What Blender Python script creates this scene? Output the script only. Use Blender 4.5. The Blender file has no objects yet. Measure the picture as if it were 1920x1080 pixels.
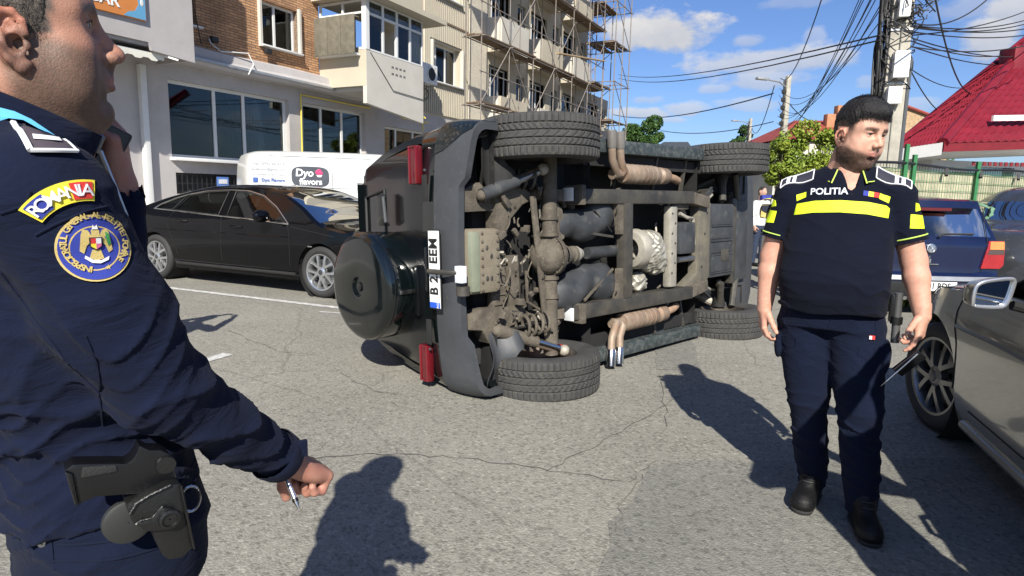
import bpy, bmesh, math, random
import numpy as np
from mathutils import Vector, Matrix, geometry
random.seed(7); np.random.seed(7)
SC = bpy.context.scene; COL = SC.collection
rad = math.radians
# ---------------- camera ----------------
cd = bpy.data.cameras.new('camera'); cam = bpy.data.objects.new('camera', cd); COL.objects.link(cam)
PITCH, ROLL, CH = .152, .022, 1.41
cd.sensor_width = 36; cd.lens = 1175/1920*36; cd.clip_end = 3000; cd.clip_start = .05
_r = Vector((1,0,0)); _d = Vector((0,-math.sin(PITCH),-math.cos(PITCH))); _w = Vector((0,math.cos(PITCH),-math.sin(PITCH)))
_c, _s = math.cos(ROLL), math.sin(ROLL)
r2 = _c*_r-_s*_d; d2 = _s*_r+_c*_d
cam.matrix_world = Matrix(((r2.x,-d2.x,-_w.x,0),(r2.y,-d2.y,-_w.y,0),(r2.z,-d2.z,-_w.z,CH),(0,0,0,1)))
SC.camera = cam
SC.view_settings.view_transform = 'Standard'; SC.view_settings.look = 'None'
SC.view_settings.gamma = 1; SC.view_settings.use_curve_mapping = False
SC.view_settings.exposure = .85
# ---------------- sun and sky ----------------
SUN_EL, SUN_DIR = rad(37), Vector((.015,1,0)).normalized()      # horizontal direction the light travels
sd = bpy.data.lights.new('sun','SUN'); sd.energy = 4.7; sd.angle = rad(.55); sd.color = (1,.955,.86)
sun = bpy.data.objects.new('sun', sd); COL.objects.link(sun)
ld = Vector((SUN_DIR.x*math.cos(SUN_EL), SUN_DIR.y*math.cos(SUN_EL), -math.sin(SUN_EL)))
sun.rotation_euler = ld.to_track_quat('-Z','Y').to_euler(); sun.location = (0,-20,30)
W = bpy.data.worlds.new('World'); SC.world = W; W.use_nodes = True

def nn(nt, t, **k):
    n = nt.nodes.new(t)
    for a, b in k.items():
        if a == 'i':
            for q, v in b.items():
                if isinstance(v, bpy.types.NodeSocket): nt.links.new(v, n.inputs[q])
                else: n.inputs[q].default_value = v
        else: setattr(n, a, b)
    return n
def mth(nt, op, a, b=None, c=None, clamp=False):
    i = {0:a}
    if b is not None: i[1] = b
    if c is not None: i[2] = c
    return nn(nt,'ShaderNodeMath',operation=op,use_clamp=clamp,i=i).outputs[0]
def build_world():
    nt = W.node_tree; nt.nodes.clear()
    out = nn(nt,'ShaderNodeOutputWorld')
    sky = nn(nt,'ShaderNodeTexSky', sky_type='NISHITA', sun_disc=False)
    sky.sun_elevation = SUN_EL; sky.sun_rotation = math.atan2(-SUN_DIR.x,-SUN_DIR.y)
    sky.air_density = 1.0; sky.dust_density = .6; sky.ozone_density = 2.2; sky.altitude = 100
    tc = nn(nt,'ShaderNodeTexCoord').outputs['Generated']
    sp = nn(nt,'ShaderNodeSeparateXYZ', i={0:tc})
    az = mth(nt,'ARCTAN2', sp.outputs[0], sp.outputs[1]); el = mth(nt,'ARCSINE', sp.outputs[2])
    comb = nn(nt,'ShaderNodeCombineXYZ', i={0:az,1:mth(nt,'MULTIPLY',el,1.7),2:0.})
    n1 = nn(nt,'ShaderNodeTexNoise', i={'Vector':comb.outputs[0],'Scale':13.,'Detail':7.,'Roughness':.58})
    nf = mth(nt,'SUBTRACT', n1.outputs[0], .5)
    n2 = nn(nt,'ShaderNodeTexNoise', i={'Vector':comb.outputs[0],'Scale':5.,'Detail':5.,'Roughness':.55})
    tot = None; shade = None
    # az, el centre, half-width, half-height, density
    for a0,e0,wa,he,dn in CLOUDS:
        da = mth(nt,'DIVIDE', mth(nt,'SUBTRACT',az,a0), wa)
        de = mth(nt,'DIVIDE', mth(nt,'SUBTRACT',el,e0), he)
        dd = mth(nt,'SUBTRACT', 1.0, mth(nt,'SQRT', mth(nt,'ADD', mth(nt,'MULTIPLY',da,da), mth(nt,'MULTIPLY',de,de))))
        v = mth(nt,'MULTIPLY', mth(nt,'ADD', dd, mth(nt,'MULTIPLY',nf,2.6)), 2.4*dn)
        v = mth(nt,'MINIMUM', mth(nt,'MAXIMUM', v, 0.), dn)
        sh = mth(nt,'MULTIPLY', v, mth(nt,'ADD', .62, mth(nt,'MULTIPLY',mth(nt,'ADD',de,mth(nt,'MULTIPLY',nf,3.)),.38), clamp=True))
        tot = v if tot is None else mth(nt,'MAXIMUM',tot,v)
        shade = sh if shade is None else mth(nt,'MAXIMUM',shade,sh)
    # generic scattered cloud elsewhere (outside the frame) so the sky goes on; extra cover added for shadow fill
    g = mth(nt,'MULTIPLY', mth(nt,'SUBTRACT', n2.outputs[0], .545), 5., clamp=True)
    offf = mth(nt,'MULTIPLY', mth(nt,'SUBTRACT', mth(nt,'ABSOLUTE', az), .85), 4., clamp=True)
    g = mth(nt,'MULTIPLY', mth(nt,'MULTIPLY', g, offf), .8)
    tot = mth(nt,'MAXIMUM', tot, g); shade = mth(nt,'MAXIMUM', shade, mth(nt,'MULTIPLY',g,.8))
    ratio = mth(nt,'DIVIDE', shade, mth(nt,'MAXIMUM', tot, .01), clamp=True)
    ccol = nn(nt,'ShaderNodeMix', data_type='RGBA', i={0:ratio, 6:(2.1,2.3,2.75,1), 7:(3.9,3.8,3.7,1)})
    skc = nn(nt,'ShaderNodeMix', data_type='RGBA', blend_type='MULTIPLY', i={0:1., 6:sky.outputs[0], 7:(.37,.45,.62,1)})
    mx = nn(nt,'ShaderNodeMix', data_type='RGBA', i={0:tot, 6:skc.outputs[2], 7:ccol.outputs[2]})
    bg = nn(nt,'ShaderNodeBackground', i={0:mx.outputs[2], 1:.118})
    nt.links.new(bg.outputs[0], out.inputs[0])
CLOUDS = [(0.222,0.240,0.076,0.029,0.97),(0.168,0.235,0.055,0.023,0.95),(0.380,0.189,0.121,0.024,0.70),(0.339,0.218,0.029,0.011,0.45),(0.368,0.165,0.090,0.016,0.60),(0.422,0.217,0.016,0.012,0.35),(0.195,0.141,0.036,0.008,0.40),(0.190,0.122,0.054,0.011,0.75),(0.256,0.127,0.044,0.011,0.60),(0.300,0.156,0.027,0.007,0.45),(0.238,0.112,0.022,0.005,0.45),(0.342,0.133,0.050,0.011,0.45),(0.619,0.199,0.037,0.031,0.85),(0.641,0.226,0.036,0.023,0.80),(0.502,0.158,0.029,0.012,0.35),(0.554,0.125,0.041,0.010,0.35),(0.401,0.265,0.048,0.009,0.25),(0.588,0.233,0.052,0.016,0.35)]
build_world()

# ---------------- materials ----------------
MATS = {}
def mat(name, col=(.5,.5,.5), rough=.6, metal=0, var=.15, vs=6., bump=0, bs=60., coat=0, spec=.5, emit=None, trans=0, sss=0, vcol=False, col2=None, dirt=None, alpha=1, det=4., vec='Object', crease=None):
    if name in MATS: return MATS[name]
    m = bpy.data.materials.new(name); MATS[name] = m; m.use_nodes = True
    nt = m.node_tree; p = nt.nodes['Principled BSDF']
    tc = nn(nt,'ShaderNodeTexCoord').outputs[vec]
    c = (*col,1)
    nz = nn(nt,'ShaderNodeTexNoise', i={'Vector':tc,'Scale':vs,'Detail':det,'Roughness':.6})
    c2 = (*col2,1) if col2 else tuple(x*(1-var) for x in col)+(1,)
    c1 = c if col2 else tuple(min(1,x*(1+var)) for x in col)+(1,)
    f = mth(nt,'MULTIPLY_ADD', nz.outputs[0], 3.0 if col2 else 2.2, -1.0 if col2 else -.6, clamp=True)
    mx = nn(nt,'ShaderNodeMix', data_type='RGBA', i={0:f,6:c2,7:c1}); o = mx.outputs[2]
    if vcol:
        at = nn(nt,'ShaderNodeAttribute', attribute_name='Col').outputs[0]
        o = nn(nt,'ShaderNodeMix', data_type='RGBA', blend_type='MULTIPLY', i={0:1.,6:at,7:o}).outputs[2]
    if dirt:   # (colour, scale, amount) dusty patches
        nd = nn(nt,'ShaderNodeTexNoise', i={'Vector':tc,'Scale':dirt[1],'Detail':9.,'Roughness':.7})
        fd = mth(nt,'MULTIPLY_ADD', nd.outputs[0], 4., -2.2+dirt[2], clamp=True)
        o = nn(nt,'ShaderNodeMix', data_type='RGBA', i={0:fd,6:o,7:(*dirt[0],1)}).outputs[2]
        rr = mth(nt,'MULTIPLY_ADD', fd, .9-rough, rough); nt.links.new(rr, p.inputs['Roughness'])
        if coat: nt.links.new(mth(nt,'MULTIPLY_ADD', fd, -coat, coat), p.inputs['Coat Weight'])
    else:
        p.inputs['Roughness'].default_value = rough; p.inputs['Coat Weight'].default_value = coat
    nt.links.new(o, p.inputs['Base Color'])
    p.inputs['Metallic'].default_value = metal
    p.inputs['Specular IOR Level'].default_value = spec; p.inputs['Coat Roughness'].default_value = .04
    if trans: p.inputs['Transmission Weight'].default_value = trans
    if alpha < 1: p.inputs['Alpha'].default_value = alpha
    if sss:
        p.inputs['Subsurface Weight'].default_value = sss; p.inputs['Subsurface Radius'].default_value = (.012,.004,.002); p.inputs['Subsurface Scale'].default_value = 1
    if emit: p.inputs['Emission Color'].default_value = (*emit[0],1); p.inputs['Emission Strength'].default_value = emit[1]
    if bump:
        nb = nn(nt,'ShaderNodeTexNoise', i={'Vector':tc,'Scale':bs,'Detail':5.,'Roughness':.6})
        b = nn(nt,'ShaderNodeBump', i={'Height':nb.outputs[0],'Strength':bump,'Distance':.01 if bs < 400 else .002})
        nt.links.new(b.outputs[0], p.inputs['Normal'])
        if crease:
            mp=nn(nt,'ShaderNodeMapping',i={0:tc,3:(1,1,2.2)}).outputs[0]
            nc=nn(nt,'ShaderNodeTexNoise',i={'Vector':mp,'Scale':crease[0],'Detail':4.,'Roughness':.55,'Distortion':1.2})
            ridge=mth(nt,'ABSOLUTE',mth(nt,'SUBTRACT',nc.outputs[0],.5))
            b2=nn(nt,'ShaderNodeBump',i={'Height':ridge,'Strength':crease[1],'Distance':.03,'Normal':b.outputs[0]})
            nt.links.new(b2.outputs[0], p.inputs['Normal'])
    return m
def glass(name, tint=(.7,.8,.75), a=.35, rough=.02, refl=1.3):
    """thin pane: mirror-like coat over a tinted see-through sheet"""
    if name in MATS: return MATS[name]
    m = bpy.data.materials.new(name); MATS[name] = m; m.use_nodes = True; nt = m.node_tree; nt.nodes.clear()
    out = nn(nt,'ShaderNodeOutputMaterial'); tr = nn(nt,'ShaderNodeBsdfTransparent', i={0:(*[x*a for x in tint],1)})
    gl = nn(nt,'ShaderNodeBsdfGlossy', i={0:(.80,.82,.84,1),'Roughness':rough})
    fr = nn(nt,'ShaderNodeFresnel', i={0:1.5}); f = mth(nt,'MULTIPLY_ADD', fr.outputs[0], refl, .02, clamp=True)
    mx = nn(nt,'ShaderNodeMixShader', i={0:f,1:tr.outputs[0],2:gl.outputs[0]}); nt.links.new(mx.outputs[0], out.inputs[0])
    return m

# ---------------- mesh collector ----------------
def V3(p): return np.array(p, float)
def frame(ax, up=(0,0,1)):
    a = V3(ax); a = a/np.linalg.norm(a); u = V3(up)
    if abs(a@u) > .98*np.linalg.norm(u): u = V3((1,0,0)) if abs(a[0]) < .9 else V3((0,1,0))
    s = np.cross(a,u); s /= np.linalg.norm(s); return a, s, np.cross(s,a)
class MB:
    def __init__(s): s.v=[]; s.f=[]; s.m=[]; s.uv=None
    def add(s, vs, fs, mi=0):
        o = len(s.v); s.v += [tuple(map(float,v)) for v in vs]; s.f += [tuple(i+o for i in f) for f in fs]; s.m += [mi]*len(fs); return s
    def box(s, c, size, R=None, mi=0, taper=1):
        hx,hy,hz = [q/2 for q in size]; c = V3(c)
        P = [V3((x*hx*(taper if z>0 else 1),y*hy*(taper if z>0 else 1),z*hz)) for z in (-1,1) for y in (-1,1) for x in (-1,1)]
        if R is not None: P = [R@p for p in P]
        return s.add([c+p for p in P], [(0,2,3,1),(4,5,7,6),(0,1,5,4),(2,6,7,3),(0,4,6,2),(1,3,7,5)], mi)
    def bar(s, a, b, w, h, up=(0,0,1), mi=0):
        a=V3(a); b=V3(b); d,sd,u = frame(b-a,up)
        R = np.array([d,sd,u]).T
        return s.box((a+b)/2, (np.linalg.norm(b-a),w,h), R, mi)
    def tube(s, pts, r, n=8, cap=True, mi=0, closed=False, up=(0,0,1), flat=1):
        pts=[V3(p) for p in pts]; m=len(pts); rs = r if hasattr(r,'__len__') else [r]*m
        V=[]; ps=None
        for i,p in enumerate(pts):
            if closed: t = pts[(i+1)%m]-pts[i-1]
            else: t = pts[min(i+1,m-1)]-pts[max(i-1,0)]
            nt_ = np.linalg.norm(t); t = t/nt_ if nt_ > 1e-9 else V3((0,0,1))
            if ps is None: _,sd,_ = frame(t,up)
            else:
                sd = ps - t*(ps@t); l = np.linalg.norm(sd)
                sd = sd/l if l > 1e-6 else frame(t,up)[1]
            ps = sd; u = np.cross(sd,t)
            for k in range(n):
                a=2*math.pi*k/n; V.append(p+rs[i]*(sd*math.cos(a)+u*math.sin(a)*flat))
        F=[]
        for i in range(m if closed else m-1):
            for k in range(n):
                F.append((i*n+k, i*n+(k+1)%n, ((i+1)%m)*n+(k+1)%n, ((i+1)%m)*n+k))
        if cap and not closed: F += [tuple(range(n))[::-1], tuple((m-1)*n+k for k in range(n))]
        return s.add(V,F,mi)
    def cyl(s, a, b, r, n=16, mi=0, r2=None): return s.tube([a,b],[r, r if r2 is None else r2],n,mi=mi)
    def lathe(s, c, ax, prof, n=32, mi=0, a0=0, a1=2*math.pi, up=(0,0,1)):
        """prof: list of (distance along axis, radius)"""
        d,sd,u = frame(ax,up); c=V3(c); full = abs(a1-a0-2*math.pi) < 1e-6; nn_ = n if full else n+1
        V=[]; 
        for h,r in prof:
            for k in range(nn_):
                a=a0+(a1-a0)*k/n; V.append(c+d*h+r*(sd*math.cos(a)+u*math.sin(a)))
        F=[]
        for i in range(len(prof)-1):
            for k in range(n):
                k2=(k+1)%nn_; F.append((i*nn_+k,i*nn_+k2,(i+1)*nn_+k2,(i+1)*nn_+k))
        return s.add(V,F,mi)
    def sphere(s, c, r, n=12, mi=0, R=None):
        r = V3(r if hasattr(r,'__len__') else (r,r,r)); c=V3(c); V=[]; F=[]
        for i in range(n//2+1):
            t=math.pi*i/(n//2)
            for k in range(n):
                a=2*math.pi*k/n; p=V3((math.sin(t)*math.cos(a),math.sin(t)*math.sin(a),math.cos(t)))*r
                V.append(c+(R@p if R is not None else p))
        for i in range(n//2):
            for k in range(n): F.append((i*n+k,(i+1)*n+k,(i+1)*n+(k+1)%n,i*n+(k+1)%n))
        return s.add(V,F,mi)
    def prism(s, poly, fn, th, mi=0, step=None, holes=(), rim=True, back=False):
        """a sheet: 2D outline (with holes), mapped by fn(u,v)->xyz; th = offset vector or function for the back side"""
        poly=[tuple(map(float,p)) for p in poly]
        def dens(pl):
            if not step: return pl
            o=[]
            for i,p in enumerate(pl):
                q=pl[(i+1)%len(pl)]; L=math.dist(p,q); k=max(1,int(L/step))
                o += [(p[0]+(q[0]-p[0])*j/k,p[1]+(q[1]-p[1])*j/k) for j in range(k)]
            return o
        loops=[dens(poly)]+[dens([tuple(map(float,p)) for p in h]) for h in holes]
        pts=[]; edges=[]; rings=[]
        for L in loops:
            o=len(pts); pts+=L; rings.append(list(range(o,o+len(L)))); edges+=[(o+i,o+(i+1)%len(L)) for i in range(len(L))]
        if step:
            x0=min(p[0] for p in poly); x1=max(p[0] for p in poly); y0=min(p[1] for p in poly); y1=max(p[1] for p in poly)
            gx=np.arange(x0+step*.5,x1,step); gy=np.arange(y0+step*.5,y1,step)
            for a in gx:
                for b in gy:
                    if inpoly((a,b),loops[0],step*.35) and not any(inpoly((a,b),h,-step*.35) for h in loops[1:]): pts.append((a,b))
        r = geometry.delaunay_2d_cdt([Vector(p) for p in pts], edges, [], 0, 1e-7)
        vs2, fs, orig = r[0], r[2], r[3]
        vs2=[(v.x,v.y) for v in vs2]
        fs2=[f for f in fs if inpoly(tuple(np.mean([vs2[i] for i in f],axis=0)),loops[0]) and not any(inpoly(tuple(np.mean([vs2[i] for i in f],axis=0)),h) for h in loops[1:])]
        P=[V3(fn(*v)) for v in vs2]
        T=[V3(th(*v)) if callable(th) else V3(th) for v in vs2] if th is not None else None
        tdir = T[0] if T else None
        flip=False
        if fs2 and tdir is not None:
            f=fs2[0]; n=np.cross(P[f[1]]-P[f[0]],P[f[2]]-P[f[0]]); flip = (n@tdir)>0
        fs2=[tuple(f[::-1]) if flip else tuple(f) for f in fs2]
        F=list(fs2); V=list(P)
        if T is not None and rim:
            m=len(V); V += [p+t for p,t in zip(P,T)]
            cnt={}
            for f in fs2:
                for i in range(len(f)):
                    e=(f[i],f[(i+1)%len(f)]); cnt[e]=cnt.get(e,0)+1
            for e in cnt:
                if (e[1],e[0]) not in cnt: F.append((e[1],e[0],e[0]+m,e[1]+m))
            if back: F += [tuple(i+m for i in f[::-1]) for f in fs2]
        return s.add(V,F,mi)
    def build(s, name, mats, parent=None, smooth=True, ang=35, bevel=0, label=None, **tags):
        me = bpy.data.meshes.new(name); me.from_pydata(s.v,[],s.f); me.validate(verbose=False)
        if not hasattr(mats,'__len__'): mats=[mats]
        for m in mats: me.materials.append(m)
        if len(mats) > 1 and len(me.polygons)==len(s.m): me.polygons.foreach_set('material_index', s.m)
        bm = bmesh.new(); bm.from_mesh(me); bmesh.ops.remove_doubles(bm, verts=bm.verts, dist=1e-5)
        if bevel: 
            es=[e for e in bm.edges if len(e.link_faces)==2 and e.calc_face_angle(0) > rad(30)]
            if es: bmesh.ops.bevel(bm, geom=es, offset=bevel, segments=2, profile=.6, affect='EDGES', clamp_overlap=True)
        bm.to_mesh(me); bm.free()
        if smooth: me.shade_smooth(); me.set_sharp_from_angle(angle=rad(ang))
        return link(me, name, parent, label, **tags)
def link(me, name, parent=None, label=None, **tags):
    o = bpy.data.objects.new(name, me); COL.objects.link(o)
    if parent is not None: o.parent = parent
    if label: o['label'] = label
    for k,v in tags.items():
        if v is not None: o[k]=v
    return o
def inpoly(p, L, marg=0):
    x,y=p; c=False; n=len(L)
    for i in range(n):
        x1,y1=L[i]; x2,y2=L[(i+1)%n]
        if (y1>y)!=(y2>y) and x < (x2-x1)*(y-y1)/(y2-y1)+x1: c=not c
    if marg:
        near=False
        for i in range(n):
            x1,y1=L[i]; x2,y2=L[(i+1)%n]; dx,dy=x2-x1,y2-y1; l=dx*dx+dy*dy
            t=max(0,min(1,((x-x1)*dx+(y-y1)*dy)/l)) if l>0 else 0
            if (x-x1-t*dx)**2+(y-y1-t*dy)**2 < marg*marg: near=True; break
        if marg>0: return c and not near
        return c or near
    return c
def thing(name, label, cat, M=None, loc=(0,0,0), rz=0, group=None):
    o = bpy.data.objects.new(name, None); COL.objects.link(o); o.empty_display_size=.2
    if M is not None: o.matrix_world = M
    else: o.location=loc; o.rotation_euler=(0,0,rz)
    o['label']=label; o['category']=cat
    if group: o['group']=group
    return o
def basis(o, x, y, z):
    x,y,z=[V3(q)/np.linalg.norm(q) for q in (x,y,z)]
    return Matrix(((x[0],y[0],z[0],o[0]),(x[1],y[1],z[1],o[1]),(x[2],y[2],z[2],o[2]),(0,0,0,1)))
def text(body, name, m, parent, size, M, ext=.0015, align='CENTER', bold=0, sx=1, label=None, shear=0, space=1, split=False, stuff=False):
    cu = bpy.data.curves.new(name,'FONT'); cu.body=body; cu.size=size; cu.extrude=ext; cu.align_x=align; cu.align_y='CENTER'; cu.offset=bold; cu.shear=shear; cu.space_character=space; cu.resolution_u=3
    tmp = bpy.data.objects.new('tmp',cu); COL.objects.link(tmp)
    me = bpy.data.meshes.new_from_object(tmp.evaluated_get(bpy.context.evaluated_depsgraph_get()))
    bpy.data.objects.remove(tmp); me.materials.clear(); me.materials.append(m); me.transform(Matrix.Diagonal((sx,1,1,1)))
    if split: return split_letters(me,name,parent,M)
    o = link(me,name,parent,label); o.matrix_local = M
    if stuff: o['kind']='stuff'
    return o
def split_letters(me,name,parent,M):
    bm=bmesh.new(); bm.from_mesh(me); seen=set(); isl=[]
    for v in bm.verts:
        if v in seen: continue
        st=[v]; seen.add(v); L=[]
        while st:
            a=st.pop(); L.append(a)
            for e in a.link_edges:
                b=e.other_vert(a)
                if b not in seen: seen.add(b); st.append(b)
        isl.append((min(q.co.x for q in L),max(q.co.x for q in L),set(q.index for q in L)))
    isl.sort(key=lambda q:q[0]); grp=[]
    for a,b,L in isl:
        if grp and a<grp[-1][1]-.3*min(b-a,grp[-1][1]-grp[-1][0]): grp[-1]=(grp[-1][0],max(b,grp[-1][1]),grp[-1][2]|L)
        else: grp.append((a,b,L))
    first=None
    for a,b,L in grp:
        vs=sorted(L); ix={q:i for i,q in enumerate(vs)}; m2=bpy.data.meshes.new(name)
        m2.from_pydata([me.vertices[q].co[:] for q in vs],[],[tuple(ix[i] for i in pl.vertices) for pl in me.polygons if pl.vertices[0] in L]); m2.materials.append(me.materials[0])
        o=link(m2,name,parent); o.matrix_local=M; first=first or o
    bm.free(); return first
def copy_tree(o, parent=None):
    c=o.copy(); COL.objects.link(c); c.parent=parent
    for ch in list(o.children): copy_tree(ch,c)
    return c

# ---------------- implicit surfaces (people, foliage-free organic shapes) ----------------
def smin(a,b,k):
    if k <= 0: return np.minimum(a,b)
    h=np.clip(.5+.5*(b-a)/k,0,1); return b*(1-h)+a*h-k*h*(1-h)
class SDF:
    def __init__(s, lo, hi, res):
        s.lo=V3(lo); s.res=res; s.n=[int(math.ceil((hi[i]-lo[i])/res))+1 for i in range(3)]
        s.ax=[(s.lo[i]+np.arange(s.n[i])*res).astype(np.float32) for i in range(3)]
        s.F=np.full(s.n,1.,np.float32)
    def region(s, b0, b1, mg):
        sl=[]
        for i in range(3):
            a=max(0,int((b0[i]-mg-s.lo[i])/s.res)); b=min(s.n[i],int((b1[i]+mg-s.lo[i])/s.res)+2)
            if b<=a: return None,None
            sl.append(slice(a,b))
        P=np.meshgrid(s.ax[0][sl[0]],s.ax[1][sl[1]],s.ax[2][sl[2]],indexing='ij',sparse=True)
        return tuple(sl),P
    def op(s, fn, b0, b1, k=0, cut=False):
        sl,P=s.region(b0,b1,k+4*s.res)
        if sl is None: return s
        d=fn(*P).astype(np.float32); F=s.F[sl]
        s.F[sl] = -smin(-F,d,k) if cut else smin(F,d,k)
        return s
    def ell(s, c, r, k=0, cut=False, R=None):
        c=V3(c); r=V3(r if hasattr(r,'__len__') else (r,r,r)); m=r.max()
        def fn(x,y,z):
            x=x-c[0]; y=y-c[1]; z=z-c[2]
            if R is not None: x,y,z=[R[0,i]*x+R[1,i]*y+R[2,i]*z for i in range(3)]
            k0=np.sqrt((x/r[0])**2+(y/r[1])**2+(z/r[2])**2); k1=np.sqrt((x/r[0]**2)**2+(y/r[1]**2)**2+(z/r[2]**2)**2)
            return k0*(k0-1)/np.maximum(k1,1e-6)
        return s.op(fn,c-m,c+m,k,cut)
    def cap(s, a, b, ra, rb=None, k=0, cut=False, flat=None, up=(0,0,1)):
        """tapered capsule; flat=(fs,fu) scales the cross-section along side and up"""
        a=V3(a); b=V3(b); rb=ra if rb is None else rb; d=b-a; L2=d@d; m=max(ra,rb)*(max(flat) if flat else 1)
        if flat: ax,sd,u=frame(d,up)
        def fn(x,y,z):
            x=x-a[0]; y=y-a[1]; z=z-a[2]
            t=np.clip((x*d[0]+y*d[1]+z*d[2])/L2,0,1); qx=x-t*d[0]; qy=y-t*d[1]; qz=z-t*d[2]
            r=ra+(rb-ra)*t
            if not flat: return np.sqrt(qx*qx+qy*qy+qz*qz)-r
            A=qx*ax[0]+qy*ax[1]+qz*ax[2]; S=qx*sd[0]+qy*sd[1]+qz*sd[2]; U=qx*u[0]+qy*u[1]+qz*u[2]
            return (np.sqrt(A*A+(S/flat[0])**2+(U/flat[1])**2)-r)*min(flat)
        return s.op(fn,np.minimum(a,b)-m,np.maximum(a,b)+m,k,cut)
    def chain(s, pts, rs, k=0, cut=False, kj=.01, flat=None, up=(0,0,1)):
        for i in range(len(pts)-1): s.cap(pts[i],pts[i+1],rs[i],rs[i+1],k if i==0 else max(k,kj),cut,flat,up)
        return s
    def loft(s, st, k=0, e=2., cut=False):
        """stack of super-elliptic sections: (z, cx, cy, rx, ry)"""
        st=np.array(sorted(st)); z0,z1=st[0,0],st[-1,0]
        def fn(x,y,z):
            zc=np.clip(z,z0,z1); C=[np.interp(zc,st[:,0],st[:,i]) for i in range(1,5)]
            q=(np.abs((x-C[0])/C[2])**e+np.abs((y-C[1])/C[3])**e)**(1/e)
            d=(q-1)*np.minimum(C[2],C[3]); dz=np.abs(z-zc)
            return np.where(dz>0,np.sqrt(np.maximum(d,0)**2+dz**2)+np.minimum(d,0)*0+0*d,np.maximum(d,-np.minimum(z-z0,z1-z)+0*d))
        return s.op(fn,(min(st[:,1]-st[:,3]),min(st[:,2]-st[:,4]),z0),(max(st[:,1]+st[:,3]),max(st[:,2]+st[:,4]),z1),k,cut)
    def disp(s, fn):
        P=np.meshgrid(*s.ax,indexing='ij',sparse=True); s.F += fn(*P).astype(np.float32); return s
    def half(s, n, c):   # keep side where n.p < c
        P=np.meshgrid(*s.ax,indexing='ij',sparse=True); s.F=np.maximum(s.F,(n[0]*P[0]+n[1]*P[1]+n[2]*P[2]-c).astype(np.float32)); return s
    def arrays(s, col=None, T=None):
        F=s.F; I=F<0
        c=I[:-1,:-1,:-1].astype(np.int8); tot=np.zeros_like(c)
        for dx in (0,1):
            for dy in (0,1):
                for dz in (0,1): tot+=I[dx:F.shape[0]-1+dx,dy:F.shape[1]-1+dy,dz:F.shape[2]-1+dz]
        act=(tot>0)&(tot<8); idx=np.argwhere(act); vid=np.full(act.shape,-1,np.int64); vid[act]=np.arange(len(idx))
        acc=np.zeros((len(idx),3)); cnt=np.zeros(len(idx))
        cr=[(a,b,c2) for a in (0,1) for b in (0,1) for c2 in (0,1)]
        vals={q:F[idx[:,0]+q[0],idx[:,1]+q[1],idx[:,2]+q[2]] for q in cr}
        for q in cr:
            for ax in range(3):
                if q[ax]==0:
                    q2=list(q); q2[ax]=1; a=vals[q]; b=vals[tuple(q2)]; mk=(a<0)!=(b<0)
                    t=np.where(mk,a/np.where(mk,a-b,1),0); p=np.tile(np.array(q,float),(len(idx),1)); p[:,ax]=t
                    acc+=p*mk[:,None]; cnt+=mk
        Vt=(idx+acc/cnt[:,None])*s.res+s.lo
        Q=[]
        for ax in range(3):
            n=list(F.shape); sa=[slice(1,n[i]-1) for i in range(3)]; sa[ax]=slice(0,n[ax]-1); sb=list(sa); sb[ax]=slice(1,n[ax])
            A=I[tuple(sa)]; Bq=I[tuple(sb)]; e=np.argwhere(A!=Bq)
            if not len(e): continue
            s_in=A[tuple(e.T)]; off=np.array([0 if i==ax else 1 for i in range(3)]); e=e+off
            o1,o2=[i for i in range(3) if i!=ax]
            def g(d1,d2):
                q=e.copy(); q[:,o1]-=d1; q[:,o2]-=d2; return vid[tuple(q.T)]
            quad=np.stack([g(1,1),g(0,1),g(0,0),g(1,0)],1)
            fl = s_in if ax!=1 else ~s_in
            quad[~fl]=quad[~fl][:,::-1]; Q.append(quad)
        Q=np.concatenate(Q); Q=Q[(Q>=0).all(1)]
        C=np.ones((len(Vt),3)) if col is None else np.stack(np.broadcast_arrays(*np.array(col(Vt[:,0],Vt[:,1],Vt[:,2])).T)).T if False else (np.ones((len(Vt),3)) if col is None else col(Vt[:,0],Vt[:,1],Vt[:,2]))
        if T is not None:
            T=np.array(T); Vt=Vt@T[:3,:3].T+T[:3,3]
        return Vt,Q,C
    def mesh(s, name, m, parent=None, col=None, label=None, M=None, **tags):
        return meshcat([s.arrays(col)],name,m,parent,label,M,col is not None,**tags)
def meshcat(parts, name, m, parent=None, label=None, M=None, vc=True, **tags):
    Vt=np.concatenate([p[0] for p in parts]); o=0; Q=[]
    for p in parts: Q.append(p[1]+o); o+=len(p[0])
    Q=np.concatenate(Q); C=np.concatenate([p[2] for p in parts])
    me=bpy.data.meshes.new(name); me.vertices.add(len(Vt)); me.vertices.foreach_set('co',Vt.astype(np.float32).ravel())
    me.loops.add(len(Q)*4); me.loops.foreach_set('vertex_index',Q.astype(np.int32).ravel())
    me.polygons.add(len(Q)); me.polygons.foreach_set('loop_start',np.arange(0,len(Q)*4,4,dtype=np.int32)); me.polygons.foreach_set('loop_total',np.full(len(Q),4,np.int32))
    me.update(); me.validate(); me.materials.append(m); me.shade_smooth()
    if vc:
        ca=me.color_attributes.new('Col','FLOAT_COLOR','POINT'); rgb=np.ones((len(Vt),4),np.float32); rgb[:,:3]=C; ca.data.foreach_set('color',rgb.ravel())
    ob=link(me,name,parent,label,**tags)
    if M is not None: ob.matrix_local=M
    return ob
def rot(ax, a):
    return np.array(Matrix.Rotation(a,3,ax))
def lerp(a,b,t): return V3(a)+(V3(b)-V3(a))*t
def ss(a,b,x):
    t=np.clip((x-a)/(b-a),0,1); return t*t*(3-2*t)
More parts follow.
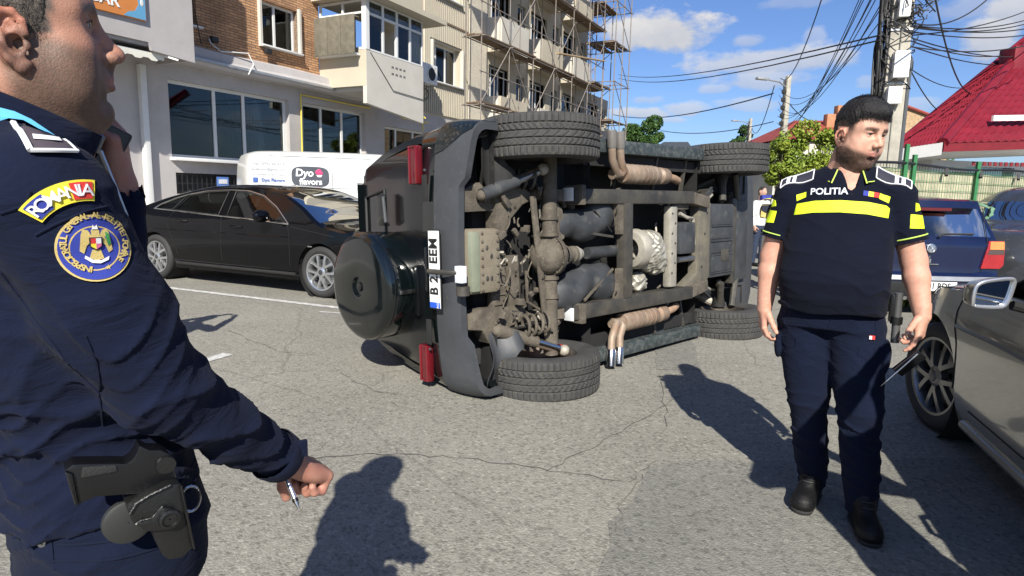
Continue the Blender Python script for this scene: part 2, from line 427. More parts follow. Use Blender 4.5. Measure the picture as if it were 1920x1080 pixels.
# ================= shared coordinates =================
PSI=.47
Dv=V3((math.sin(PSI),math.cos(PSI),0)); Nv=V3((math.cos(PSI),-math.sin(PSI),0)); Zv=V3((0,0,1))
def at(x,y,Y):
    """point of the place seen at photo position (x, y) at distance Y ahead of the camera"""
    v = r2*((x-960)/1175)+d2*((y-540)/1175)+_w; v = v*(Y/v.y); return V3((v.x,v.y,v.z+CH))
def gnd(x,y,z=0):
    v = r2*((x-960)/1175)+d2*((y-540)/1175)+_w; v = v*((z-CH)/v.z); return V3((v.x,v.y,z))
# ================= ground =================
def asphalt(name, base=(.222,.212,.182), dark=1., seed=0., cracks=True):
    m=bpy.data.materials.new(name); m.use_nodes=True; nt=m.node_tree; p=nt.nodes['Principled BSDF']
    tc=nn(nt,'ShaderNodeTexCoord').outputs['Object']; mp=nn(nt,'ShaderNodeMapping',i={0:tc,1:(seed,seed*.7,0)}).outputs[0]
    big=nn(nt,'ShaderNodeTexNoise',i={'Vector':mp,'Scale':.55,'Detail':8.,'Roughness':.62})
    mid=nn(nt,'ShaderNodeTexNoise',i={'Vector':mp,'Scale':14.,'Detail':6.,'Roughness':.7})
    vo=nn(nt,'ShaderNodeTexVoronoi',i={'Vector':mp,'Scale':95.}); vo2=nn(nt,'ShaderNodeTexVoronoi',i={'Vector':mp,'Scale':60.})
    sep=nn(nt,'ShaderNodeSeparateColor',i={0:vo.outputs['Color']})
    sep2=nn(nt,'ShaderNodeSeparateColor',i={0:vo2.outputs['Color']})
    f=mth(nt,'ADD',mth(nt,'MULTIPLY_ADD',big.outputs[0],1.0,-.5),mth(nt,'MULTIPLY_ADD',mid.outputs[0],.55,-.28))
    st=mth(nt,'ADD',mth(nt,'MULTIPLY_ADD',sep.outputs[0],.38,-.19),mth(nt,'MULTIPLY',mth(nt,'GREATER_THAN',sep2.outputs[1],.93),.34))
    st=mth(nt,'SUBTRACT',st,mth(nt,'MULTIPLY',mth(nt,'LESS_THAN',sep2.outputs[2],.16),.33))
    val=mth(nt,'MULTIPLY_ADD',mth(nt,'ADD',f,st),.75,1.)
    if cracks:
        wn=nn(nt,'ShaderNodeTexNoise',i={'Vector':mp,'Scale':1.6,'Detail':7.})
        wv=nn(nt,'ShaderNodeMix',data_type='RGBA',i={0:.22,6:mp,7:wn.outputs[1]})
        ck=nn(nt,'ShaderNodeTexVoronoi',feature='DISTANCE_TO_EDGE',i={'Vector':wv.outputs[2],'Scale':.42})
        cm=mth(nt,'MULTIPLY',mth(nt,'LESS_THAN',ck.outputs[0],.0026),mth(nt,'GREATER_THAN',big.outputs[0],.45))
        val=mth(nt,'MULTIPLY',val,mth(nt,'MULTIPLY_ADD',cm,-.20,1.))
        oil=nn(nt,'ShaderNodeTexNoise',i={'Vector':mp,'Scale':2.3,'Detail':4.})
        om=mth(nt,'MULTIPLY_ADD',oil.outputs[0],6.,-3.9,clamp=True); val=mth(nt,'MULTIPLY',val,mth(nt,'MULTIPLY_ADD',om,-.22,1.))
    sc=nn(nt,'ShaderNodeVectorMath',operation='SCALE',i={0:base,3:mth(nt,'MULTIPLY',val,dark)}); nt.links.new(sc.outputs[0],p.inputs[0])
    p.inputs['Roughness'].default_value=.88; p.inputs['Specular IOR Level'].default_value=.3
    hb=mth(nt,'ADD',mth(nt,'MULTIPLY',vo.outputs[0],-.6),mth(nt,'MULTIPLY',mid.outputs[0],.5))
    nt.links.new(nn(nt,'ShaderNodeBump',i={'Height':hb,'Strength':.75,'Distance':.006}).outputs[0],p.inputs['Normal'])
    return m
ASP=asphalt('asphalt'); ASP2=asphalt('asphalt_patch',(.172,.168,.148),1.,5.3,False)
g=MB().prism([(-160,-12),(260,-12),(260,420),(-160,420)],lambda x,y:(x,y,0),None).build('ground',ASP,smooth=False); g['kind']='structure'
def flat(name,pts,mt,z,wob=.0,kind='structure'):
    rr=random.Random(3); L=[]
    for i,p in enumerate(pts):
        q=pts[(i+1)%len(pts)]; n=max(1,int(math.dist(p,q)/.12)) if wob else 1
        for j in range(n): L.append((p[0]+(q[0]-p[0])*j/n+rr.uniform(-wob,wob),p[1]+(q[1]-p[1])*j/n+rr.uniform(-wob,wob)))
    o=MB().prism(L,lambda x,y:(x,y,z),None).build(name,mt,smooth=False); o['kind']=kind; return o
P2=lambda *a:[tuple(gnd(*p)[:2]) for p in a]
flat('asphalt_patch',P2((1120,1100),(1150,985),(1215,880),(1300,862),(1480,868),(1700,860),(1915,860),(2300,1000),(2300,1100)),ASP2,.004,.02)
flat('asphalt_patch',P2((1228,640),(1300,640),(1312,694),(1230,694)),ASP2,.004,.012)
WPAINT=mat('road_paint',(.62,.62,.6),.8,col2=(.30,.295,.28),vs=16,bump=.3,bs=150)
def line(a,b,w,z=.005):
    a=V3(a);b=V3(b); d=(b-a)/np.linalg.norm(b-a); s=np.array([-d[1],d[0],0])*w/2
    flat('road_marking',[tuple((a+s)[:2]),tuple((b+s)[:2]),tuple((b-s)[:2]),tuple((a-s)[:2])],WPAINT,z,.004)
L0=gnd(300,538); L1=gnd(630,577); line(L0-(L1-L0)*.6,L1+(L1-L0)*.1,.10)
line(gnd(428,664),gnd(372,680),.12); line(gnd(640,588),gnd(600,585),.05)
TAR=mat('tar_seam',(.135,.128,.112),.9,var=.3,vs=20,bump=.3)
for sq in (((540,862),(700,852),(850,858),(1010,880),(1180,905),(1235,860)),((1020,885),(1120,835),(1215,782),(1290,735)),((1248,800),(1246,740),(1238,700)),((1150,1000),(1172,940),(1215,885)),((640,700),(700,735),(760,742)),((430,620),(520,660),(610,668))):
    L_=[gnd(*q) for q in sq]; fw=[];bw=[]; rq=random.Random(len(sq))
    for i in range(len(L_)-1):
        for t in np.linspace(0,1,8)[:-1]:
            p_=lerp(L_[i],L_[i+1],t) if False else L_[i]+(L_[i+1]-L_[i])*t; d_=(L_[i+1]-L_[i]); d_=d_/np.linalg.norm(d_); n_=np.array([-d_[1],d_[0],0]); j=rq.uniform(-.018,.018); w_=rq.uniform(.0012,.0045)
            fw.append(tuple((p_+n_*(j+w_))[:2])); bw.append(tuple((p_+n_*(j-w_))[:2]))
    flat('road_seam',fw+bw[::-1],TAR,.0065)
# bits of broken glass, plastic and grit round the crash
GR=mat('grit',(.20,.19,.17),.9,var=.5,vs=60); gb=MB(); rg=np.random.RandomState(3)
for i in range(1500):
    a=rg.rand()*6.28; r_=rg.rand()**.7*3.2; x=.5+r_*math.cos(a)*1.1; y=4.3+r_*math.sin(a)*.75; s_=.002+.006*rg.rand()**3; t=rg.rand()*3
    gb.add([(x+s_*math.cos(t),y+s_*math.sin(t),.001),(x+s_*math.cos(t+2.2),y+s_*math.sin(t+2.2),.001),(x+s_*math.cos(t+4.1),y+s_*math.sin(t+4.1),.001),(x,y,.001+s_)],[(0,1,3),(1,2,3),(2,0,3)])
gb.build('grit',GR,smooth=False,kind='stuff',label='fine grit and glass crumbs scattered round the overturned car')
# pavement along the building
PAV=mat('pavement_concrete',(.30,.29,.27),.9,var=.2,vs=3,bump=.4,bs=90)
pv=MB(); o0=Nv*-12.3
for (u0,u1) in ((-6,90),):
    P=[o0+Dv*u0,o0+Dv*u1,o0+Dv*u1+Nv*1.9,o0+Dv*u0+Nv*1.9]; pv.prism([tuple(p[:2]) for p in P],lambda x,y:(x,y,.13),(0,0,-.13))
pv.build('pavement',PAV,bevel=.012)['kind']='structure'

# ================= apartment building =================
BM=basis(Nv*-12.3,Dv,Nv,Zv)                    # local x along the street, y out to the street, z up
bld=thing('apartment_building','long apartment block with brick first floor, grey shop floor and ribbed cream walls','building',BM)
GREY=mat('grey_render',(.40,.375,.365),.85,var=.07,vs=2,bump=.25,bs=50,dirt=((.31,.29,.27),.7,.25))
CREAM=mat('cream_render',(.43,.385,.295),.85,var=.08,vs=1.2,bump=.3,bs=40,dirt=((.40,.35,.28),1.1,.3))
WHITER=mat('white_render',(.49,.465,.41),.85,var=.08,vs=1.2,bump=.3,bs=40,dirt=((.45,.41,.35),1.1,.3))
RIB=mat('ribbed_panel',(.44,.40,.31),.85,var=.1,vs=3,bump=.3,bs=60,dirt=((.40,.34,.27),1.5,.4))
PVC=mat('white_pvc',(.62,.62,.60),.35,var=.04)
MET=mat('galvanised',(.42,.43,.43),.45,metal=.6,var=.15,vs=9)
DARKIN=mat('dark_interior',(.035,.036,.04),.8)
CURT=mat('curtain_cloth',(.34,.33,.31),.9,var=.2,vs=20)
REDCURT=mat('dark_red_curtain',(.22,.025,.035),.8,var=.2,vs=14)
BEIGEIN=mat('beige_blind',(.22,.20,.15),.8)
GL=glass('window_glass',(.8,.85,.86),.7,refl=1.)
GLD=glass('dark_window_glass',(.7,.75,.75),.75,refl=.85)
def brickmat():
    m=bpy.data.materials.new('brick_cladding'); m.use_nodes=True; nt=m.node_tree; p=nt.nodes['Principled BSDF']
    tc=nn(nt,'ShaderNodeTexCoord').outputs['Object']; sp=nn(nt,'ShaderNodeSeparateXYZ',i={0:tc})
    cv=nn(nt,'ShaderNodeCombineXYZ',i={0:mth(nt,'ADD',sp.outputs[0],mth(nt,'MULTIPLY',sp.outputs[1],1.)),1:sp.outputs[2],2:0.})
    b=nn(nt,'ShaderNodeTexBrick',i={'Vector':cv.outputs[0],'Color1':(.52,.28,.135,1),'Color2':(.33,.165,.08,1),'Mortar':(.13,.10,.075,1),'Scale':1.,'Mortar Size':.008,'Mortar Smooth':.3,'Bias':-.1,'Brick Width':.235,'Row Height':.058})
    nz=nn(nt,'ShaderNodeTexNoise',i={'Vector':tc,'Scale':1.3,'Detail':6.}); n2=nn(nt,'ShaderNodeTexNoise',i={'Vector':tc,'Scale':40.,'Detail':3.})
    mx=nn(nt,'ShaderNodeMix',data_type='RGBA',blend_type='OVERLAY',i={0:.6,6:b.outputs[0],7:nz.outputs[0]})
    mx2=nn(nt,'ShaderNodeMix',data_type='RGBA',blend_type='OVERLAY',i={0:.5,6:mx.outputs[2],7:n2.outputs[0]})
    nt.links.new(mx2.outputs[2],p.inputs[0]); p.inputs['Roughness'].default_value=.85
    h=mth(nt,'SUBTRACT',mth(nt,'MULTIPLY',n2.outputs[0],.3),b.outputs[1])
    nt.links.new(nn(nt,'ShaderNodeBump',i={'Height':h,'Strength':.9,'Distance':.012}).outputs[0],p.inputs['Normal']); return m
BRK=brickmat()
def rect(u0,u1,z0,z1): return [(u0,z0),(u1,z0),(u1,z1),(u0,z1)]
def wall(name,outline,holes,y,mt,depth=.25,parent=bld,**k):
    return MB().prism(outline,lambda u,z:(u,y,z),(0,-depth,0),holes=holes).build(name,mt,parent,smooth=False,**k)
def window(u0,u1,z0,z1,y,parent=bld,mull=(),frame_m=None,gl=None,inner=DARKIN,curtain=None,sill=True,fw=.055,recess=.13,trans=None,curts=()):
    """frame with mullions, one pane per light, a sill, and a room behind"""
    fm=frame_m or PVC; yy=y-recess
    root=MB(); xs=[u0]+list(mull)+[u1]
    holes=[]
    for a,b in zip(xs[:-1],xs[1:]):
        zz=[(z0,z1)] if trans is None else [(z0,trans),(trans,z1)]
        for q0,q1 in zz: holes.append(rect(a+fw*(1 if a==u0 else .5),b-fw*(1 if b==u1 else .5),q0+fw*.9,q1-fw*.9))
    f=root.prism(rect(u0,u1,z0,z1),lambda u,z:(u,yy,z),(0,-.06,0),holes=holes).build('window',fm,parent,bevel=0,smooth=False)
    for h in holes:
        (a,c),(b,_),(_,d),_2=h
        MB().box(((a+b)/2,yy-.03,(c+d)/2),(b-a+.01,.008,d-c+.01)).build('pane',gl or GL,f,smooth=False)
    if sill: MB().box(((u0+u1)/2,y+.03,z0-.025),(u1-u0+.08,.26,.04)).build('sill',fm,f,bevel=.006)
    # room
    b=MB(); D_=1.2
    b.prism(rect(u0-.3,u1+.3,z0-.4,z1+.2),lambda u,z:(u,yy-D_,z),None); b.box(((u0+u1)/2,yy-D_/2-.1,z0-.4),(u1-u0+.6,D_,.02)); b.box(((u0+u1)/2,yy-D_/2-.1,z1+.2),(u1-u0+.6,D_,.02))
    b.box((u0-.3,yy-D_/2-.1,(z0+z1)/2),(.02,D_,z1-z0+.6)); b.box((u1+.3,yy-D_/2-.1,(z0+z1)/2),(.02,D_,z1-z0+.6)); b.build('room',inner,f,smooth=False)
    for (ca,cb,cm) in curts:
        cb_=MB(); n=max(6,int((cb-ca)/.03)); vs=[];fs=[]
        for i in range(n+1):
            x=ca+(cb-ca)*i/n; yw=yy-.22+.022*math.sin(x*70)+.012*math.sin(x*31); vs+=[(x,yw,z0-.05),(x,yw,z1+.02)]
        for i in range(n): fs.append((2*i,2*i+2,2*i+3,2*i+1))
        cb_.add(vs,fs).build('curtain',cm,f)
    return f
# --- shop floor wall ---
H1=[rect(8.56,11.76,1.97,3.54),rect(12.22,14.63,1.97,3.55),rect(8.62,10.35,1.22,1.66),rect(15.5,18.1,1.97,3.3)]
wall('wall',rect(6.9,19.9,0,3.9),H1,0,GREY)
wall('wall',[(-2,0),(5.6,0),(5.6,3.9),(-2,3.9)],[],0,GREY)
ORANGE=mat('orange_shopfront',(.42,.085,.03),.6,var=.25,vs=4,bump=.2)
wall('shop_panel',rect(5.6,7.88,0,3.55),[],-.10,ORANGE,.1)
wall('lintel',rect(5.6,6.9,3.55,3.9),[],0,GREY)
MB().box((7.98,.06,1.85),(.12,.12,3.7)).build('door_post',PVC,bld,bevel=.01)
window(8.56,11.76,1.97,3.54,0,mull=(9.72,10.50),gl=GLD,curts=((10.6,11.65,REDCURT),(9.75,10.4,BEIGEIN)),fw=.075)
window(12.22,14.63,1.97,3.55,0,mull=(12.98,13.78),gl=GLD,curts=((13.85,14.55,REDCURT),(13.05,13.7,BEIGEIN),(12.3,12.9,mat('pale_blue_sheet',(.25,.32,.42),.6))),fw=.07)
window(15.5,18.1,1.97,3.3,0,mull=(16.2,17.1),gl=GLD,curts=((15.55,16.1,REDCURT),),fw=.07)
MB().box((10.16,.08,1.94),(3.3,.2,.07)).build('ledge',PVC,bld,bevel=.01)
# basement opening with a grille
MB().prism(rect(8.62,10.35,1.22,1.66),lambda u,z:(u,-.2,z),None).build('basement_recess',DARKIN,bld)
gr=MB()
for i in range(15): gr.box((8.66+i*.118,-.03,1.44),(.018,.018,.44))
for z in (1.26,1.44,1.62): gr.box((9.485,-.03,z),(1.73,.014,.02))
gr.build('window_grille',mat('black_iron',(.03,.03,.032),.5,metal=.4),bld)
no=MB().box((9.75,.0,1.5),(.30,.015,.2)).build('notice_board',mat('notice_blue',(.10,.2,.5),.5),bld); 
MB().box((9.75,.012,1.5),(.22,.006,.10)).build('notice_paper',mat('notice_white',(.6,.62,.65),.5),no)
# --- cornice ledge ---
c=MB(); prof=[(0,3.86),(.34,3.86),(.40,3.92),(.40,3.99),(.34,4.06),(.30,4.22),(.05,4.30),(0,4.30)]
vs=[];fs=[]; n=len(prof); st=60
for i in range(st+1):
    u=7.2+(12.9-7.2+1.72)*i/st
    for (y,z) in prof: vs.append((u,y,z+.012*math.sin(u*1.7)))
for i in range(st):
    for k in range(n): fs.append((i*n+k,i*n+(k+1)%n,(i+1)*n+(k+1)%n,(i+1)*n+k))
fs+=[tuple(range(n)),tuple(st*n+k for k in range(n))[::-1]]
c.add(vs,fs).build('cornice',GREY,bld,ang=25)
MB().box((10.9,.415,3.965),(7.5,.02,.05)).build('drip_edge',MET,bld,smooth=False)
# --- brick first floor ---
BW=[rect(10.96,12.12,4.70,5.72),rect(7.95,9.30,4.70,6.05)]
wall('brick_wall',rect(-2,12.85,4.2,7.1),BW,-.005,BRK,.3)
window(10.96,12.12,4.70,5.72,-.005,mull=(11.5,),curts=((11.55,12.05,CURT),(10.98,11.2,CURT)),fw=.06)
window(7.95,9.30,4.70,6.05,-.005,mull=(8.6,),curts=((8.65,9.25,CURT),),fw=.06)
for (a,z0,z1) in ((10.96,4.70,5.72),(12.12,4.70,5.72)):
    MB().box((a+(.03 if a>11.5 else -.03),-.03,(z0+z1)/2),(.06,.22,z1-z0+.1)).build('window_reveal',WHITER,bld)
# floors above
wall('upper_wall',rect(-2,12.85,7.1,10.2),[rect(10.96,12.12,7.9,9.2),rect(6.5,8,7.9,9.2)],-.005,BRK,.3)
window(10.96,12.12,7.9,9.2,-.005,mull=(11.5,)); window(6.5,8,7.9,9.2,-.005,mull=(7.2,))
# --- glazed balcony, cream side, box loggia of concrete ---
y1=1.55; BX0,BX1=12.85,15.3
bal=thing('balcony','glazed balcony with cream side wall and white window frames above the second shop window','balcony',BM)
def sidewall(u,y0,y1,z0,z1,mt,name,th=.12,par=bal):
    return MB().box((u+th/2,(y0+y1)/2,(z0+z1)/2),(th,y1-y0,z1-z0)).build(name,mt,par,smooth=False)
sidewall(BX0,0.002,y1,3.98,4.86,CREAM,'side_wall')
# front: parapet with bevelled foot
MB().prism([(BX0+.003,3.55),(BX1,3.30),(BX1,4.84),(BX0+.003,4.84)],lambda u,z:(u,y1+.003,z),(0,-.12,0)).build('parapet',WHITER,bal,smooth=False)
MB().box(((BX0+BX1)/2+.06,y1/2,3.93),(BX1-BX0-.14,y1-.2,.1)).build('floor_slab',WHITER,bal,smooth=False)
for (z,dz) in ((6.15,.14),): MB().box(((BX0+BX1)/2+.2,y1/2+.12,z),(BX1-BX0+.9,y1+.5,dz)).build('roof_slab',CREAM,bal,smooth=False)
def glazing(par,u0,u1,y,z0,z1,n,open_i=None):
    f=MB(); w=(u1-u0)/n; hs=[]
    for i in range(n):
        hs+= [rect(u0+w*i+.04,u0+w*(i+1)-.04,z0+.04,z1-.36),rect(u0+w*i+.04,u0+w*(i+1)-.04,z1-.30,z1-.04)]
    fr=f.prism(rect(u0,u1,z0,z1),lambda u,z:(u,y,z),(0,-.06,0),holes=hs).build('glazing_frame',PVC,par,smooth=False)
    for i,h in enumerate(hs):
        if open_i is not None and i==2*open_i: continue
        (a,c_),(b,_),(_,d_),_2=h
        MB().box(((a+b)/2,y-.03,(c_+d_)/2),(b-a+.01,.008,d_-c_+.01)).build('pane',GLD if i%4 else GL,fr,smooth=False)
    return fr
glazing(bal,BX0+.12,BX1,y1-.02,4.86,6.07,4,1)
MB().box((BX0+.06,y1-.06,5.47),(.13,.14,1.22)).build('corner_post',PVC,bal,smooth=False)
fr=MB(); 
for y in (.03,y1*.5): fr.box((BX0+.05,y,5.47),(.05,.05,1.2))
for z in (4.9,5.75,6.04): fr.box((BX0+.05,y1/2,z),(.045,y1-.1,.05))
fr.build('side_frame',PVC,bal,smooth=False)
MB().box((BX0+.05,y1*.3,5.3),(.006,y1*.42,.8)).build('side_pane',GL,bal)
BOXM=mat('weathered_board',(.13,.115,.085),.9,var=.3,vs=7,bump=.4,bs=40)
bx=thing('storage_box','brown weathered box hung on the side rail of the glazed balcony','box',BM)
for i in range(3): MB().box((12.55,.35+i*.44,5.17),(.03,.43,.92)).build('board',BOXM,bx,bevel=.006)
for i in range(2): MB().box((12.66+i*.1,1.25,5.17),(.1,.03,.92)).build('board',BOXM,bx,bevel=.006)
MB().box((12.69,.75,4.73),(.27,1.25,.05)).build('bottom',PVC,bx); MB().box((12.69,.75,5.62),(.27,1.2,.03)).build('lid',BOXM,bx)
# person at the open balcony window
# main ribbed facade, windows, rough column
RW=[rect(17.95,19.75,5.02,6.28)]
wall('ribbed_wall',rect(15.2,20.3,3.9,13),RW+[rect(17.95,19.75,7.8,9.1)],.0,RIB,.3)
rb=MB()
for i in range(24):
    u=17.55+i*.115
    if 17.85<u<19.85:
        for a,b in ((3.95,4.93),(6.36,7.7),(9.2,12.9)): rb.box((u,.03,(a+b)/2),(.06,.06,b-a))
    elif u<20.2: rb.box((u,.03,8.4),(.06,.06,8.9))
rb.build('ribs',RIB,bld,smooth=False,kind='stuff')
window(17.95,19.75,5.02,6.28,0,mull=(18.5,19.1),curts=((18.55,19.05,CURT),),fw=.07,recess=.2)
window(17.95,19.75,7.8,9.1,0,mull=(18.5,19.1),fw=.07,recess=.2)
MB().box((17.9,-.02,5.65),(.07,.3,1.3)).build('window_reveal',WHITER,bld); MB().box((19.8,-.02,5.65),(.07,.3,1.3)).build('window_reveal',WHITER,bld)
MB().box((18.85,.03,7.0),(2.7,.1,.06)).build('floor_band',mat('rust_band',(.16,.11,.07),.9),bld)
wall('rough_column',rect(20.3,21.6,0,13),[],.06,mat('rough_cream',(.50,.45,.36),.95,var=.16,vs=12,bump=.9,bs=25),.35)
wall('ground_wall',rect(19.9,38,0,3.9),[rect(22.4,24,1.4,3.2),rect(27,29,1.4,3.2)],0,CREAM,.3)
window(22.4,24,1.4,3.2,0,mull=(23.2,)); window(27,29,1.4,3.2,0,mull=(28,))
# loggia bays
for i in range(4):
    u0=21.6+i*3.6
    for j in range(3):
        z0=3.9+j*2.85
        if i>=3 and j>=1: continue
        MB().box((u0+1.15,.62,z0+.52),(2.3,.12,1.15)).build('parapet',WHITER if (i+j)%2 else CREAM,bld,smooth=False)
        MB().box((u0+.003,.31,z0+.52),(.12,.60,1.15)).build('side_wing',WHITER,bld,smooth=False)
        MB().box((u0+2.35,.31,z0+.52),(.12,.60,1.15)).build('side_wing',WHITER,bld,smooth=False)
        MB().box((u0+1.15,.3,z0-.06),(2.42,.78,.14)).build('floor_slab',CREAM,bld,smooth=False)
        window(u0+.25,u0+1.95,z0+1.05,z0+2.35,-.1,mull=(u0+.8,u0+1.4),fw=.06,curts=((u0+1.45,u0+1.9,CURT),) if (i+j)%2 else ())
        window(u0+2.6,u0+3.35,z0+1.0,z0+2.3,0,mull=(),fw=.06)
for i in range(4):
    u0=21.6+i*3.6; zt=12.6 if i<3 else 6.75
    hs=[]
    for j in range(3):
        z0=3.9+j*2.85
        if i>=3 and j>=1: continue
        hs+=[rect(u0+.25,u0+1.95,z0+1.05,z0+2.35),rect(u0+2.6,u0+3.35,z0+1.0,z0+2.3)]
    wall('wall',rect(u0,u0+3.6,3.9,zt),hs,0 if i%2 else -.004,RIB if i%2 else CREAM,.1)
MB().box((9,-4.5,11.6),(24.0,8,.3)).build('roof',GREY,bld); MB().box((28,-4.5,12.8),(15,8,.3)).build('roof',GREY,bld)
for (u,h) in ((-2.0,10.2),(32.4,12.6),(36.0,6.7)): MB().box((u,-4.3,h/2),(.2,8.2,h)).build('end_wall',CREAM,bld,smooth=False)
# --- sign box and awning over the shop door ---
sg=thing('shop_sign_box','grey projecting box above the shop door carrying an orange and blue sign','sign box',BM)
MB().prism([(1.2,3.93),(7.5,3.93),(7.56,3.80),(8.42,3.74),(8.42,7.2),(1.2,7.2)],lambda u,z:(u,1.05,z),(0,-.06,0)).build('front_panel',GREY,sg,smooth=False)
MB().box((8.39,.5,5.47),(.06,1.05,3.4)).build('side_panel',GREY,sg,smooth=False)
MB().box((4.8,.5,3.90),(7.1,1.0,.05)).build('bottom_panel',GREY,sg,smooth=False)
SGO=mat('sign_orange',(.55,.2,.05),.4,var=.05)
sgn=MB().prism([(3.2,4.27),(7.46,4.27),(7.46,5.5),(3.2,5.5)],lambda u,z:(u,1.10,z),(0,-.05,0)).build('sign_board',SGO,sg,smooth=False)
SGB=mat('sign_blue',(.12,.32,.5),.4,var=.05)
cur=[(7.05,4.28),(7.14,4.36),(7.26,4.40),(7.33,4.52),(7.31,4.66),(7.36,4.8),(7.45,4.9),(7.45,4.28)]
MB().prism(cur,lambda u,z:(u,1.104,z),(0,-.004,0)).build('sign_swirl',SGB,sgn,smooth=False)
MB().sphere((7.39,1.105,4.56),(.035,.004,.06)).build('sign_dot',PVC,sgn)
text('BAR','sign_letter',mat('letter_white',(.75,.75,.72),.5),sgn,.26,basis((6.75,1.108,4.47),(1,0,0),(0,0,1),(0,-1,0)) @ Matrix.Diagonal((1,1,-1,1)),bold=.006,split=True)
AW=mat('awning_white',(.66,.64,.56),.7,var=.1,vs=3)
aw=thing('awning','short cream scalloped awning over the orange shop front below the grey sign box','awning',BM)
MB().prism([(5.2,.15),(7.85,.15),(7.85,.95),(5.2,.95)],lambda u,y:(u,y,3.90-.12*y),(0,0,-.02)).build('canopy',AW,aw,smooth=False)
L=[(5.2,3.78),(7.85,3.78)]+[(7.85-.05*k,3.66+.018*(1 if k%6<3 else -1)*(1-.0*k)) for k in range(0,54)]
MB().prism(L,lambda u,z:(u,.96,z),(0,-.012,0)).build('valance',AW,aw,smooth=False)
MB().tube([(7.86,.1,3.88),(7.86,.98,3.76),(8.0,1.15,3.70)],.018).build('awning_arm',PVC,aw)
# ---------- details on the facade ----------
YEL=mat('yellow_gas_pipe',(.62,.5,.07),.5)
gp=MB(); gp.tube([(12.1,.06,1.2),(12.1,.06,3.72),(14.75,.06,3.72),(14.75,.06,3.76)],.022)
gp.build('gas_pipe',YEL)
o=bpy.data.objects['gas_pipe']; o.matrix_world=BM; o['label']='thin yellow gas pipe framing the second shop window'; o['category']='pipe'
g2=MB(); g2.tube([(15.3,1.62,3.45),(16.4,.35,3.9),(17.3,.12,4.0),(17.3,.12,3.3)],.02); g2.tube([(16.2,.12,5.0),(16.2,.12,3.6),(17.6,.12,3.6)],.02)
o=g2.build('gas_pipe',YEL); o.matrix_world=BM; o['label']='yellow gas pipe bent round the corner below the air conditioner'; o['category']='pipe'
def ac(u,y,z,label,s=1):
    t=thing('air_conditioner',label,'air conditioner',BM@Matrix.Translation((u,y,z)))
    MB().box((0,0,0),(.85*s,.32*s,.6*s)).build('casing',PVC,t,bevel=.02)
    MB().lathe((.1*s,.163*s,0),(0,1,0),[(0,.24*s),(.012,.24*s),(.012,.20*s),(0,.20*s)],24).build('fan_ring',PVC,t)
    m=MB()
    for i in range(7): m.box((.1*s,.17*s,-.2*s+i*.066*s),(.40*s,.006,.01))
    m.build('fan_guard',mat('black_iron'),t)
    MB().lathe((.1*s,.15*s,0),(0,1,0),[(.012,.001),(.012,.2*s)],20).build('fan',DARKIN,t)
    for sx in (-.3,.3): MB().bar((sx*s,-.3*s,-.33*s),(sx*s,.2*s,-.33*s),.03,.03).build('bracket',MET,t)
ac(17.0,.45,5.02,'white air conditioner hung between the glazed balcony and the cream window')
ac(20.8,.3,3.55,'white air conditioner low on the rough cream column')
cab=MB(); cab.tube([(17.2+.16*math.cos(a),.3,4.45+.16*math.sin(a)) for a in np.linspace(0,2*math.pi,20)],.016,6)
o=cab.build('coiled_cable',mat('black_rubber',(.02,.02,.02),.6)); o.matrix_world=BM; o['label']='coil of black cable hanging under the air conditioner'; o['category']='cable'
for i,(u,zz) in enumerate(((9.6,4.5),(11.05,4.55))):
    t=thing('wall_spotlight',['small black floodlight with a white cable on the brick under the left window','small black floodlight on the brick below the two-light window'][i],'floodlight',BM@Matrix.Translation((u,.08,zz)))
    MB().box((0,.05,0),(.16,.10,.12)).build('lamp_head',mat('black_iron'),t,bevel=.01); MB().bar((0,-.08,.02),(0,.02,.02),.03,.03).build('bracket',MET,t)
def wire(pts,r,label,mt=None,M=None,cat='cable',name='cable',grp=None):
    o=MB().tube(pts,r,5).build(name,mt or mat('black_rubber')); 
    if M is not None: o.matrix_world=M
    o['label']=label; o['category']=cat
    if grp: o['group']=grp
    return o
wire([(9.5,.1,4.5),(9.5,.15,4.4),(9.62,.3,4.25),(10.25,.4,4.32),(10.33,.46,4.1),(10.2,.43,3.86)],.014,'white cable hanging over the cornice beside the shop window',PVC,BM)
wire([(8.4,1.1,4.9),(9.3,.1,4.36)],.012,'dark cable slanting down from the grey sign box',None,BM)
wire([(13.0,1.56,4.8),(13.9,1.57,4.0),(15.4,1.57,3.95)],.010,'thin dark cable running down the parapet of the glazed balcony',None,BM)
# little perforations in the balcony parapet
pf=MB()
for i in range(4):
    for j in range(2):
        for s in (-1,1): pf.box((13.9+i*.17+s*.025,1.556,4.60+j*-.17),(.03,.006,.05))
pf.build('vent_holes',DARKIN,bal)
# ================= scaffolding =================
RUST=mat('rusty_tube',(.20,.15,.115),.7,metal=.3,var=.3,vs=14,col2=(.25,.24,.23))
PLK=mat('scaffold_plank',(.13,.085,.05),.9,var=.3,vs=5,bump=.3,bs=40)
sc=thing('scaffolding','tall rusty tube scaffolding with plank decks along the far half of the apartment block','scaffolding',BM@Matrix.Translation((0,0,0)))
def std(u,y,h,r=.020): MB().tube([(u,y,0),(u,y,h)],r,6).build('standard',RUST,sc)
rr=random.Random(5)
US=[18.75+i*2.0 for i in range(7)]
for u in US:
    for y in (1.45,.85): std(u,y,13.2)
def deck(u0,u1,z,y0=.85,y1=1.5,n=2):
    k=int((u1-u0)/2.0+.5)
    for i in range(k):
        a=u0+(u1-u0)*i/k; b=u0+(u1-u0)*(i+1)/k
        for j in range(n):
            w=(y1-y0)/n; z_=z+rr.uniform(-.015,.02)
            MB().bar((a-.05,y0+w*(j+.5),z_),(b+.05,y0+w*(j+.5),z_+rr.uniform(-.03,.03)),w-.02,.045).build('plank',PLK,sc)
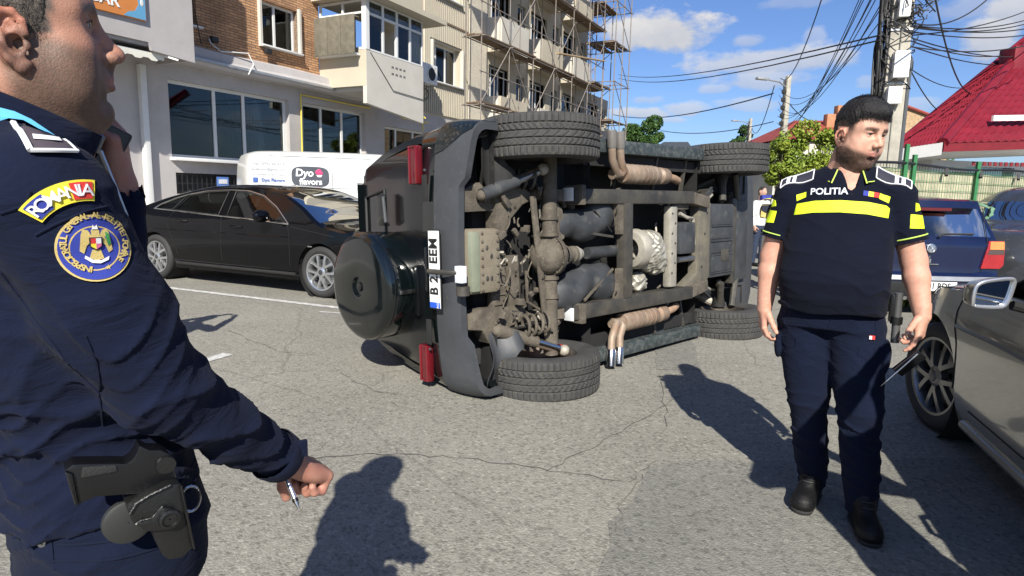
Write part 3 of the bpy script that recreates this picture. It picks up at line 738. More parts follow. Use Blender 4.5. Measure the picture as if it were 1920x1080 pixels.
def ledger(a,b,r=.022): MB().tube([a,b],r,5).build('ledger',RUST,sc)
for z in (4.35,6.55,9.35,11.9):
    deck(18.8,31.0,z)
    for y in (.85,1.45): ledger((18.6,y,z-.06),(31,y,z-.06))
    for u in US: ledger((u,.7,z-.06),(u,1.6,z-.06))
    ledger((18.6,1.47,z+1.0),(31,1.47,z+1.0),.02)
for i,u in enumerate(US[:-1]):
    for k,z in enumerate((2.2,4.4,6.6,9.4)):
        if (i+k)%2: MB().tube([(u,1.49,z),(u+2.0,1.49,z+2.1)],.018,5).build('brace',RUST,sc)
        else: MB().tube([(u+2.0,1.49,z),(u,1.49,z+2.1)],.018,5).build('brace',RUST,sc)
MB().bar((24.8,1.55,7.1),(30.8,1.5,7.9),.2,.04).build('plank',mat('fresh_plank',(.42,.30,.17),.8,var=.2),sc)
# tower past the end of the block
US2=[31.2,32.4,33.6]
for u in US2:
    for y in (-1.5,-.3,.9,1.9): std(u,y,14.5,.028)
for z in (3.2,5.1,7.0,8.9,10.8,12.7):
    for y in (-1.5,-.3,.9,1.9): ledger((31.1,y,z),(33.8,y,z),.024)
    for u in US2: ledger((u,-1.6,z),(u,2.0,z),.024)
for z,(ya,yb) in ((5.15,(.9,1.9)),(7.05,(-1.5,.9)),(8.95,(.3,1.9)),(10.85,(-1.5,1.2)),(12.75,(.2,1.9))):
    n=int((yb-ya)/.3)
    for j in range(n): MB().bar((31.2,ya+.3*j+.15,z),(33.7,ya+.3*j+.15,z+rr.uniform(-.05,.1)),.27,.045).build('plank',PLK,sc)
for z in (3.2,5.1,7,8.9,10.8): 
    MB().tube([(33.6,-1.5,z),(33.6,.9,z+1.9)],.02,5).build('brace',RUST,sc); MB().tube([(31.2,1.9,z+1.9),(33.6,1.9,z)],.02,5).build('brace',RUST,sc)
    MB().tube([(31.2,.9,z),(31.2,-.9,z+1.9)],.02,5).build('brace',RUST,sc)

# ================= poles and wires =================
CONC=mat('pole_concrete',(.36,.335,.28),.9,var=.15,vs=5,bump=.4,bs=40,dirt=((.22,.2,.17),2.,.3))
CABLE=mat('black_rubber')
pb=V3((5.95,10.3,0)); 
pole=thing('utility_pole','thick concrete utility pole wrapped in cable bundles and carrying white junction boxes','utility pole',loc=tuple(pb),rz=-.25)
MB().box((0,0,4.4),(.34,.30,8.8),taper=.72).build('post',CONC,pole,bevel=.02)
for dx in (-.085,.085):
    MB().box((dx*0+.0,-.158+.0,2.2),(.012,.01,4.4)).build('groove',mat('pole_groove',(.2,.19,.16),.9),pole) if dx<0 else None
cbn=MB(); r_=random.Random(11)
for i in range(16):
    x0=-.19-r_.random()*.09; ph=r_.random()*6
    cbn.tube([(x0+.03*math.sin(z*1.7+ph)-.00*z,-.12+.22*r_.random(),z) for z in np.arange(.3,8.3,.35)],.012+.01*r_.random(),5)
for i in range(55):   # loops and knots
    z=3.2+r_.random()*4.4; R_=.10+.16*r_.random(); ph=r_.random()*6; w=.16+.08*r_.random()
    cbn.tube([(w*1.15*math.cos(a+ph),-.02+w*math.sin(a+ph)*1.05,z+R_*math.sin(a*1.0+ph)*.6+.1*math.sin(2*a)) for a in np.linspace(0,5.5,12)],.009,4)
cbn.build('cable_bundle',CABLE,pole)
MB().tube([(.19,-.1,.3),(.185,-.1,3.6)],.03,8).build('conduit',mat('dark_grey_pipe',(.07,.075,.08),.5),pole)
for (x,z,w,h) in ((.02,3.48,.22,.40),(-.02,4.35,.16,.36),(-.03,3.02,.2,.26)):
    MB().box((x,-.21,z),(w,.13,h)).build('junction_box',PVC,pole,bevel=.015)
for z in (3.2,4.0,4.9,5.8): MB().lathe((0,0,z),(0,0,1),[(0,.215),(.03,.215)],4,up=(1,1,0)).build('steel_band',MET,pole)
def catenary(a,b,sag,n=14):
    a=V3(a);b=V3(b); return [lerp(a,b,t)-V3((0,0,sag*4*t*(1-t))) for t in np.linspace(0,1,n)]
def pole2(base,h,r,label,lamp=True,trafo=False):
    t=thing('utility_pole',label,'utility pole',loc=tuple(base),rz=.3)
    MB().box((0,0,h/2),(r*2.2,r*2,h),taper=.6).build('post',CONC,t,bevel=.01)
    if lamp: 
        MB().tube([(0,0,h-.5),(-.5,-.1,h-.3),(-1.3,-.3,h-.28)],.03,6).build('lamp_arm',MET,t)
        MB().box((-1.55,-.36,h-.28),(.55,.2,.1)).build('lamp_head',MET,t,bevel=.03)
    m=MB()
    for i in range(8):
        a=r_.random()*6; m.tube([(-.16+.04*math.sin(z+a),.05*math.cos(z*2+a),z) for z in np.linspace(h*.35,h*.97,9)],.02,4)
    for i in range(5):
        z=h*.7+i*h*.05; m.sphere((-.17,0,z),(.12,.1,.12),6)
    m.build('cable_bundle',CABLE,t); return t
p2b=at(1457,345,27); p2t=at(1464,142,27)
pole2((p2b[0]+.1,27,0),p2t[2],.13,'slim concrete street pole with a lamp arm standing beyond the front tyre')
p3t=at(1408,222,46); pole2((p3t[0],46,0),p3t[2],.12,'distant slender street pole above the front tyre',lamp=True)
WG='overhead cables strung from the poles'
top=lambda z:V3((pb[0]-.1,pb[1]-.1,z))
r3=random.Random(21)
k=0
ORD=['lowest','second lowest','third lowest','fourth lowest','middle one','fourth highest','third highest','second highest','highest']
for i in range(9):      # fan of cables from the big pole to the second pole
    z=4.6+i*.22+r3.uniform(-.08,.08); e=V3(p2t)+V3((0,0,-.5-.28*i))
    wire(catenary(top(z),e,.9+.25*r3.random()*i**.5),.009,ORD[i]+' of the nine sagging cables between the big pole and the slim pole',CABLE,grp=WG,name='overhead_cable')
wire(catenary(V3((5.1,9.6,7.9)),V3(p2t)+V3((0,0,-.1)),1.5),.015,'thick cable dropping steeply from top of frame to the slim pole',CABLE,name='overhead_cable')
for a,b,s,w_ in (((1650,66,10.2),(1160,140,40),.35,'upper'),((1650,75,10.2),(1160,147,40),.40,'lower')):
    wire(catenary(at(*a),at(*b),s),.014,w_+' of two parallel cables crossing the sky from the big pole to the scaffolding',CABLE,grp=WG,name='overhead_cable')
wire(catenary(at(1450,175,27),at(1150,215,60),.6),.03,'faint cable crossing low over the trees from the slim pole',CABLE,name='overhead_cable')
wire(catenary(at(1450,228,27),at(1240,245,40),.3),.02,'lowest cable running from the slim pole over the trees',CABLE,name='overhead_cable')
wire(catenary(at(1452,160,27),at(1410,240,46),1.),.02,'short cable between the slim pole and the distant pole',CABLE,name='overhead_cable')
wire(catenary(at(1466,172,27),at(1530,228,31),.3),.02,'service cable from the slim pole down to the red roofs',CABLE,name='overhead_cable')
ends=[(1925,26,14),(1925,34,14),(1925,44,13),(1925,58,14),(1925,12,15),(1925,95,16),(1890,92,16),(1895,113,17),(1925,75,13)]
for i,e in enumerate(ends):
    a=at(1688,38+i*6+r3.uniform(-6,6),10.2); b=at(*e); b=b+(b-a)*.25
    wire(catenary(a,b,.12+.1*r3.random()),.011,ORD[8-i]+' of nine cables leaving the big pole towards the right edge',CABLE,grp='cables leaving the big pole to the right',name='overhead_cable')
wire(catenary(at(1690,95,10.2),at(1770,215,15.5),.15),.011,'cable slanting down behind the red roof ridge',CABLE,name='overhead_cable')
wire(catenary(at(1692,118,10.2),at(1800,165,15.5),.1),.009,'thin cable running down to the red roof slope',CABLE,name='overhead_cable')
wire(catenary(at(1752,-10,9),at(1825,175,15.2),.35),.013,'long cable falling from top of frame onto the red roof',CABLE,name='overhead_cable')
wire(catenary(at(1700,40,10.2),at(1850,0,12),.2),.012,'cable rising to the upper right corner',CABLE,name='overhead_cable')
cu=MB()
for i in range(12):
    p=[at(1690+i*4,r3.uniform(0,30),10.1)]; 
    for j in range(6): p.append(p[-1]+V3((r3.uniform(-.12,.16),r3.uniform(-.1,.1),r3.uniform(-.16,.13))))
    q=[]
    for j in range(len(p)-1): q+= [lerp(p[j],p[j+1],t) for t in (0,.5)]
    cu.tube(q,.009,4)
o=cu.build('cable_tangle',CABLE); o['label']='tangle of loose black cable ends beside the top of the big pole'; o['category']='cable'; 

# ================= trees =================
def leafmat(n,c,c2): 
    m=mat(n,c,.6,var=.3,vs=1.5,col2=c2,spec=.3); return m
LF1=leafmat('tree_leaves',(.055,.11,.022),(.022,.055,.012)); LF2=leafmat('yellow_green_leaves',(.22,.27,.03),(.10,.16,.02)); BARK=mat('bark',(.09,.07,.05),.95,bump=.5,bs=30)
def tree(base,h,cw,ch,mt,label,n=5000,ls=.12,seed=1,stems=1,name='leafy_tree'):
    rnd=np.random.RandomState(seed); t=thing(name,label,'tree',loc=tuple(base))
    tk=MB(); tk.tube([(0,0,0),(.05,0,h*.4),(.0,.05,h*.7)],[.04*h/2,.03*h/2,.012*h/2],8)
    cl=[]
    for i in range(16):
        a=rnd.rand()*6.28; rr_=cw*(.25+.55*rnd.rand()); zc=h-ch+ch*(.1+.85*rnd.rand()); rr_*= math.sin(math.pi*min(.95,max(.1,(zc-h+ch)/ch)))*.9+.25
        c=V3((rr_*math.cos(a),rr_*math.sin(a),zc)); s_=cw*(.2+.22*rnd.rand()); cl.append((c,s_))
        tk.tube([(0,0,h*.3+.2*rnd.rand()*h),c*V3((.5,.5,1))-V3((0,0,.3)),c],[.02*h/3,.012*h/3,.006],5)
    tk.build('trunk',BARK,t)
    per=n//len(cl); Vt=[];Ft=[]
    for c,s_ in cl:
        d=rnd.randn(per,3); d/=np.linalg.norm(d,axis=1)[:,None]; R_=s_*(.55+.5*rnd.rand(per))**.8
        P=c+d*R_[:,None]*np.array([1,1,.8])
        for p in P:
            u=rnd.randn(3); u/=np.linalg.norm(u); w=np.cross(u,rnd.randn(3)); w/=np.linalg.norm(w); l=ls*(.6+.8*rnd.rand())
            o=len(Vt); Vt+=[p-u*l*.5,p+w*l*.3,p+u*l*.5,p-w*l*.3]; Ft.append((o,o+1,o+2,o+3))
    me=bpy.data.meshes.new('crown'); me.from_pydata(Vt,[],Ft); me.materials.append(mt); link(me,'crown',t); return t
T=lambda px,Y,ztop_px: (at(px,ztop_px,Y))
q=at(1170,236,40); tree((q[0],40,0),q[2],1.6,3.2,LF1,'dense green tree just right of the scaffolding foot',9000,.17,3)
q=at(1216,222,40); tree((q[0],40,0),q[2],1.5,3.2,LF1,'green tree with a jagged top over the wheel gap',9000,.17,4)
q=at(1398,236,52); tree((q[0],52,0),q[2],.9,2.4,LF1,'small dark tree at foot of the distant pole',1800,.22,5)
q=at(1520,238,25); tree((q[0]+.1,25,0),q[2]+.1,1.7,2.6,LF2,'sunlit yellow-green tree between slim pole and officer',9000,.13,6)
q=at(1478,262,24); tree((q[0]-.2,24,0),q[2],.9,1.8,LF2,'lower yellow-green tree beside the slim pole',4000,.13,7)
q=at(1640,250,26)
tree((16.2,26,0),3.3,1.6,2.2,LF1,'dark green tree hidden behind the young officer',3500,.14,8)

# ================= right-hand houses, fence =================
REDR=mat('red_metal_tile',(.160,.010,.019),.5,var=.2,vs=3,spec=.3); REDD=mat('brick_red_tile',(.25,.045,.03),.7,var=.25,vs=3)
WHW=mat('white_fascia',(.70,.70,.68),.6,var=.05)
h1=thing('red_roof_house','white house with a big crimson metal tile roof and chimney behind the fence','house')
def sheet(B,a,b,c,d,nu,nv,amp,th=.05):
    """tiled slope between eave a-b and ridge d-c"""
    a,b,c,d=map(V3,(a,b,c,d)); n=np.cross(b-a,d-a); n/=np.linalg.norm(n); n=n if n[2]>0 else -n
    vs=[];fs=[]; NU=nu*4; 
    for j in range(nv*3+1):
        t=j/(nv*3); step=((j%3)/3.)
        for i in range(NU+1):
            s=i/NU; p=lerp(lerp(a,b,s),lerp(d,c,s),t)
            vs.append(p+n*(amp*(.5+.5*math.sin(2*math.pi*i/4))+amp*1.4*(1-step)))
    for j in range(nv*3):
        for i in range(NU): o_=j*(NU+1)+i; fs.append((o_,o_+1,o_+NU+2,o_+NU+1))
    B.add(vs,fs)
E1=at(1668,287,13.4); E2=at(1768,273,12.5); E3=at(2150,262,13.6); PK=at(1960,48,17.0); PK2=at(2200,40,18.)
B_=MB(); sheet(B_,E1,E2,PK,PK+(E1-E2)*.02,14,22,.035); B_.build('roof_slope',REDR,h1,ang=60)
B_=MB(); sheet(B_,E2,E3,PK2,PK,26,22,.035); B_.build('roof_slope',REDR,h1,ang=60)
MB().tube([E2+V3((0,0,.06)),PK+V3((0,0,.08))],.10,8).build('hip_ridge',REDR,h1)
MB().tube([E1+V3((-.02,0,.04)),PK+V3((0,.1,.05))],.07,8).build('hip_ridge',REDR,h1)
snow=MB(); a=lerp(E2,PK,.14)+V3((.55,-.1,.12)); b=a+(E3-E2)*.55; snow.bar(a,b,.05,.11); snow.build('snow_guard',WHW,h1)
ch=at(1908,112,15.2)
MB().box((ch[0]+.02,ch[1]+.1,ch[2]-.2),(.42,.5,.95)).build('chimney',REDR,h1,bevel=.02); mat('dark_red_cap',(.16,.01,.015),.5)
MB().prism([(0,0),(1,0),(1,1),(0,1)],lambda s,t:lerp(E1,E2,s)+V3((-.02,-.02,.06-.24*t)),(0,.05,0)).build('fascia',WHW,h1,smooth=False)
MB().prism([(0,0),(1,0),(1,1),(0,1)],lambda s,t:lerp(E2,E3,s)+V3((0,-.03,.08-.20*t)),(0,.05,0)).build('gutter',mat('dark_red_cap'),h1,smooth=False)
sf=MB(); I1=E1+V3((.5,.7,-.22)); I2=E2+V3((.35,.8,-.22)); I3=E3+V3((0,.8,-.22))
sf.add([E1-V3((0,0,.17)),E2-V3((0,0,.17)),I2,I1],[(0,1,2,3)]); sf.add([E2-V3((0,0,.12)),E3-V3((0,0,.12)),I3,I2],[(0,1,2,3)]); sf.build('soffit',WHW,h1,smooth=False)
HW=mat('house_white_wall',(.66,.65,.61),.85,var=.05,bump=.2)
def vwall(a,b,z1,name,mt,par,holes=()):
    a=V3(a);b=V3(b); L=np.linalg.norm((b-a)[:2]); d=(b-a)/L; n=V3((-d[1],d[0],0))
    return MB().prism(rect(0,L,0,z1),lambda s,z:(a[0]+d[0]*s,a[1]+d[1]*s,z),n*.2,holes=holes).build(name,mt,par,smooth=False)
vwall(I1,I2,I2[2],'wall',HW,h1); vwall(I2,I3,I2[2],'wall',HW,h1,[rect(.9,2.1,1.4,2.15),rect(2.8,4,1.4,2.15)])
for s in (1.5,3.4):
    p=lerp(I2,I3,s/np.linalg.norm((I3-I2)[:2])); MB().box((p[0],p[1]+.1,1.78),(1.2,.03,.74)).build('window',GLD,h1,smooth=False)
sc_=MB()
for i in range(24): sc_.box((E2[0]+1.0+i*.11,E2[1]+.5,E2[2]-.30),(.06,.02,.08))
sc_.build('awning_fringe',mat('dark_red_cap'),h1,kind='stuff')
# brick gable house
h2=thing('brick_gable_house','house with a bare orange brick gable rising behind the red roof','house')
g0=at(1640,300,30); g1=at(1735,300,30); gp_=at(1689,201,30); gl_=at(1650,235,30); gr_=at(1730,222,30)
MB().prism([(g0[0],0),(g1[0]+1,0),(g1[0]+1,gr_[2]-.2),(gp_[0]+.2,gp_[2]),(g0[0],gl_[2]-.3)],lambda x,z:(x,30,z),(0,3,0)).build('gable_wall',mat('pale_brick',(.42,.30,.18),.9,col2=(.28,.18,.10),vs=9,bump=.5,bs=20),h2,smooth=False)
cs=MB()
for j in range(26): cs.box(((g0[0]+g1[0])/2+.4,29.99,2.4+j*.16),(3.2,.02,.02))
cs.build('mortar_courses',mat('mortar_grey',(.22,.18,.14),.9),h2,kind='stuff')
bpy.data.objects.remove(bpy.data.objects['mortar_courses'])
MB().tube([(g1[0]+1,29.9,gr_[2]-.2),(gp_[0]+.2,29.9,gp_[2]+.04),(g0[0],29.9,gl_[2]-.3)],.07,6).build('roof_edge',REDD,h2)
# distant red roofs
def hut(label,px0,px1,ridge_px,y_r,y_e,Y,mt,chim=(),depth=6,wallm=None):
    t=thing('red_roof_house',label,'house')
    a=at(px0,y_e,Y);b=at(px1,y_e,Y); rl=at(ridge_px[0],y_r,Y+depth/2); rr2=at(ridge_px[1],y_r,Y+depth/2)
    m=MB(); m.add([a,b,rr2,rl],[(0,1,2,3)]); bb=b+V3((0,depth,0)); aa=a+V3((0,depth,0)); m.add([b,bb,rr2],[(0,1,2)]); m.add([bb,aa,rl,rr2],[(0,1,2,3)]); m.add([aa,a,rl],[(0,1,2)])
    m.build('roof',mt,t,smooth=False)
    MB().box(((a[0]+b[0])/2,Y+depth/2,a[2]/2-.03),(abs(b[0]-a[0])*.94,depth*.92,a[2]-.06)).build('wall',wallm or CREAM,t,smooth=False)
    for (cx,cy) in chim:
        c=at(cx,cy,Y+depth*.35); MB().box((c[0],c[1],c[2]-.7),(.5,.5,1.5)).build('chimney',mat('terracotta',(.38,.17,.09),.9,var=.2,vs=8),t,bevel=.02)
hut('far house with a low red roof and terracotta chimneys left of the officer',1455,1625,(1490,1590),226,262,36,REDD,((1556,216),(1576,200)),7,WHITER)
hut('small far house with an orange tile roof beyond the raised wheel',1150,1232,(1160,1222),270,284,42,REDD,(),4)
hut('far dark hut behind the front wheel, low dark roof',1236,1300,(1245,1290),266,280,30,mat('dark_sheet_roof',(.05,.055,.06),.6),(),3)
hut('long low red roof house closing the street far behind the poles',1300,1470,(1320,1450),300,318,70,REDD,(),8)
hut('far house with a brown roof beyond the hedge at the street end',1080,1300,(1100,1280),300,322,95,REDD,(),8)
# fence of green posts with a reed screen
fn=thing('garden_fence','green post fence covered with beige screening behind the blue hatchback','fence')
F0=V3((4.9,8.95,0)); F1=V3((9.6,11.5,0)); fd=(F1-F0)/np.linalg.norm(F1-F0); FL=np.linalg.norm(F1-F0); nf=V3((fd[1],-fd[0],0))
def fp(s,y,z): return F0+fd*s+nf*y+V3((0,0,z))
REED=mat('reed_screen',(.36,.33,.235),.9,var=.2,vs=4)
m=MB(); nseg=260
vs=[];fs=[]
for i in range(nseg+1):
    s=FL*i/nseg
    for z in (.35,1.86): vs.append(fp(s,.012*(i%2),z+(.02*math.sin(s*3) if z>1 else 0)))
for i in range(nseg): fs.append((2*i,2*i+2,2*i+3,2*i+1))
m.add(vs,fs).build('screen',REED,fn,smooth=False)
MB().bar(fp(0,0,.17),fp(FL,0,.17),.2,.36).build('plinth',mat('plinth_concrete',(.34,.33,.30),.9,bump=.3),fn)
GRN=mat('green_paint',(.02,.14,.045),.55,var=.2)
wm=MB()
for z in np.arange(.45,1.95,.14): wm.bar(fp(0,.03,z),fp(FL,.03,z),.006,.006)
for s in np.arange(0,FL,.075): wm.bar(fp(s,.035,.4),fp(s,.035,1.95),.005,.005)
wm.build('wire_mesh',GRN,fn,smooth=False,kind='stuff')
for s,h in ((.86,2.22),(1.08,2.08),(2.85,2.05),(4.9,2.05)): MB().bar(fp(s,.06,0),fp(s,.06,h),.05,.05,up=(0,1,0)).build('fence_post',GRN,fn)
MB().tube([fp(s,.07,1.93+.02*math.sin(s*2)) for s in np.linspace(0,FL,20)],.022,6).build('top_rail',mat('black_iron'),fn)
for s in (1.9,2.9,4.1): MB().bar(fp(s,.09,1.90),fp(s-.05,.12,1.80),.04,.05).build('clamp',mat('black_iron'),fn)
gr_=MB(); rg=np.random.RandomState(4)
for i in range(900):
    s=rg.rand()*FL; p=fp(s,.25+.5*rg.rand(),0); h=.15+.4*rg.rand(); w=V3((rg.randn()*.012,rg.randn()*.012,0)); l=V3((rg.randn()*.08,rg.randn()*.08,h)); gr_.add([p-w,p+w,p+l],[(0,1,2)])
gr_.build('weeds',LF2,None,smooth=False,kind='stuff',label='tall weeds growing along the foot of the fence')
# ================= overturned off-roader =================
_F=V3((.705,.709,0)); _F/=np.linalg.norm(_F); _U=V3((-_F[1],_F[0],0))
_Z=_U*math.cos(rad(3))-V3((0,0,1))*math.sin(rad(3)); SM=basis((.564,4.338,.967),_F,np.cross(_Z,_F),_Z)
suv=thing('overturned_suv','black off-road car lying on its left side with its dirty underbody facing the street','car',SM)
PAINT=mat('black_green_paint',(.0025,.0045,.005),.12,var=.2,coat=.6,dirt=((.05,.05,.045),3.2,-.45))
PAINTM=mat('matte_black_panel',(.004,.005,.006),.24,var=.3,vs=4,dirt=((.04,.04,.036),9,-.5),coat=.4)
BPL=mat('grey_bumper_plastic',(.045,.048,.053),.55,var=.15,vs=5,bump=.1,dirt=((.11,.10,.085),26,-.15))
DIRT=mat('dirty_steel',(.120,.102,.078),.85,col2=(.060,.050,.038),vs=7,bump=.5,bs=60,dirt=((.20,.172,.13),18,.05))
DBLK=mat('dusty_black_steel',(.028,.027,.025),.55,col2=(.065,.058,.046),vs=6,bump=.2,bs=50,dirt=((.13,.11,.082),9,-.1))
GPL=mat('dusty_grey_plastic',(.050,.053,.057),.55,col2=(.026,.028,.030),vs=4,bump=.15,bs=30,dirt=((.12,.112,.098),9,.0))
BLK=mat('underbody_black',(.012,.012,.012),.8,var=.3,dirt=((.06,.05,.04),5,.0))
RSTM=mat('rusty_muffler',(.31,.24,.18),.6,metal=.25,col2=(.20,.14,.10),vs=8,bump=.2,dirt=((.30,.17,.10),6,.0))
CHR=mat('polished_steel',(.62,.61,.60),.22,metal=1,var=.1)
ALU=mat('dull_aluminium',(.34,.315,.265),.6,metal=.3,var=.2,vs=12,bump=.3)
TYR=mat('tyre_rubber',(.060,.058,.055),.8,col2=(.036,.036,.036),vs=7,bump=.25,bs=160,dirt=((.12,.105,.08),12,-.1),spec=.3)
RIMB=mat('rim_inside',(.05,.05,.05),.5,metal=.5,col2=(.12,.09,.07),vs=10)
def wheel_mesh_tyre(R=.415,w=.285,rim=.24,pitch=60,big=True):
    """tyre as one mesh with circumferential grooves, shoulder blocks and zigzag sipes"""
    h=w/2; prof=[]   # (y, r, kind)
    ys=np.linspace(-h*.82,h*.82,31 if big else 15)
    g=[-.50,-.16,.16,.50]
    N=pitch*4 if big else pitch
    side=[(-h*.62,rim),(-h*.80,rim+.012),(-h*.98,rim+(R-rim)*.35),(-h,rim+(R-rim)*.62),(-h*.965,R-.030),(-h*.90,R-.012)]
    P=[(y,r,0) for y,r in side]+[(y,None,1) for y in ys]+[(-y,r,0) for y,r in side[::-1]]
    V=[];F=[]
    for i in range(N):
        a=2*math.pi*i/N
        for (y,r,k) in P:
            if k:
                t=y/h; r=R-.010*abs(t)**3.2
                if big:
                    if any(abs(t-q)<.035 for q in g): r-=.011
                    elif abs(t)>.5 and i%4==0: r-=.010
                    elif .16<abs(t)<.5 and (i+int(abs(t)*12))%4==0: r-=.008
                    elif abs(t)<.16 and (i+int((t+.2)*18))%6==0: r-=.008
            V.append((r*math.cos(a),y,r*math.sin(a)))
    m=len(P)
    for i in range(N):
        for k in range(m-1): F.append((i*m+k,((i+1)%N)*m+k,((i+1)%N)*m+k+1,i*m+k+1))
    b=MB(); b.add(V,F); return b
tyre_me=None
def suv_wheel(x,y,steer=0):
    global tyre_me
    W_=bpy.data.objects.new('wheel',None); COL.objects.link(W_); W_.parent=suv; W_.location=(x,y,.40); W_.rotation_euler=(0,0,steer); W_.scale=(1.03,1.04,1.03)
    if tyre_me is None: tyre_me=wheel_mesh_tyre().build('tyre',TYR,W_,ang=28).data
    else: link(tyre_me,'tyre',W_)
    s=1 if y>0 else -1
    MB().lathe((0,0,0),(0,s,0),[(-.11,.236),(-.115,.225),(-.08,.215),(.03,.20),(.06,.19),(.07,.08),(.075,.06),(.075,.001)],40).build('rim',RIMB,W_)
    MB().lathe((0,0,0),(0,s,0),[(-.03,.001),(-.03,.155),(.0,.155),(.0,.06)],32).build('brake_disc',mat('brake_steel',(.30,.22,.16),.5,metal=.6,var=.3),W_)
    return W_
for x in (-.105,2.70):
    for y in (-.83,.825): suv_wheel(x,y,0)
MB().box((.17,.74,.45),(.10,.09,.14)).build('brake_caliper',mat('red_caliper',(.35,.02,.02),.5,var=.2),suv,bevel=.015)
# --- body sides ---
def hw(z): return float(np.interp(z,[.3,.5,.7,1.1,1.2,1.6,2.0,2.09],[.86,.905,.925,.915,.90,.83,.71,.62]))
def arc(cx,cz,r,a0,a1,n): return [(cx+r*math.cos(rad(a0+(a1-a0)*i/n)),cz+r*math.sin(rad(a0+(a1-a0)*i/n))) for i in range(n+1)]
side=[(-.70,.45),(-.74,.86),(-.70,1.05),(-.55,1.97),(-.42,2.05),(1.3,2.06),(1.75,1.95),(2.2,1.30),(3.2,1.14),(3.4,.98),(3.46,.6),(3.36,.42)]+arc(2.70,.44,.50,0,180,14)+[(2.12,.40),(.66,.40)]+arc(-.02,.44,.50,0,180,14)
wins=[[(-.35,1.25),(-.32,1.75),(.55,1.78),(.55,1.25)],[(.66,1.25),(.66,1.78),(1.35,1.78),(2.0,1.28)]]
for s,nm in ((-1,'right'),(1,'left')):
    pl=lambda x,z,s=s:(x,s*(hw(z)-.03*max(0,(x-2.8)/.7)**2-.06*max(0,(-.45-x)/.3)**2),z)
    b=MB().prism(side,pl,(0,-s*.05,0),step=.14,holes=wins); b.build('body_side',PAINT,suv,ang=40)
    for w_ in wins: MB().prism(w_,lambda x,z,s=s:(x,s*(hw(z)-.02),z),(0,-s*.01,0),step=.2).build('side_window',GLD,suv)
    m=MB()
    for cx in (-.02,2.70):
        m.tube([(cx+.525*math.cos(rad(a)),s*.915,.44+.525*math.sin(rad(a))) for a in range(-5,186,10)],.035,8,flat=1)
    for i_,cx in enumerate((-.02,2.70)):
        MB().tube([(cx+.525*math.cos(rad(a)),s*.915,.44+.525*math.sin(rad(a))) for a in range(-5,186,10)],.035,8).build('fender_flare',BPL,suv)
# rear shell
def xr(y,z): return float(np.interp(z,[.4,.9,1.1,2.0,2.09],[-.72,-.76,-.75,-.57,-.50]))+.10*max(0,(abs(y)-.55)/.33)**2
zs=[.84,1.0,1.15,1.3,1.45,1.6,1.75,1.98]
ol=[(-hw(z)+.01,z) for z in zs]+[(-.60,2.065),(.60,2.065)]+[(hw(z)-.01,z) for z in zs[::-1]]
RWIN=[(-.52,1.50),(-.47,1.90),(.47,1.90),(.52,1.50)]
MB().prism(ol,lambda y,z:(xr(y,z),y,z),(.05,0,0),step=.07,holes=[RWIN]).build('rear_shell',PAINTM,suv,ang=40)
door=[(-.66,.90),(-.66,1.35),(-.58,1.99),(.58,1.99),(.66,1.35),(.66,.90)]
MB().prism(door,lambda y,z:(xr(y,z)-.022,y,z),(.02,0,0),step=.07,holes=[RWIN]).build('rear_door',PAINTM,suv,ang=40)
MB().prism(RWIN,lambda y,z:(xr(y,z)-.012,y,z),(.01,0,0),step=.1).build('rear_window',glass('suv_glass',(.25,.3,.3),.35),suv)
fr=MB(); R4=RWIN+[RWIN[0]]; fr.tube([(xr(y,z)-.022,y,z) for y,z in R4],.012,6); fr.build('window_seal',mat('black_rubber'),suv)
MB().box((-.775,-.36,1.42-.0),(.03,.24,.10)).build('door_handle',PAINT,suv,bevel=.012)
hd=MB(); hd.tube([(-.76,-.47,1.40),(-.80,-.45,1.36),(-.80,-.27,1.34),(-.76,-.25,1.36)],.014,8); hd.build('grab_handle',BPL,suv)
MB().prism([(-.58,2.02),(.58,2.02),(.60,2.12),(-.60,2.12)],lambda y,z:(-.58-.06*(2.12-z)/.10,y,z-.04),(.18,0,.04),step=.1).build('roof_spoiler',PAINT,suv)
# roof
MB().prism([(-.52,-.66),(1.6,-.66),(1.6,.66),(-.52,.66)],lambda x,y:(x,y,2.065+.025*(1-(y/.66)**2)),(0,0,-.04),step=.2).build('roof',PAINT,suv)
for s in (-1,1): MB().tube([(-.3,s*.6,2.07),(-.2,s*.6,2.13),(1.1,s*.6,2.13),(1.25,s*.6,2.07)],.016,6).build('roof_rail',BPL,suv)
MB().prism([(2.3,-.74),(3.4,-.70),(3.4,.70),(2.3,.74)],lambda x,y:(x,y,1.30-(x-2.3)*.15),(0,0,-.03),step=.2).build('bonnet',PAINT,suv)
MB().prism([(1.72,-.62),(2.32,-.72),(2.32,.72),(1.72,.62)],lambda x,y:(x,y,1.97-(x-1.72)*1.1),(0,0,-.01),step=.2).build('windscreen',GLD,suv)
# headliner and seats so the cabin is not empty
MB().box((.5,0,1.0),(2.1,1.6,.7)).build('cabin_interior',mat('cabin_cloth',(.03,.03,.032),.9),suv,bevel=.1)
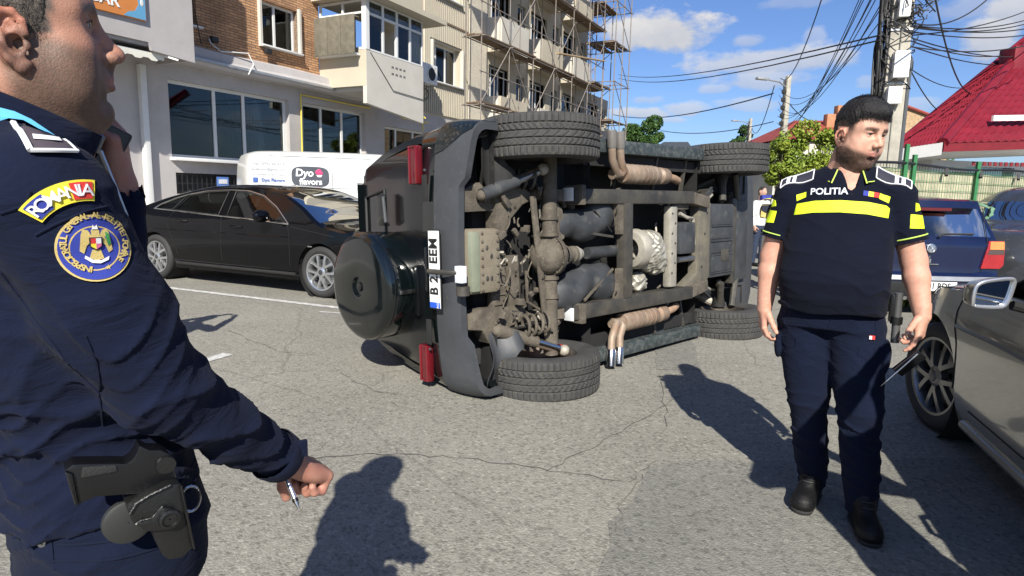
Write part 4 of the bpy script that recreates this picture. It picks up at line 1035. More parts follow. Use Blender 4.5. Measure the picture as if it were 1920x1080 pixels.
# bumper wrapped round the rear corners
def upath(s,half=.80,r=.105,x0=-.80,fwd=.2):
    a=abs(s); sg=1 if s>=0 else -1; q=r*math.pi/2
    if a<half: return V3((x0+.035*(a/half)**2,sg*a)),V3((-1,0))
    if a<half+q:
        t=(a-half)/r; return V3((x0+.035+r-r*math.cos(t),sg*(half+r*math.sin(t)))),V3((-math.cos(t),sg*math.sin(t)))
    return V3((x0+.035+r+(a-half-q),sg*(half+r))),V3((0,sg))
def bfn(off,bul=.0):
    def f(s,z):
        p,n=upath(s); b=off+bul*math.cos((z-.62)/.24*1.4)
        q=p+n*b; return (q[0],q[1],z)
    return f
def wob(L,s=.0): return L
SB=1.07
lowb=[(-SB,.36)]+[(-.9,.36),(-.55,.42),(-.50,.47),(.50,.47),(.55,.42),(.9,.36)]+[(SB,.36),(SB,.62),(.95,.70),(.6,.72),(-.6,.72),(-.95,.70),(-SB,.62)]
MB().prism(lowb,bfn(.004,.035),lambda s,z:tuple(-.05*np.append(upath(s)[1],0)),step=.055).build('bumper',BPL,suv,ang=50)
upb=[(-SB,.63),(-.95,.71),(-.6,.73),(.6,.73),(.95,.71),(SB,.63),(SB,.90),(.7,.92),(.62,.885),(-.62,.885),(-.7,.92),(-SB,.90)]
MB().prism(upb,bfn(.0,.025),lambda s,z:tuple(-.04*np.append(upath(s)[1],0)),step=.055).build('bumper_upper',PAINT,suv,ang=50)
for sy in (-1,1):
    MB().box((-.825,sy*.5,.815),(.012,.18,.05)).build('reflector_recess',BLK,suv,bevel=.004)
    for k in range(3): MB().sphere((-.832,sy*(.62-.0*k),.80-.0*k),.011,6).build('bolt',BPL,suv) if k==0 else None
cn=[(-1.07,.38),(-.86,.38),(-.80,.50),(-.74,.62),(-.72,.72),(-1.07,.64)]
MB().prism(cn,bfn(.008,.037),lambda s,z:tuple(-.01*np.append(upath(s)[1],0)),step=.05).build('scuffed_corner',mat('scuffed_paint',(.006,.010,.011),.3,coat=.5,dirt=((.13,.12,.10),45,.05)),suv,ang=50)
# tail lamps
LENS=mat('red_lens',(.13,.005,.010),.15,coat=.6,spec=.6,var=.1); LENSD=mat('dark_red_lens',(.09,.004,.008),.2,coat=.6)
for s in (-1,1):
    y0=-.665 if s<0 else .735; zt=.945 if s<0 else .885; tl_=MB(); tl_.box((-.80,y0,zt),(.05,.27,.115)); o=tl_.build('tail_lamp',LENSD,suv,bevel=.02)
    MB().box((-.822,y0,zt+.038),(.02,.262,.022)).build('lens_bar',LENS,o,bevel=.008); MB().box((-.822,y0,zt-.038),(.02,.262,.022)).build('lens_bar',LENS,o,bevel=.008)
    MB().box((-.823,y0+s*.125,zt),(.02,.012,.10)).build('lens_end',LENS,o,bevel=.006); mat('clear_lens',(.5,.5,.5),.2,coat=.5)
# number plate
pl_=MB().box((-.872,.05,.665),(.008,.54,.125)).build('plate_holder',mat('black_iron'),suv,bevel=.003)
MB().box((-.878,.05,.665),(.006,.52,.11)).build('plate_face',mat('plate_white',(.78,.78,.76),.35,var=.03),pl_)
MB().box((-.8815,.29,.665),(.002,.038,.108)).build('plate_eu_band',mat('eu_blue',(.02,.09,.55),.4),pl_)
PT=basis((-.8825,.03,.665),(0,-1,0),(0,0,1),(-1,0,0))
BK=mat('plate_black',(.012,.012,.012),.5)
text('B 25 EEM','plate_letter',BK,pl_,.118,PT,ext=.001,bold=.0035,sx=.80,space=1.05,split=True)
text('RO','plate_country_letters',mat('plate_white'),pl_,.03,basis((-.8830,.29,.632),(0,-1,0),(0,0,1),(-1,0,0)),ext=.0005)
MB().box((-.86,.05,.755),(.05,.30,.03)).build('plate_lamp',PAINTM,suv,bevel=.008)
# spare wheel cover
SY,SZ,SRr=.20,1.36,.40
spc=MB().lathe((-.745,SY,SZ),(-1,0,0),[(0,SRr-.05),(.0,SRr-.004),(.10,SRr),(.25,SRr),(.275,SRr-.012)],56).build('spare_cover_band',PAINT,suv,ang=50)
MB().lathe((-.745,SY,SZ),(-1,0,0),[(.273,SRr-.010),(.292,SRr-.03),(.298,SRr-.06),(.303,SRr*.55),(.307,.09),(.305,.075),(.285,.07),(.282,.001)],64).build('spare_cover_face',PAINT,spc,ang=40)
MB().lathe((-.745,SY,SZ),(-1,0,0),[(.283,.035),(.297,.03),(.299,.001)],20).build('centre_cap',PAINTM,spc)
MB().tube([(-.99,SY+(SRr-.003)*math.sin(t),SZ+(SRr-.003)*math.cos(t)) for t in np.linspace(0,2*math.pi,60)],.007,6,closed=True,cap=False).build('cover_trim',PAINTM,spc)
aL=rad(178)
MB().box((-.90,SY+.02,SZ-SRr-.004),(.13,.03,.014)).build('cover_latch',CHR,spc,bevel=.004)
MB().box((-.78,SY+.02,SZ-SRr+.0),(.08,.36,.05)).build('hinge_bracket',PAINTM,suv,bevel=.01)
# tow hook across the plate
th=MB(); th.tube([(-.90,.06,.70),(-.905,.06,.56),(-.87,.06,.44),(-.84,.06,.42)],.017,10); th.build('tow_hook',DBLK,suv)
MB().box((-.86,.07,.415),(.045,.11,.07)).build('hitch_tag',mat('pale_plastic',(.6,.62,.64),.5),suv,bevel=.005)
MB().cyl((-.84,.15,.42),(-.84,.21,.42),.045,16).build('hitch_socket',DBLK,suv)
# --- underbody ---
fl=MB(); fl.box((1.55,0,.66),(3.9,1.66,.03)); fl.build('floor_pan',BLK,suv)
MB().box((-.45,0,.80),(.55,1.5,.03)).build('boot_floor',BLK,suv)
for cx in (-.02,2.70):
    for s in (-1,1):
        MB().lathe((cx,s*.50,.42),(0,s,0),[(0,.05),(0,.52),(.36,.52)],20,a0=0,a1=math.pi,up=(0,0,1)).build('wheel_arch_liner',BLK,suv)
# ladder frame
for s in (-1,1):
    MB().bar((.10,s*.44,.38),(1.80,s*.445,.36),.115,.15).build('frame_rail',DBLK,suv,bevel=.012)
    MB().tube([(.15,s*.44,.40),(-.05,s*.46,.60),(-.30,s*.46,.62),(-.62,s*.44,.58),(-.78,s*.44,.56)],.062,4,up=(0,1,1)).build('frame_rear_rail',DIRT,suv,ang=30,bevel=.006)
    MB().bar((1.78,s*.445,.36),(2.10,s*.40,.36),.11,.14).build('frame_rail',DIRT,suv,bevel=.012)
    MB().bar((2.1,s*.40,.36),(2.45,s*.50,.48),.09,.12).build('frame_horn',DBLK,suv,bevel=.01)
    MB().bar((2.95,s*.48,.52),(3.45,s*.46,.50),.08,.12).build('frame_horn',DBLK,suv,bevel=.01)
    MB().box((.085,s*.455,.385),(.012,.10,.10)).build('rail_end_plate',mat('pale_plastic'),suv,bevel=.003)
    MB().box((.14,s*.45,.36),(.05,.15,.17)).build('rail_bracket',DIRT,suv,bevel=.008)
cm=MB().box((.70,0,.335),(.11,.78,.09)); cm.build('cross_member',DBLK,suv,bevel=.01)
for s in (-1,1):
    MB().prism([(.56,s*.41),(.66,s*.41),(.66,s*.14),(.60,s*.14),(.58,s*.3)],lambda x,y:(x,y,.31),(0,0,.05),back=True).build('cross_member_gusset',DIRT,suv,smooth=False)
    MB().sphere((.60,s*.33,.31),(.013,.013,.004),8).build('bolt_hole',BLK,suv)
# axle
ax=MB(); ax.tube([(0,-.74,.40),(0,-.14,.41)],[.052,.056],18); ax.build('axle_tube',DIRT,suv); MB().tube([(0,.14,.41),(0,.74,.40)],[.056,.052],18).build('axle_tube',DIRT,suv)
dm=MB(); dm.lathe((.05,0,.42),(-1,0,0),[(-.10,.06),(-.06,.10),(0,.148),(.05,.158),(.055,.158)],32); dm.build('differential_housing',DIRT,suv,ang=50)
MB().lathe((.0,0,.42),(-1,0,-.35),[(.0,.150),(.02,.150),(.03,.133),(.07,.125),(.11,.095),(.135,.05),(.142,.001)],32).build('differential_cover',DIRT,suv,ang=40)
for k in range(10):
    a=2*math.pi*k/10; d_,s_,u_=frame((-1,0,-.35)); p=V3((0,0,.42))+d_*.03+(s_*math.cos(a)+u_*math.sin(a))*.14; MB().cyl(p-d_*.005,p+d_*.012,.009,6).build('bolt',DIRT,suv)
for y in (-.28,-.16,.16,.30): MB().lathe((0,y-.012,.41),(0,1,0),[(0,.057),(0,.068),(.024,.068),(.024,.057)],20).build('axle_collar',DIRT,suv)
MB().prism([(.03,-.40),(.10,-.34),(.13,-.22),(.12,-.13),(.05,-.10)],lambda x,y:(x,y,.37),(0,0,.06),back=True).build('axle_web',DIRT,suv,smooth=False)
MB().lathe((.12,0,.40),(1,0,.02),[(0,.085),(.06,.07),(.07,.055),(.11,.055),(.12,.065),(.15,.065)],24).build('pinion_snout',DIRT,suv)
MB().lathe((.26,0,.40),(1,0,.02),[(0,.045),(.0,.062),(.035,.062),(.05,.05),(.08,.045)],20).build('shaft_joint',ALU,suv)
MB().cyl((.33,0,.40),(.92,.0,.41),.047,24).build('drive_shaft',GPL,suv)
MB().bar((-.165,-.44,.42),(-.06,.50,.40),.05,.022,up=(0,0,1)).build('panhard_rod',DIRT,suv,bevel=.006)
MB().tube([(-.19,.1,.47),(-.16,.33,.49),(-.02,.42,.46)],.013,8).build('stabiliser_bar',DIRT,suv)
# rear cross structure
def plate(name,pts,z,th_,m=DIRT,bev=.006): return MB().prism(pts,lambda x,y:(x,y,z),(0,0,th_),back=True).build(name,m,suv,bevel=bev,smooth=True,ang=25)
plate('frame_bracket',[(-.78,-.46),(-.70,-.50),(-.60,-.53),(-.52,-.46),(-.47,-.40),(-.47,-.34),(-.76,-.33)],.50,.10)
plate('frame_bracket',[(-.50,-.46),(-.40,-.52),(-.20,-.50),(-.13,-.46),(-.13,-.41),(-.22,-.38),(-.34,-.28),(-.40,-.14),(-.47,-.14),(-.48,-.36)],.47,.12)
plate('frame_bracket',[(-.72,.36),(-.60,.33),(-.44,.34),(-.22,.36),(-.16,.42),(-.22,.46),(-.40,.50),(-.44,.60),(-.56,.58),(-.62,.48),(-.74,.46)],.48,.12)
plate('cross_plate',[(-.49,-.14),(-.36,-.14),(-.35,.36),(-.49,.36)],.52,.05); plate('cross_plate',[(-.33,-.02),(-.24,-.02),(-.22,.38),(-.33,.38)],.50,.05)
for i in range(7): MB().bar((-.49+.02,-.1+i*.07,.515),(-.36,-.1+i*.07,.515),.012,.012).build('rib',DIRT,suv)
for (x,y) in ((-.62,-.40),(-.30,-.36),(-.40,-.2),(-.45,.05),(-.30,.1),(-.28,.25),(-.55,.42),(-.3,.43)): MB().sphere((x,y,.468 if x>-.5 else .498),(.011,.011,.005),8).build('bolt_hole',BLK,suv)
# fuel box with rows of embossed dots
tb=MB().box((-.62,.0,.50),(.28,.44,.14)).build('ribbed_tank',mat('tank_tan',(.19,.165,.12),.8,col2=(.17,.14,.10),vs=7,bump=.3,dirt=((.22,.19,.14),12,.1)),suv,bevel=.035)
MB().box((-.72,.0,.49),(.075,.40,.142)).build('tank_strip',mat('pale_green_metal',(.19,.205,.15),.6,var=.15),tb,bevel=.012)
for j in range(8):
    for x in (-.655,-.515): MB().sphere((x,-.19+j*.055,.428),(.013,.013,.008),8).build('embossed_dot',DIRT,tb)
for (x,y) in ((-.61,-.09),(-.57,-.03),(-.61,.12),(-.57,.12)): MB().sphere((x,y,.43),(.014,.02,.004),8).build('recess',DBLK,tb)
# shocks
def shock(a,b,f=.55,dark=False):
    a=V3(a);b=V3(b); m_=lerp(a,b,f); g=MB().cyl(a,m_,.047,20).build('shock_absorber',GPL if dark else DIRT,suv)
    MB().cyl(lerp(a,b,f-.08),lerp(a,b,.9),.034,18).build('damper_sleeve',CHR if not dark else mat('dark_chrome',(.3,.3,.3),.3,metal=.9),g); MB().sphere(b,.045,12).build('bushing',ALU,g); MB().sphere(a,.04,12).build('bushing',DIRT,g)
shock((-.62,-.44,.46),(-.08,-.63,.40),.55,True); shock((-.52,.49,.44),(.10,.72,.36),.55)
MB().cyl((.10,.72,.36),(.19,.76,.34),.02,12).build('link_rod',CHR,suv)
def coil(c,r,h,n,wr,name='coil_spring',tilt=(0,0,1)):
    d,sd,u=frame(tilt,(1,0,0)); pts=[V3(c)+d*h*t+(sd*math.cos(2*math.pi*n*t)+u*math.sin(2*math.pi*n*t))*r for t in np.linspace(0,1,int(n*16))]
    MB().tube(pts,wr,8).build(name,DIRT if c[1]>0 else DBLK,suv)
coil((-.06,.47,.36),.072,.26,4.5,.012,tilt=(-.95,.1,.25)); coil((-.12,-.56,.40),.065,.30,5,.011,tilt=(-.8,0,.5))
# black plastic tanks either side of the shaft : organic lumps
for s,pts in ((-1,[(.02,-.22,.10),(.18,-.24,.10),(.36,-.25,.12),(.52,-.27,.13),(.52,-.33,.12),(.30,-.18,.09)]),(1,[(.02,.30,.11),(.18,.26,.13),(.36,.22,.13),(.54,.22,.13),(.56,.30,.12),(.12,.33,.10)])):
    S=SDF((-.2,-.5,.28),(.8,.5,.65),.012)
    for (x,y,r) in pts: S.ell((x,y,.44),(r*1.15,r,.085),.10)
    S.disp(lambda x,y,z:.0025*np.sin(x*30+y*15)+.002*np.sin(y*50-x*20))
    S.mesh('plastic_shield',GPL,suv)
MB().bar((.30,-.16,.345),(.62,-.12,.36),.02,.01).build('shield_seam',DBLK,suv); MB().bar((.22,.36,.34),(.60,.14,.345),.018,.012).build('shield_strap',DIRT,suv)
MB().bar((.34,-.34,.34),(.58,-.16,.345),.008,.012).build('shield_seam',BLK,suv)
plate('dark_liner',[(.0,-.38),(.55,-.38),(.55,.40),(.0,.40)],.56,.03,BLK)
# gearbox, foil wrapped converter
S=SDF((.85,-.4,.2),(1.65,.4,.7),.009)
S.ell((1.22,.03,.42),(.21,.19,.14),.0); S.ell((1.32,.12,.42),(.13,.13,.12),.04); S.ell((1.10,.30,.44),(.10,.10,.07),.0)
def crump(x,y,z):
    a=np.abs(np.sin(x*31+y*17+2*np.sin(y*23)))+np.abs(np.sin(y*37-x*19+z*20+1.7*np.sin(x*29)))+.6*np.abs(np.sin((x+y)*61+z*30)); return .013*(a-1.3)
S.disp(crump); S.mesh('foil_heat_shield',mat('crumpled_foil',(.36,.34,.285),.42,metal=.45,var=.2,vs=14,bump=.8,bs=35),suv)
MB().lathe((.93,.0,.42),(1,0,0),[(0,.10),(.01,.155),(.04,.172),(.10,.175)],32).build('bell_housing',ALU,suv)
pb_=MB().box((1.50,.0,.36),(.12,.74,.08)).build('gearbox_cross_member',ALU,suv,bevel=.02)
for j in range(7): MB().sphere((1.49+(.03 if j%2 else -.02),-.30+j*.09,.319),(.014,.012,.004),8).build('bolt_hole',DBLK,pb_)
MB().box((1.76,-.07,.38),(.28,.30,.12)).build('oil_pan',GPL,suv,bevel=.03); MB().cyl((1.62,.13,.36),(1.95,.13,.38),.028,12).build('cooler_pipe',mat('dark_chrome'),suv)
MB().tube([(1.64,-.30,.35),(1.72,-.26,.32),(1.90,-.25,.36),(1.93,.0,.36)],.018,8).build('oil_line',ALU,suv); MB().box((1.75,-.36,.36),(.26,.05,.05)).build('bracket',DIRT,suv,bevel=.01)
plate('front_cross_member',[(1.98,-.40),(2.22,-.40),(2.24,.30),(2.12,.40),(1.70,.46),(1.70,.40),(1.96,.28)],.34,.10,mat('dusty_cross_member',(.13,.115,.085),.8,col2=(.075,.07,.06),vs=4,bump=.3,dirt=((.18,.16,.11),9,.2)),.01)
for (x,y) in ((2.10,-.1),(2.05,.22),(2.14,-.3)): MB().sphere((x,y,.337),(.013,.013,.005),8).build('bolt_hole',BLK,suv)
sk=MB().box((2.55,-.02,.37),(.52,.74,.07)).build('skid_plate',GPL,suv,bevel=.03)
for (y,h_) in ((-.26,.16),(-.09,.10),(.05,.10),(.21,.16)): MB().box((2.53,y,.333),(.42,h_,.014)).build('skid_panel',GPL,sk,bevel=.005)
MB().box((2.60,.13,.325),(.16,.12,.012)).build('skid_opening',DBLK,sk,bevel=.004)
for y in (-.17,-.02,.12,.30): MB().box((2.55,y,.331),(.46,.012,.016)).build('skid_rib',GPL,sk)
MB().box((3.10,0,.41),(.30,.86,.05)).build('lower_shield',GPL,suv,bevel=.03); MB().box((2.88,.0,.40),(.10,.9,.08)).build('front_beam',DBLK,suv,bevel=.02)
MB().prism([(3.15,-.88),(3.40,-.86),(3.50,-.6),(3.54,0),(3.50,.6),(3.40,.86),(3.15,.88)],lambda x,y:(x,y,.44),(0,0,.42),back=True).build('front_bumper',BPL,suv,bevel=.03)
for s in (-1,1):
    MB().tube([(2.70,s*.70,.42),(2.60,s*.42,.36)],.035,10).build('control_arm',DBLK,suv); MB().tube([(2.9,s*.70,.38),(3.05,s*.40,.42)],.035,10).build('control_arm',DBLK,suv)
    MB().cyl((2.70,s*.40,.44),(2.70,s*.70,.43),.03,12).build('half_shaft',DBLK,suv); MB().lathe((2.70,s*.58,.43),(0,s,0),[(0,.03),(.0,.05),(.1,.07),(.1,.03)],16).build('cv_boot',BLK,suv)
    MB().tube([(2.75,s*.66,.5),(2.62,s*.55,.7)],.045,10).build('front_strut',ALU if s>0 else DBLK,suv)
    MB().lathe((2.70,s*.70,.42),(0,s,0),[(0,.05),(0,.09),(.06,.09)],18).build('hub',DIRT,suv)
    for k in range(3): MB().tube([(2.20,s*(.40+.02*k),.40),(2.32,s*(.44+.03*k),.38),(2.48,s*(.48+.04*k),.42)],.016,8).build('rubber_hose',ALU if k==0 else GPL,suv)
# exhausts
def exhaust(s,y0,tip):
    b=MB().lathe((.84,s*y0,.36),(1,0,0),[(0,.02),(.0,.07),(.02,.080),(.48,.080),(.50,.07),(.50,.02)],28,up=(0,0,1)); b.build('muffler',RSTM,suv,ang=50)
    for i in range(6): MB().lathe((.90+i*.07,s*y0,.36),(1,0,0),[(0,.081),(.006,.084),(.012,.081)],28).build('muffler_seam',RSTM,suv)
    MB().lathe((1.36,s*y0,.36),(1,0,0),[(0,.05),(.03,.075),(.14,.070),(.19,.035)],24).build('resonator',RSTM,suv)
    MB().tube([(1.52,s*y0,.36),(1.66,s*(y0-.02),.36),(1.78,s*(y0-.03),.40)],[.034,.036,.036],14).build('front_pipe',mat('bare_rust_pipe',(.46,.30,.20),.6,metal=.3,col2=(.3,.2,.13),vs=8),suv)
    MB().tube([(.86,s*y0,.36),(.76,s*y0,.35),(.70,s*(y0-.01),.36)],.042,14).build('y_pipe',RSTM,suv)
    for k in (0,1):
        dx=.11*k; P=[(.80-.06*(1-k)+dx*.0,s*(y0-.01),.34),(.70+dx,s*(y0+.02),.32),(.64+dx,s*(y0+.10),.31),(.62+dx,s*(y0+.20),.30)]
        MB().tube(P,.032,14).build('tail_pipe',RSTM,suv,smooth=True)
        a=V3(P[-1]); d=V3((-.02,s*.12,-.01)); m=MB(); m.tube([a-d*.1,a+d*.0,a+d*1.0],[.033,.038,.040],18,cap=False); m.tube([a+d*1.0,a+d*.2],[.037,.033],18,cap=False)
        m.build('pipe_tip',CHR if s>0 else mat('dull_tip',(.28,.26,.24),.45,metal=.5),suv); MB().lathe(a+d*.8,d,[(0,.001),(.001,.036)],16).build('pipe_bore',mat('rust_orange',(.42,.22,.12),.9) if s<0 else BLK,suv)
exhaust(-1,.63,0); exhaust(1,.60,0)
for s in (-1,1):
    MB().bar((.55,s*.84,.42),(2.20,s*.86,.42),.11,.13).build('running_board',mat('speckled_sill',(.03,.04,.042),.5,dirt=((.11,.115,.11),22,.35),var=.3),suv,bevel=.02)
    MB().bar((.45,s*.74,.50),(2.3,s*.74,.50),.1,.1).build('sill',BLK,suv)
    for x in (.9,1.5,2.0): MB().bar((x,s*.5,.50),(x,s*.8,.45),.03,.03).build('board_bracket',DBLK,suv)
# hoses, brackets, leaves of torn liner
rh=random.Random(9); hz=[]
for i in range(80):
    cx=rh.choice([-.35,-.1,.05,.2,1.7,1.95]) +rh.uniform(-.1,.1); cy=rh.uniform(-.55,.55); z=rh.uniform(.42,.52)
    if -.15<cy<.15 and cx>.1: continue
    P=[V3((cx,cy,z))]
    for k in range(4): P.append(P[-1]+V3((rh.uniform(-.07,.07),rh.uniform(-.08,.08),rh.uniform(-.03,.03))))
    q=[];
    for k in range(len(P)-2):
        for t in (0,.33,.66):
            q.append(.5*(2*P[k+0]*0+2*((1-t)**2*lerp(P[k],P[k+1],.5)+2*t*(1-t)*P[k+1]+t*t*lerp(P[k+1],P[k+2],.5))))
    MB().tube(q,rh.choice([.005,.007,.010]),6).build('brake_line',rh.choice([DIRT,DIRT,ALU,DBLK]),suv)
for i in range(60):
    cx=rh.choice([-.45,-.25,.0,.12,.14,.3,.5,.9,1.8,2.3])+rh.uniform(-.08,.08); cy=rh.choice([-.47,-.38,.40,.5,.3,-.2])+rh.uniform(-.05,.05)
    a_=rh.random()*3; R_=rot((0,0,1),a_); MB().box((cx,cy,.45+rh.uniform(-.03,.03)),(rh.uniform(.03,.09),rh.uniform(.02,.05),rh.uniform(.02,.06)),R_).build('bracket',rh.choice([DIRT,DIRT,DBLK]),suv,bevel=.005)
# torn inner wing plastic near the lower rear wheel
S_=[(-.62,.60),(-.55,.50),(-.42,.50),(-.25,.53),(-.33,.60),(-.42,.64),(-.48,.74),(-.46,.90),(-.62,.92)]
MB().prism(S_,lambda x,y:(x,y,.40+.05*math.sin(x*20)+.04*math.cos(y*14)),(0,0,.012),step=.04,back=True).build('torn_liner',BPL,suv,ang=50)
MB().prism([(x,-y) for x,y in S_],lambda x,y:(x,y,.44+.04*math.sin(x*20)),(0,0,.012),step=.04,back=True).build('wing_liner',BLK,suv,ang=50)

SH=('frame_rail','rail_end_plate','rail_bracket','cross_member','cross_member_gusset','bolt_hole','plastic_shield','shield_seam','shield_strap','foil_heat_shield','bell_housing','gearbox_cross_member','oil_pan','cooler_pipe','oil_line','front_cross_member','drive_shaft')
for o in suv.children:
    if o.type=='MESH' and o.name.split('.')[0] in SH:
        xs_=[v.co.x for v in o.data.vertices]; c_=(min(xs_)+max(xs_))/2
        if .08<c_<2.35: o.location.x+=.10+(.05 if o.name.startswith('cross_member') else 0)
# ================= cars =================
TYR2=mat('plain_tyre',(.022,.022,.022),.75,var=.2); ALLOY=mat('silver_alloy',(.55,.56,.57),.3,metal=.9,var=.05); ALLOYD=mat('grey_alloy',(.22,.225,.23),.28,metal=.9,var=.05)
ARCHB=mat('arch_black',(.008,.008,.008),.9); DISC=mat('brake_disc_steel',(.3,.3,.3),.35,metal=.9)
CTRIM=mat('window_chrome',(.65,.66,.66),.18,metal=1); SEAT=mat('seat_cloth',(.03,.03,.034),.9,var=.2)
CGL=glass('car_glass',(.50,.57,.55),.42); CGLD=glass('privacy_glass',(.2,.22,.22),.3)
def cwheel(par,x,y,R,w,style,alloy,steer=0):
    s=1 if y>0 else -1
    W_=bpy.data.objects.new('wheel',None); COL.objects.link(W_); W_.parent=par; W_.location=(x,y,R); W_.rotation_euler=(0,0,steer)
    rr_=R*.70
    MB().lathe((0,0,0),(0,s,0),[(-w/2,rr_),(-w/2,R-.03),(-w/2+.02,R-.006),(-w*.2,R),(w*.2,R),(w/2-.02,R-.006),(w/2,R-.035),(w/2+.004,R*.83),(w/2-.004,rr_+.008),(w/2-.02,rr_)],56).build('tyre',TYR2,W_,ang=60)
    rim=MB().lathe((0,0,0),(0,s,0),[(-w/2,rr_-.005),(w/2-.06,rr_-.035),(w/2-.012,rr_-.012),(w/2-.008,rr_+.004),(w/2-.016,rr_+.006)],56).build('rim',alloy,W_,ang=50)
    MB().lathe((0,0,0),(0,s,0),[(0,.02),(.0,rr_*.72),(.02,rr_*.72)],32).build('brake_disc',DISC,W_); MB().lathe((0,0,0),(0,s,0),[(-.02,.01),(-.02,rr_-.02)],32).build('wheel_back',ARCHB,W_)
    yo=s*(w/2-.03)
    sp=MB(); n=5
    for k in range(n):
        a=2*math.pi*k/n+.3
        for off in ((-.5,.5) if style=='double' else (0,)):
            wd=.044 if style=='double' else .062
            def P(r,lat,yy,o=off): 
                ca,sa=math.cos(a),math.sin(a); L_=lat+o*(.062+.075*(r/rr_)); return (r*ca-L_*sa, yy, r*sa+L_*ca)
            rs=[.04,rr_*.35,rr_*.7,rr_*.97]; wsx=[wd*1.1,wd*.9,wd*.85,wd*1.25]; ys=[yo+s*.012,yo+s*.016,yo+s*.012,yo+s*.004]
            vs=[]
            for r,ww,yy in zip(rs,wsx,ys): vs+=[P(r,-ww/2,yy-s*.03),P(r,-ww/2*.75,yy),P(r,ww/2*.75,yy),P(r,ww/2,yy-s*.03)]
            fs=[(4*i+j,4*i+j+1,4*i+j+5,4*i+j+4) for i in range(3) for j in range(3)]
            MB().add(vs,fs).build('spoke',alloy,rim,ang=45)
    MB().lathe((0,yo,0),(0,s,0),[(-.03,.07),(.012,.065),(.022,.045),(.024,.034)],24).build('hub',alloy,W_); MB().lathe((0,yo,0),(0,s,0),[(.02,.034),(.028,.030),(.030,.001)],20).build('centre_cap',mat('cap_dark',(.08,.08,.09),.3,metal=.6),W_)
    return W_
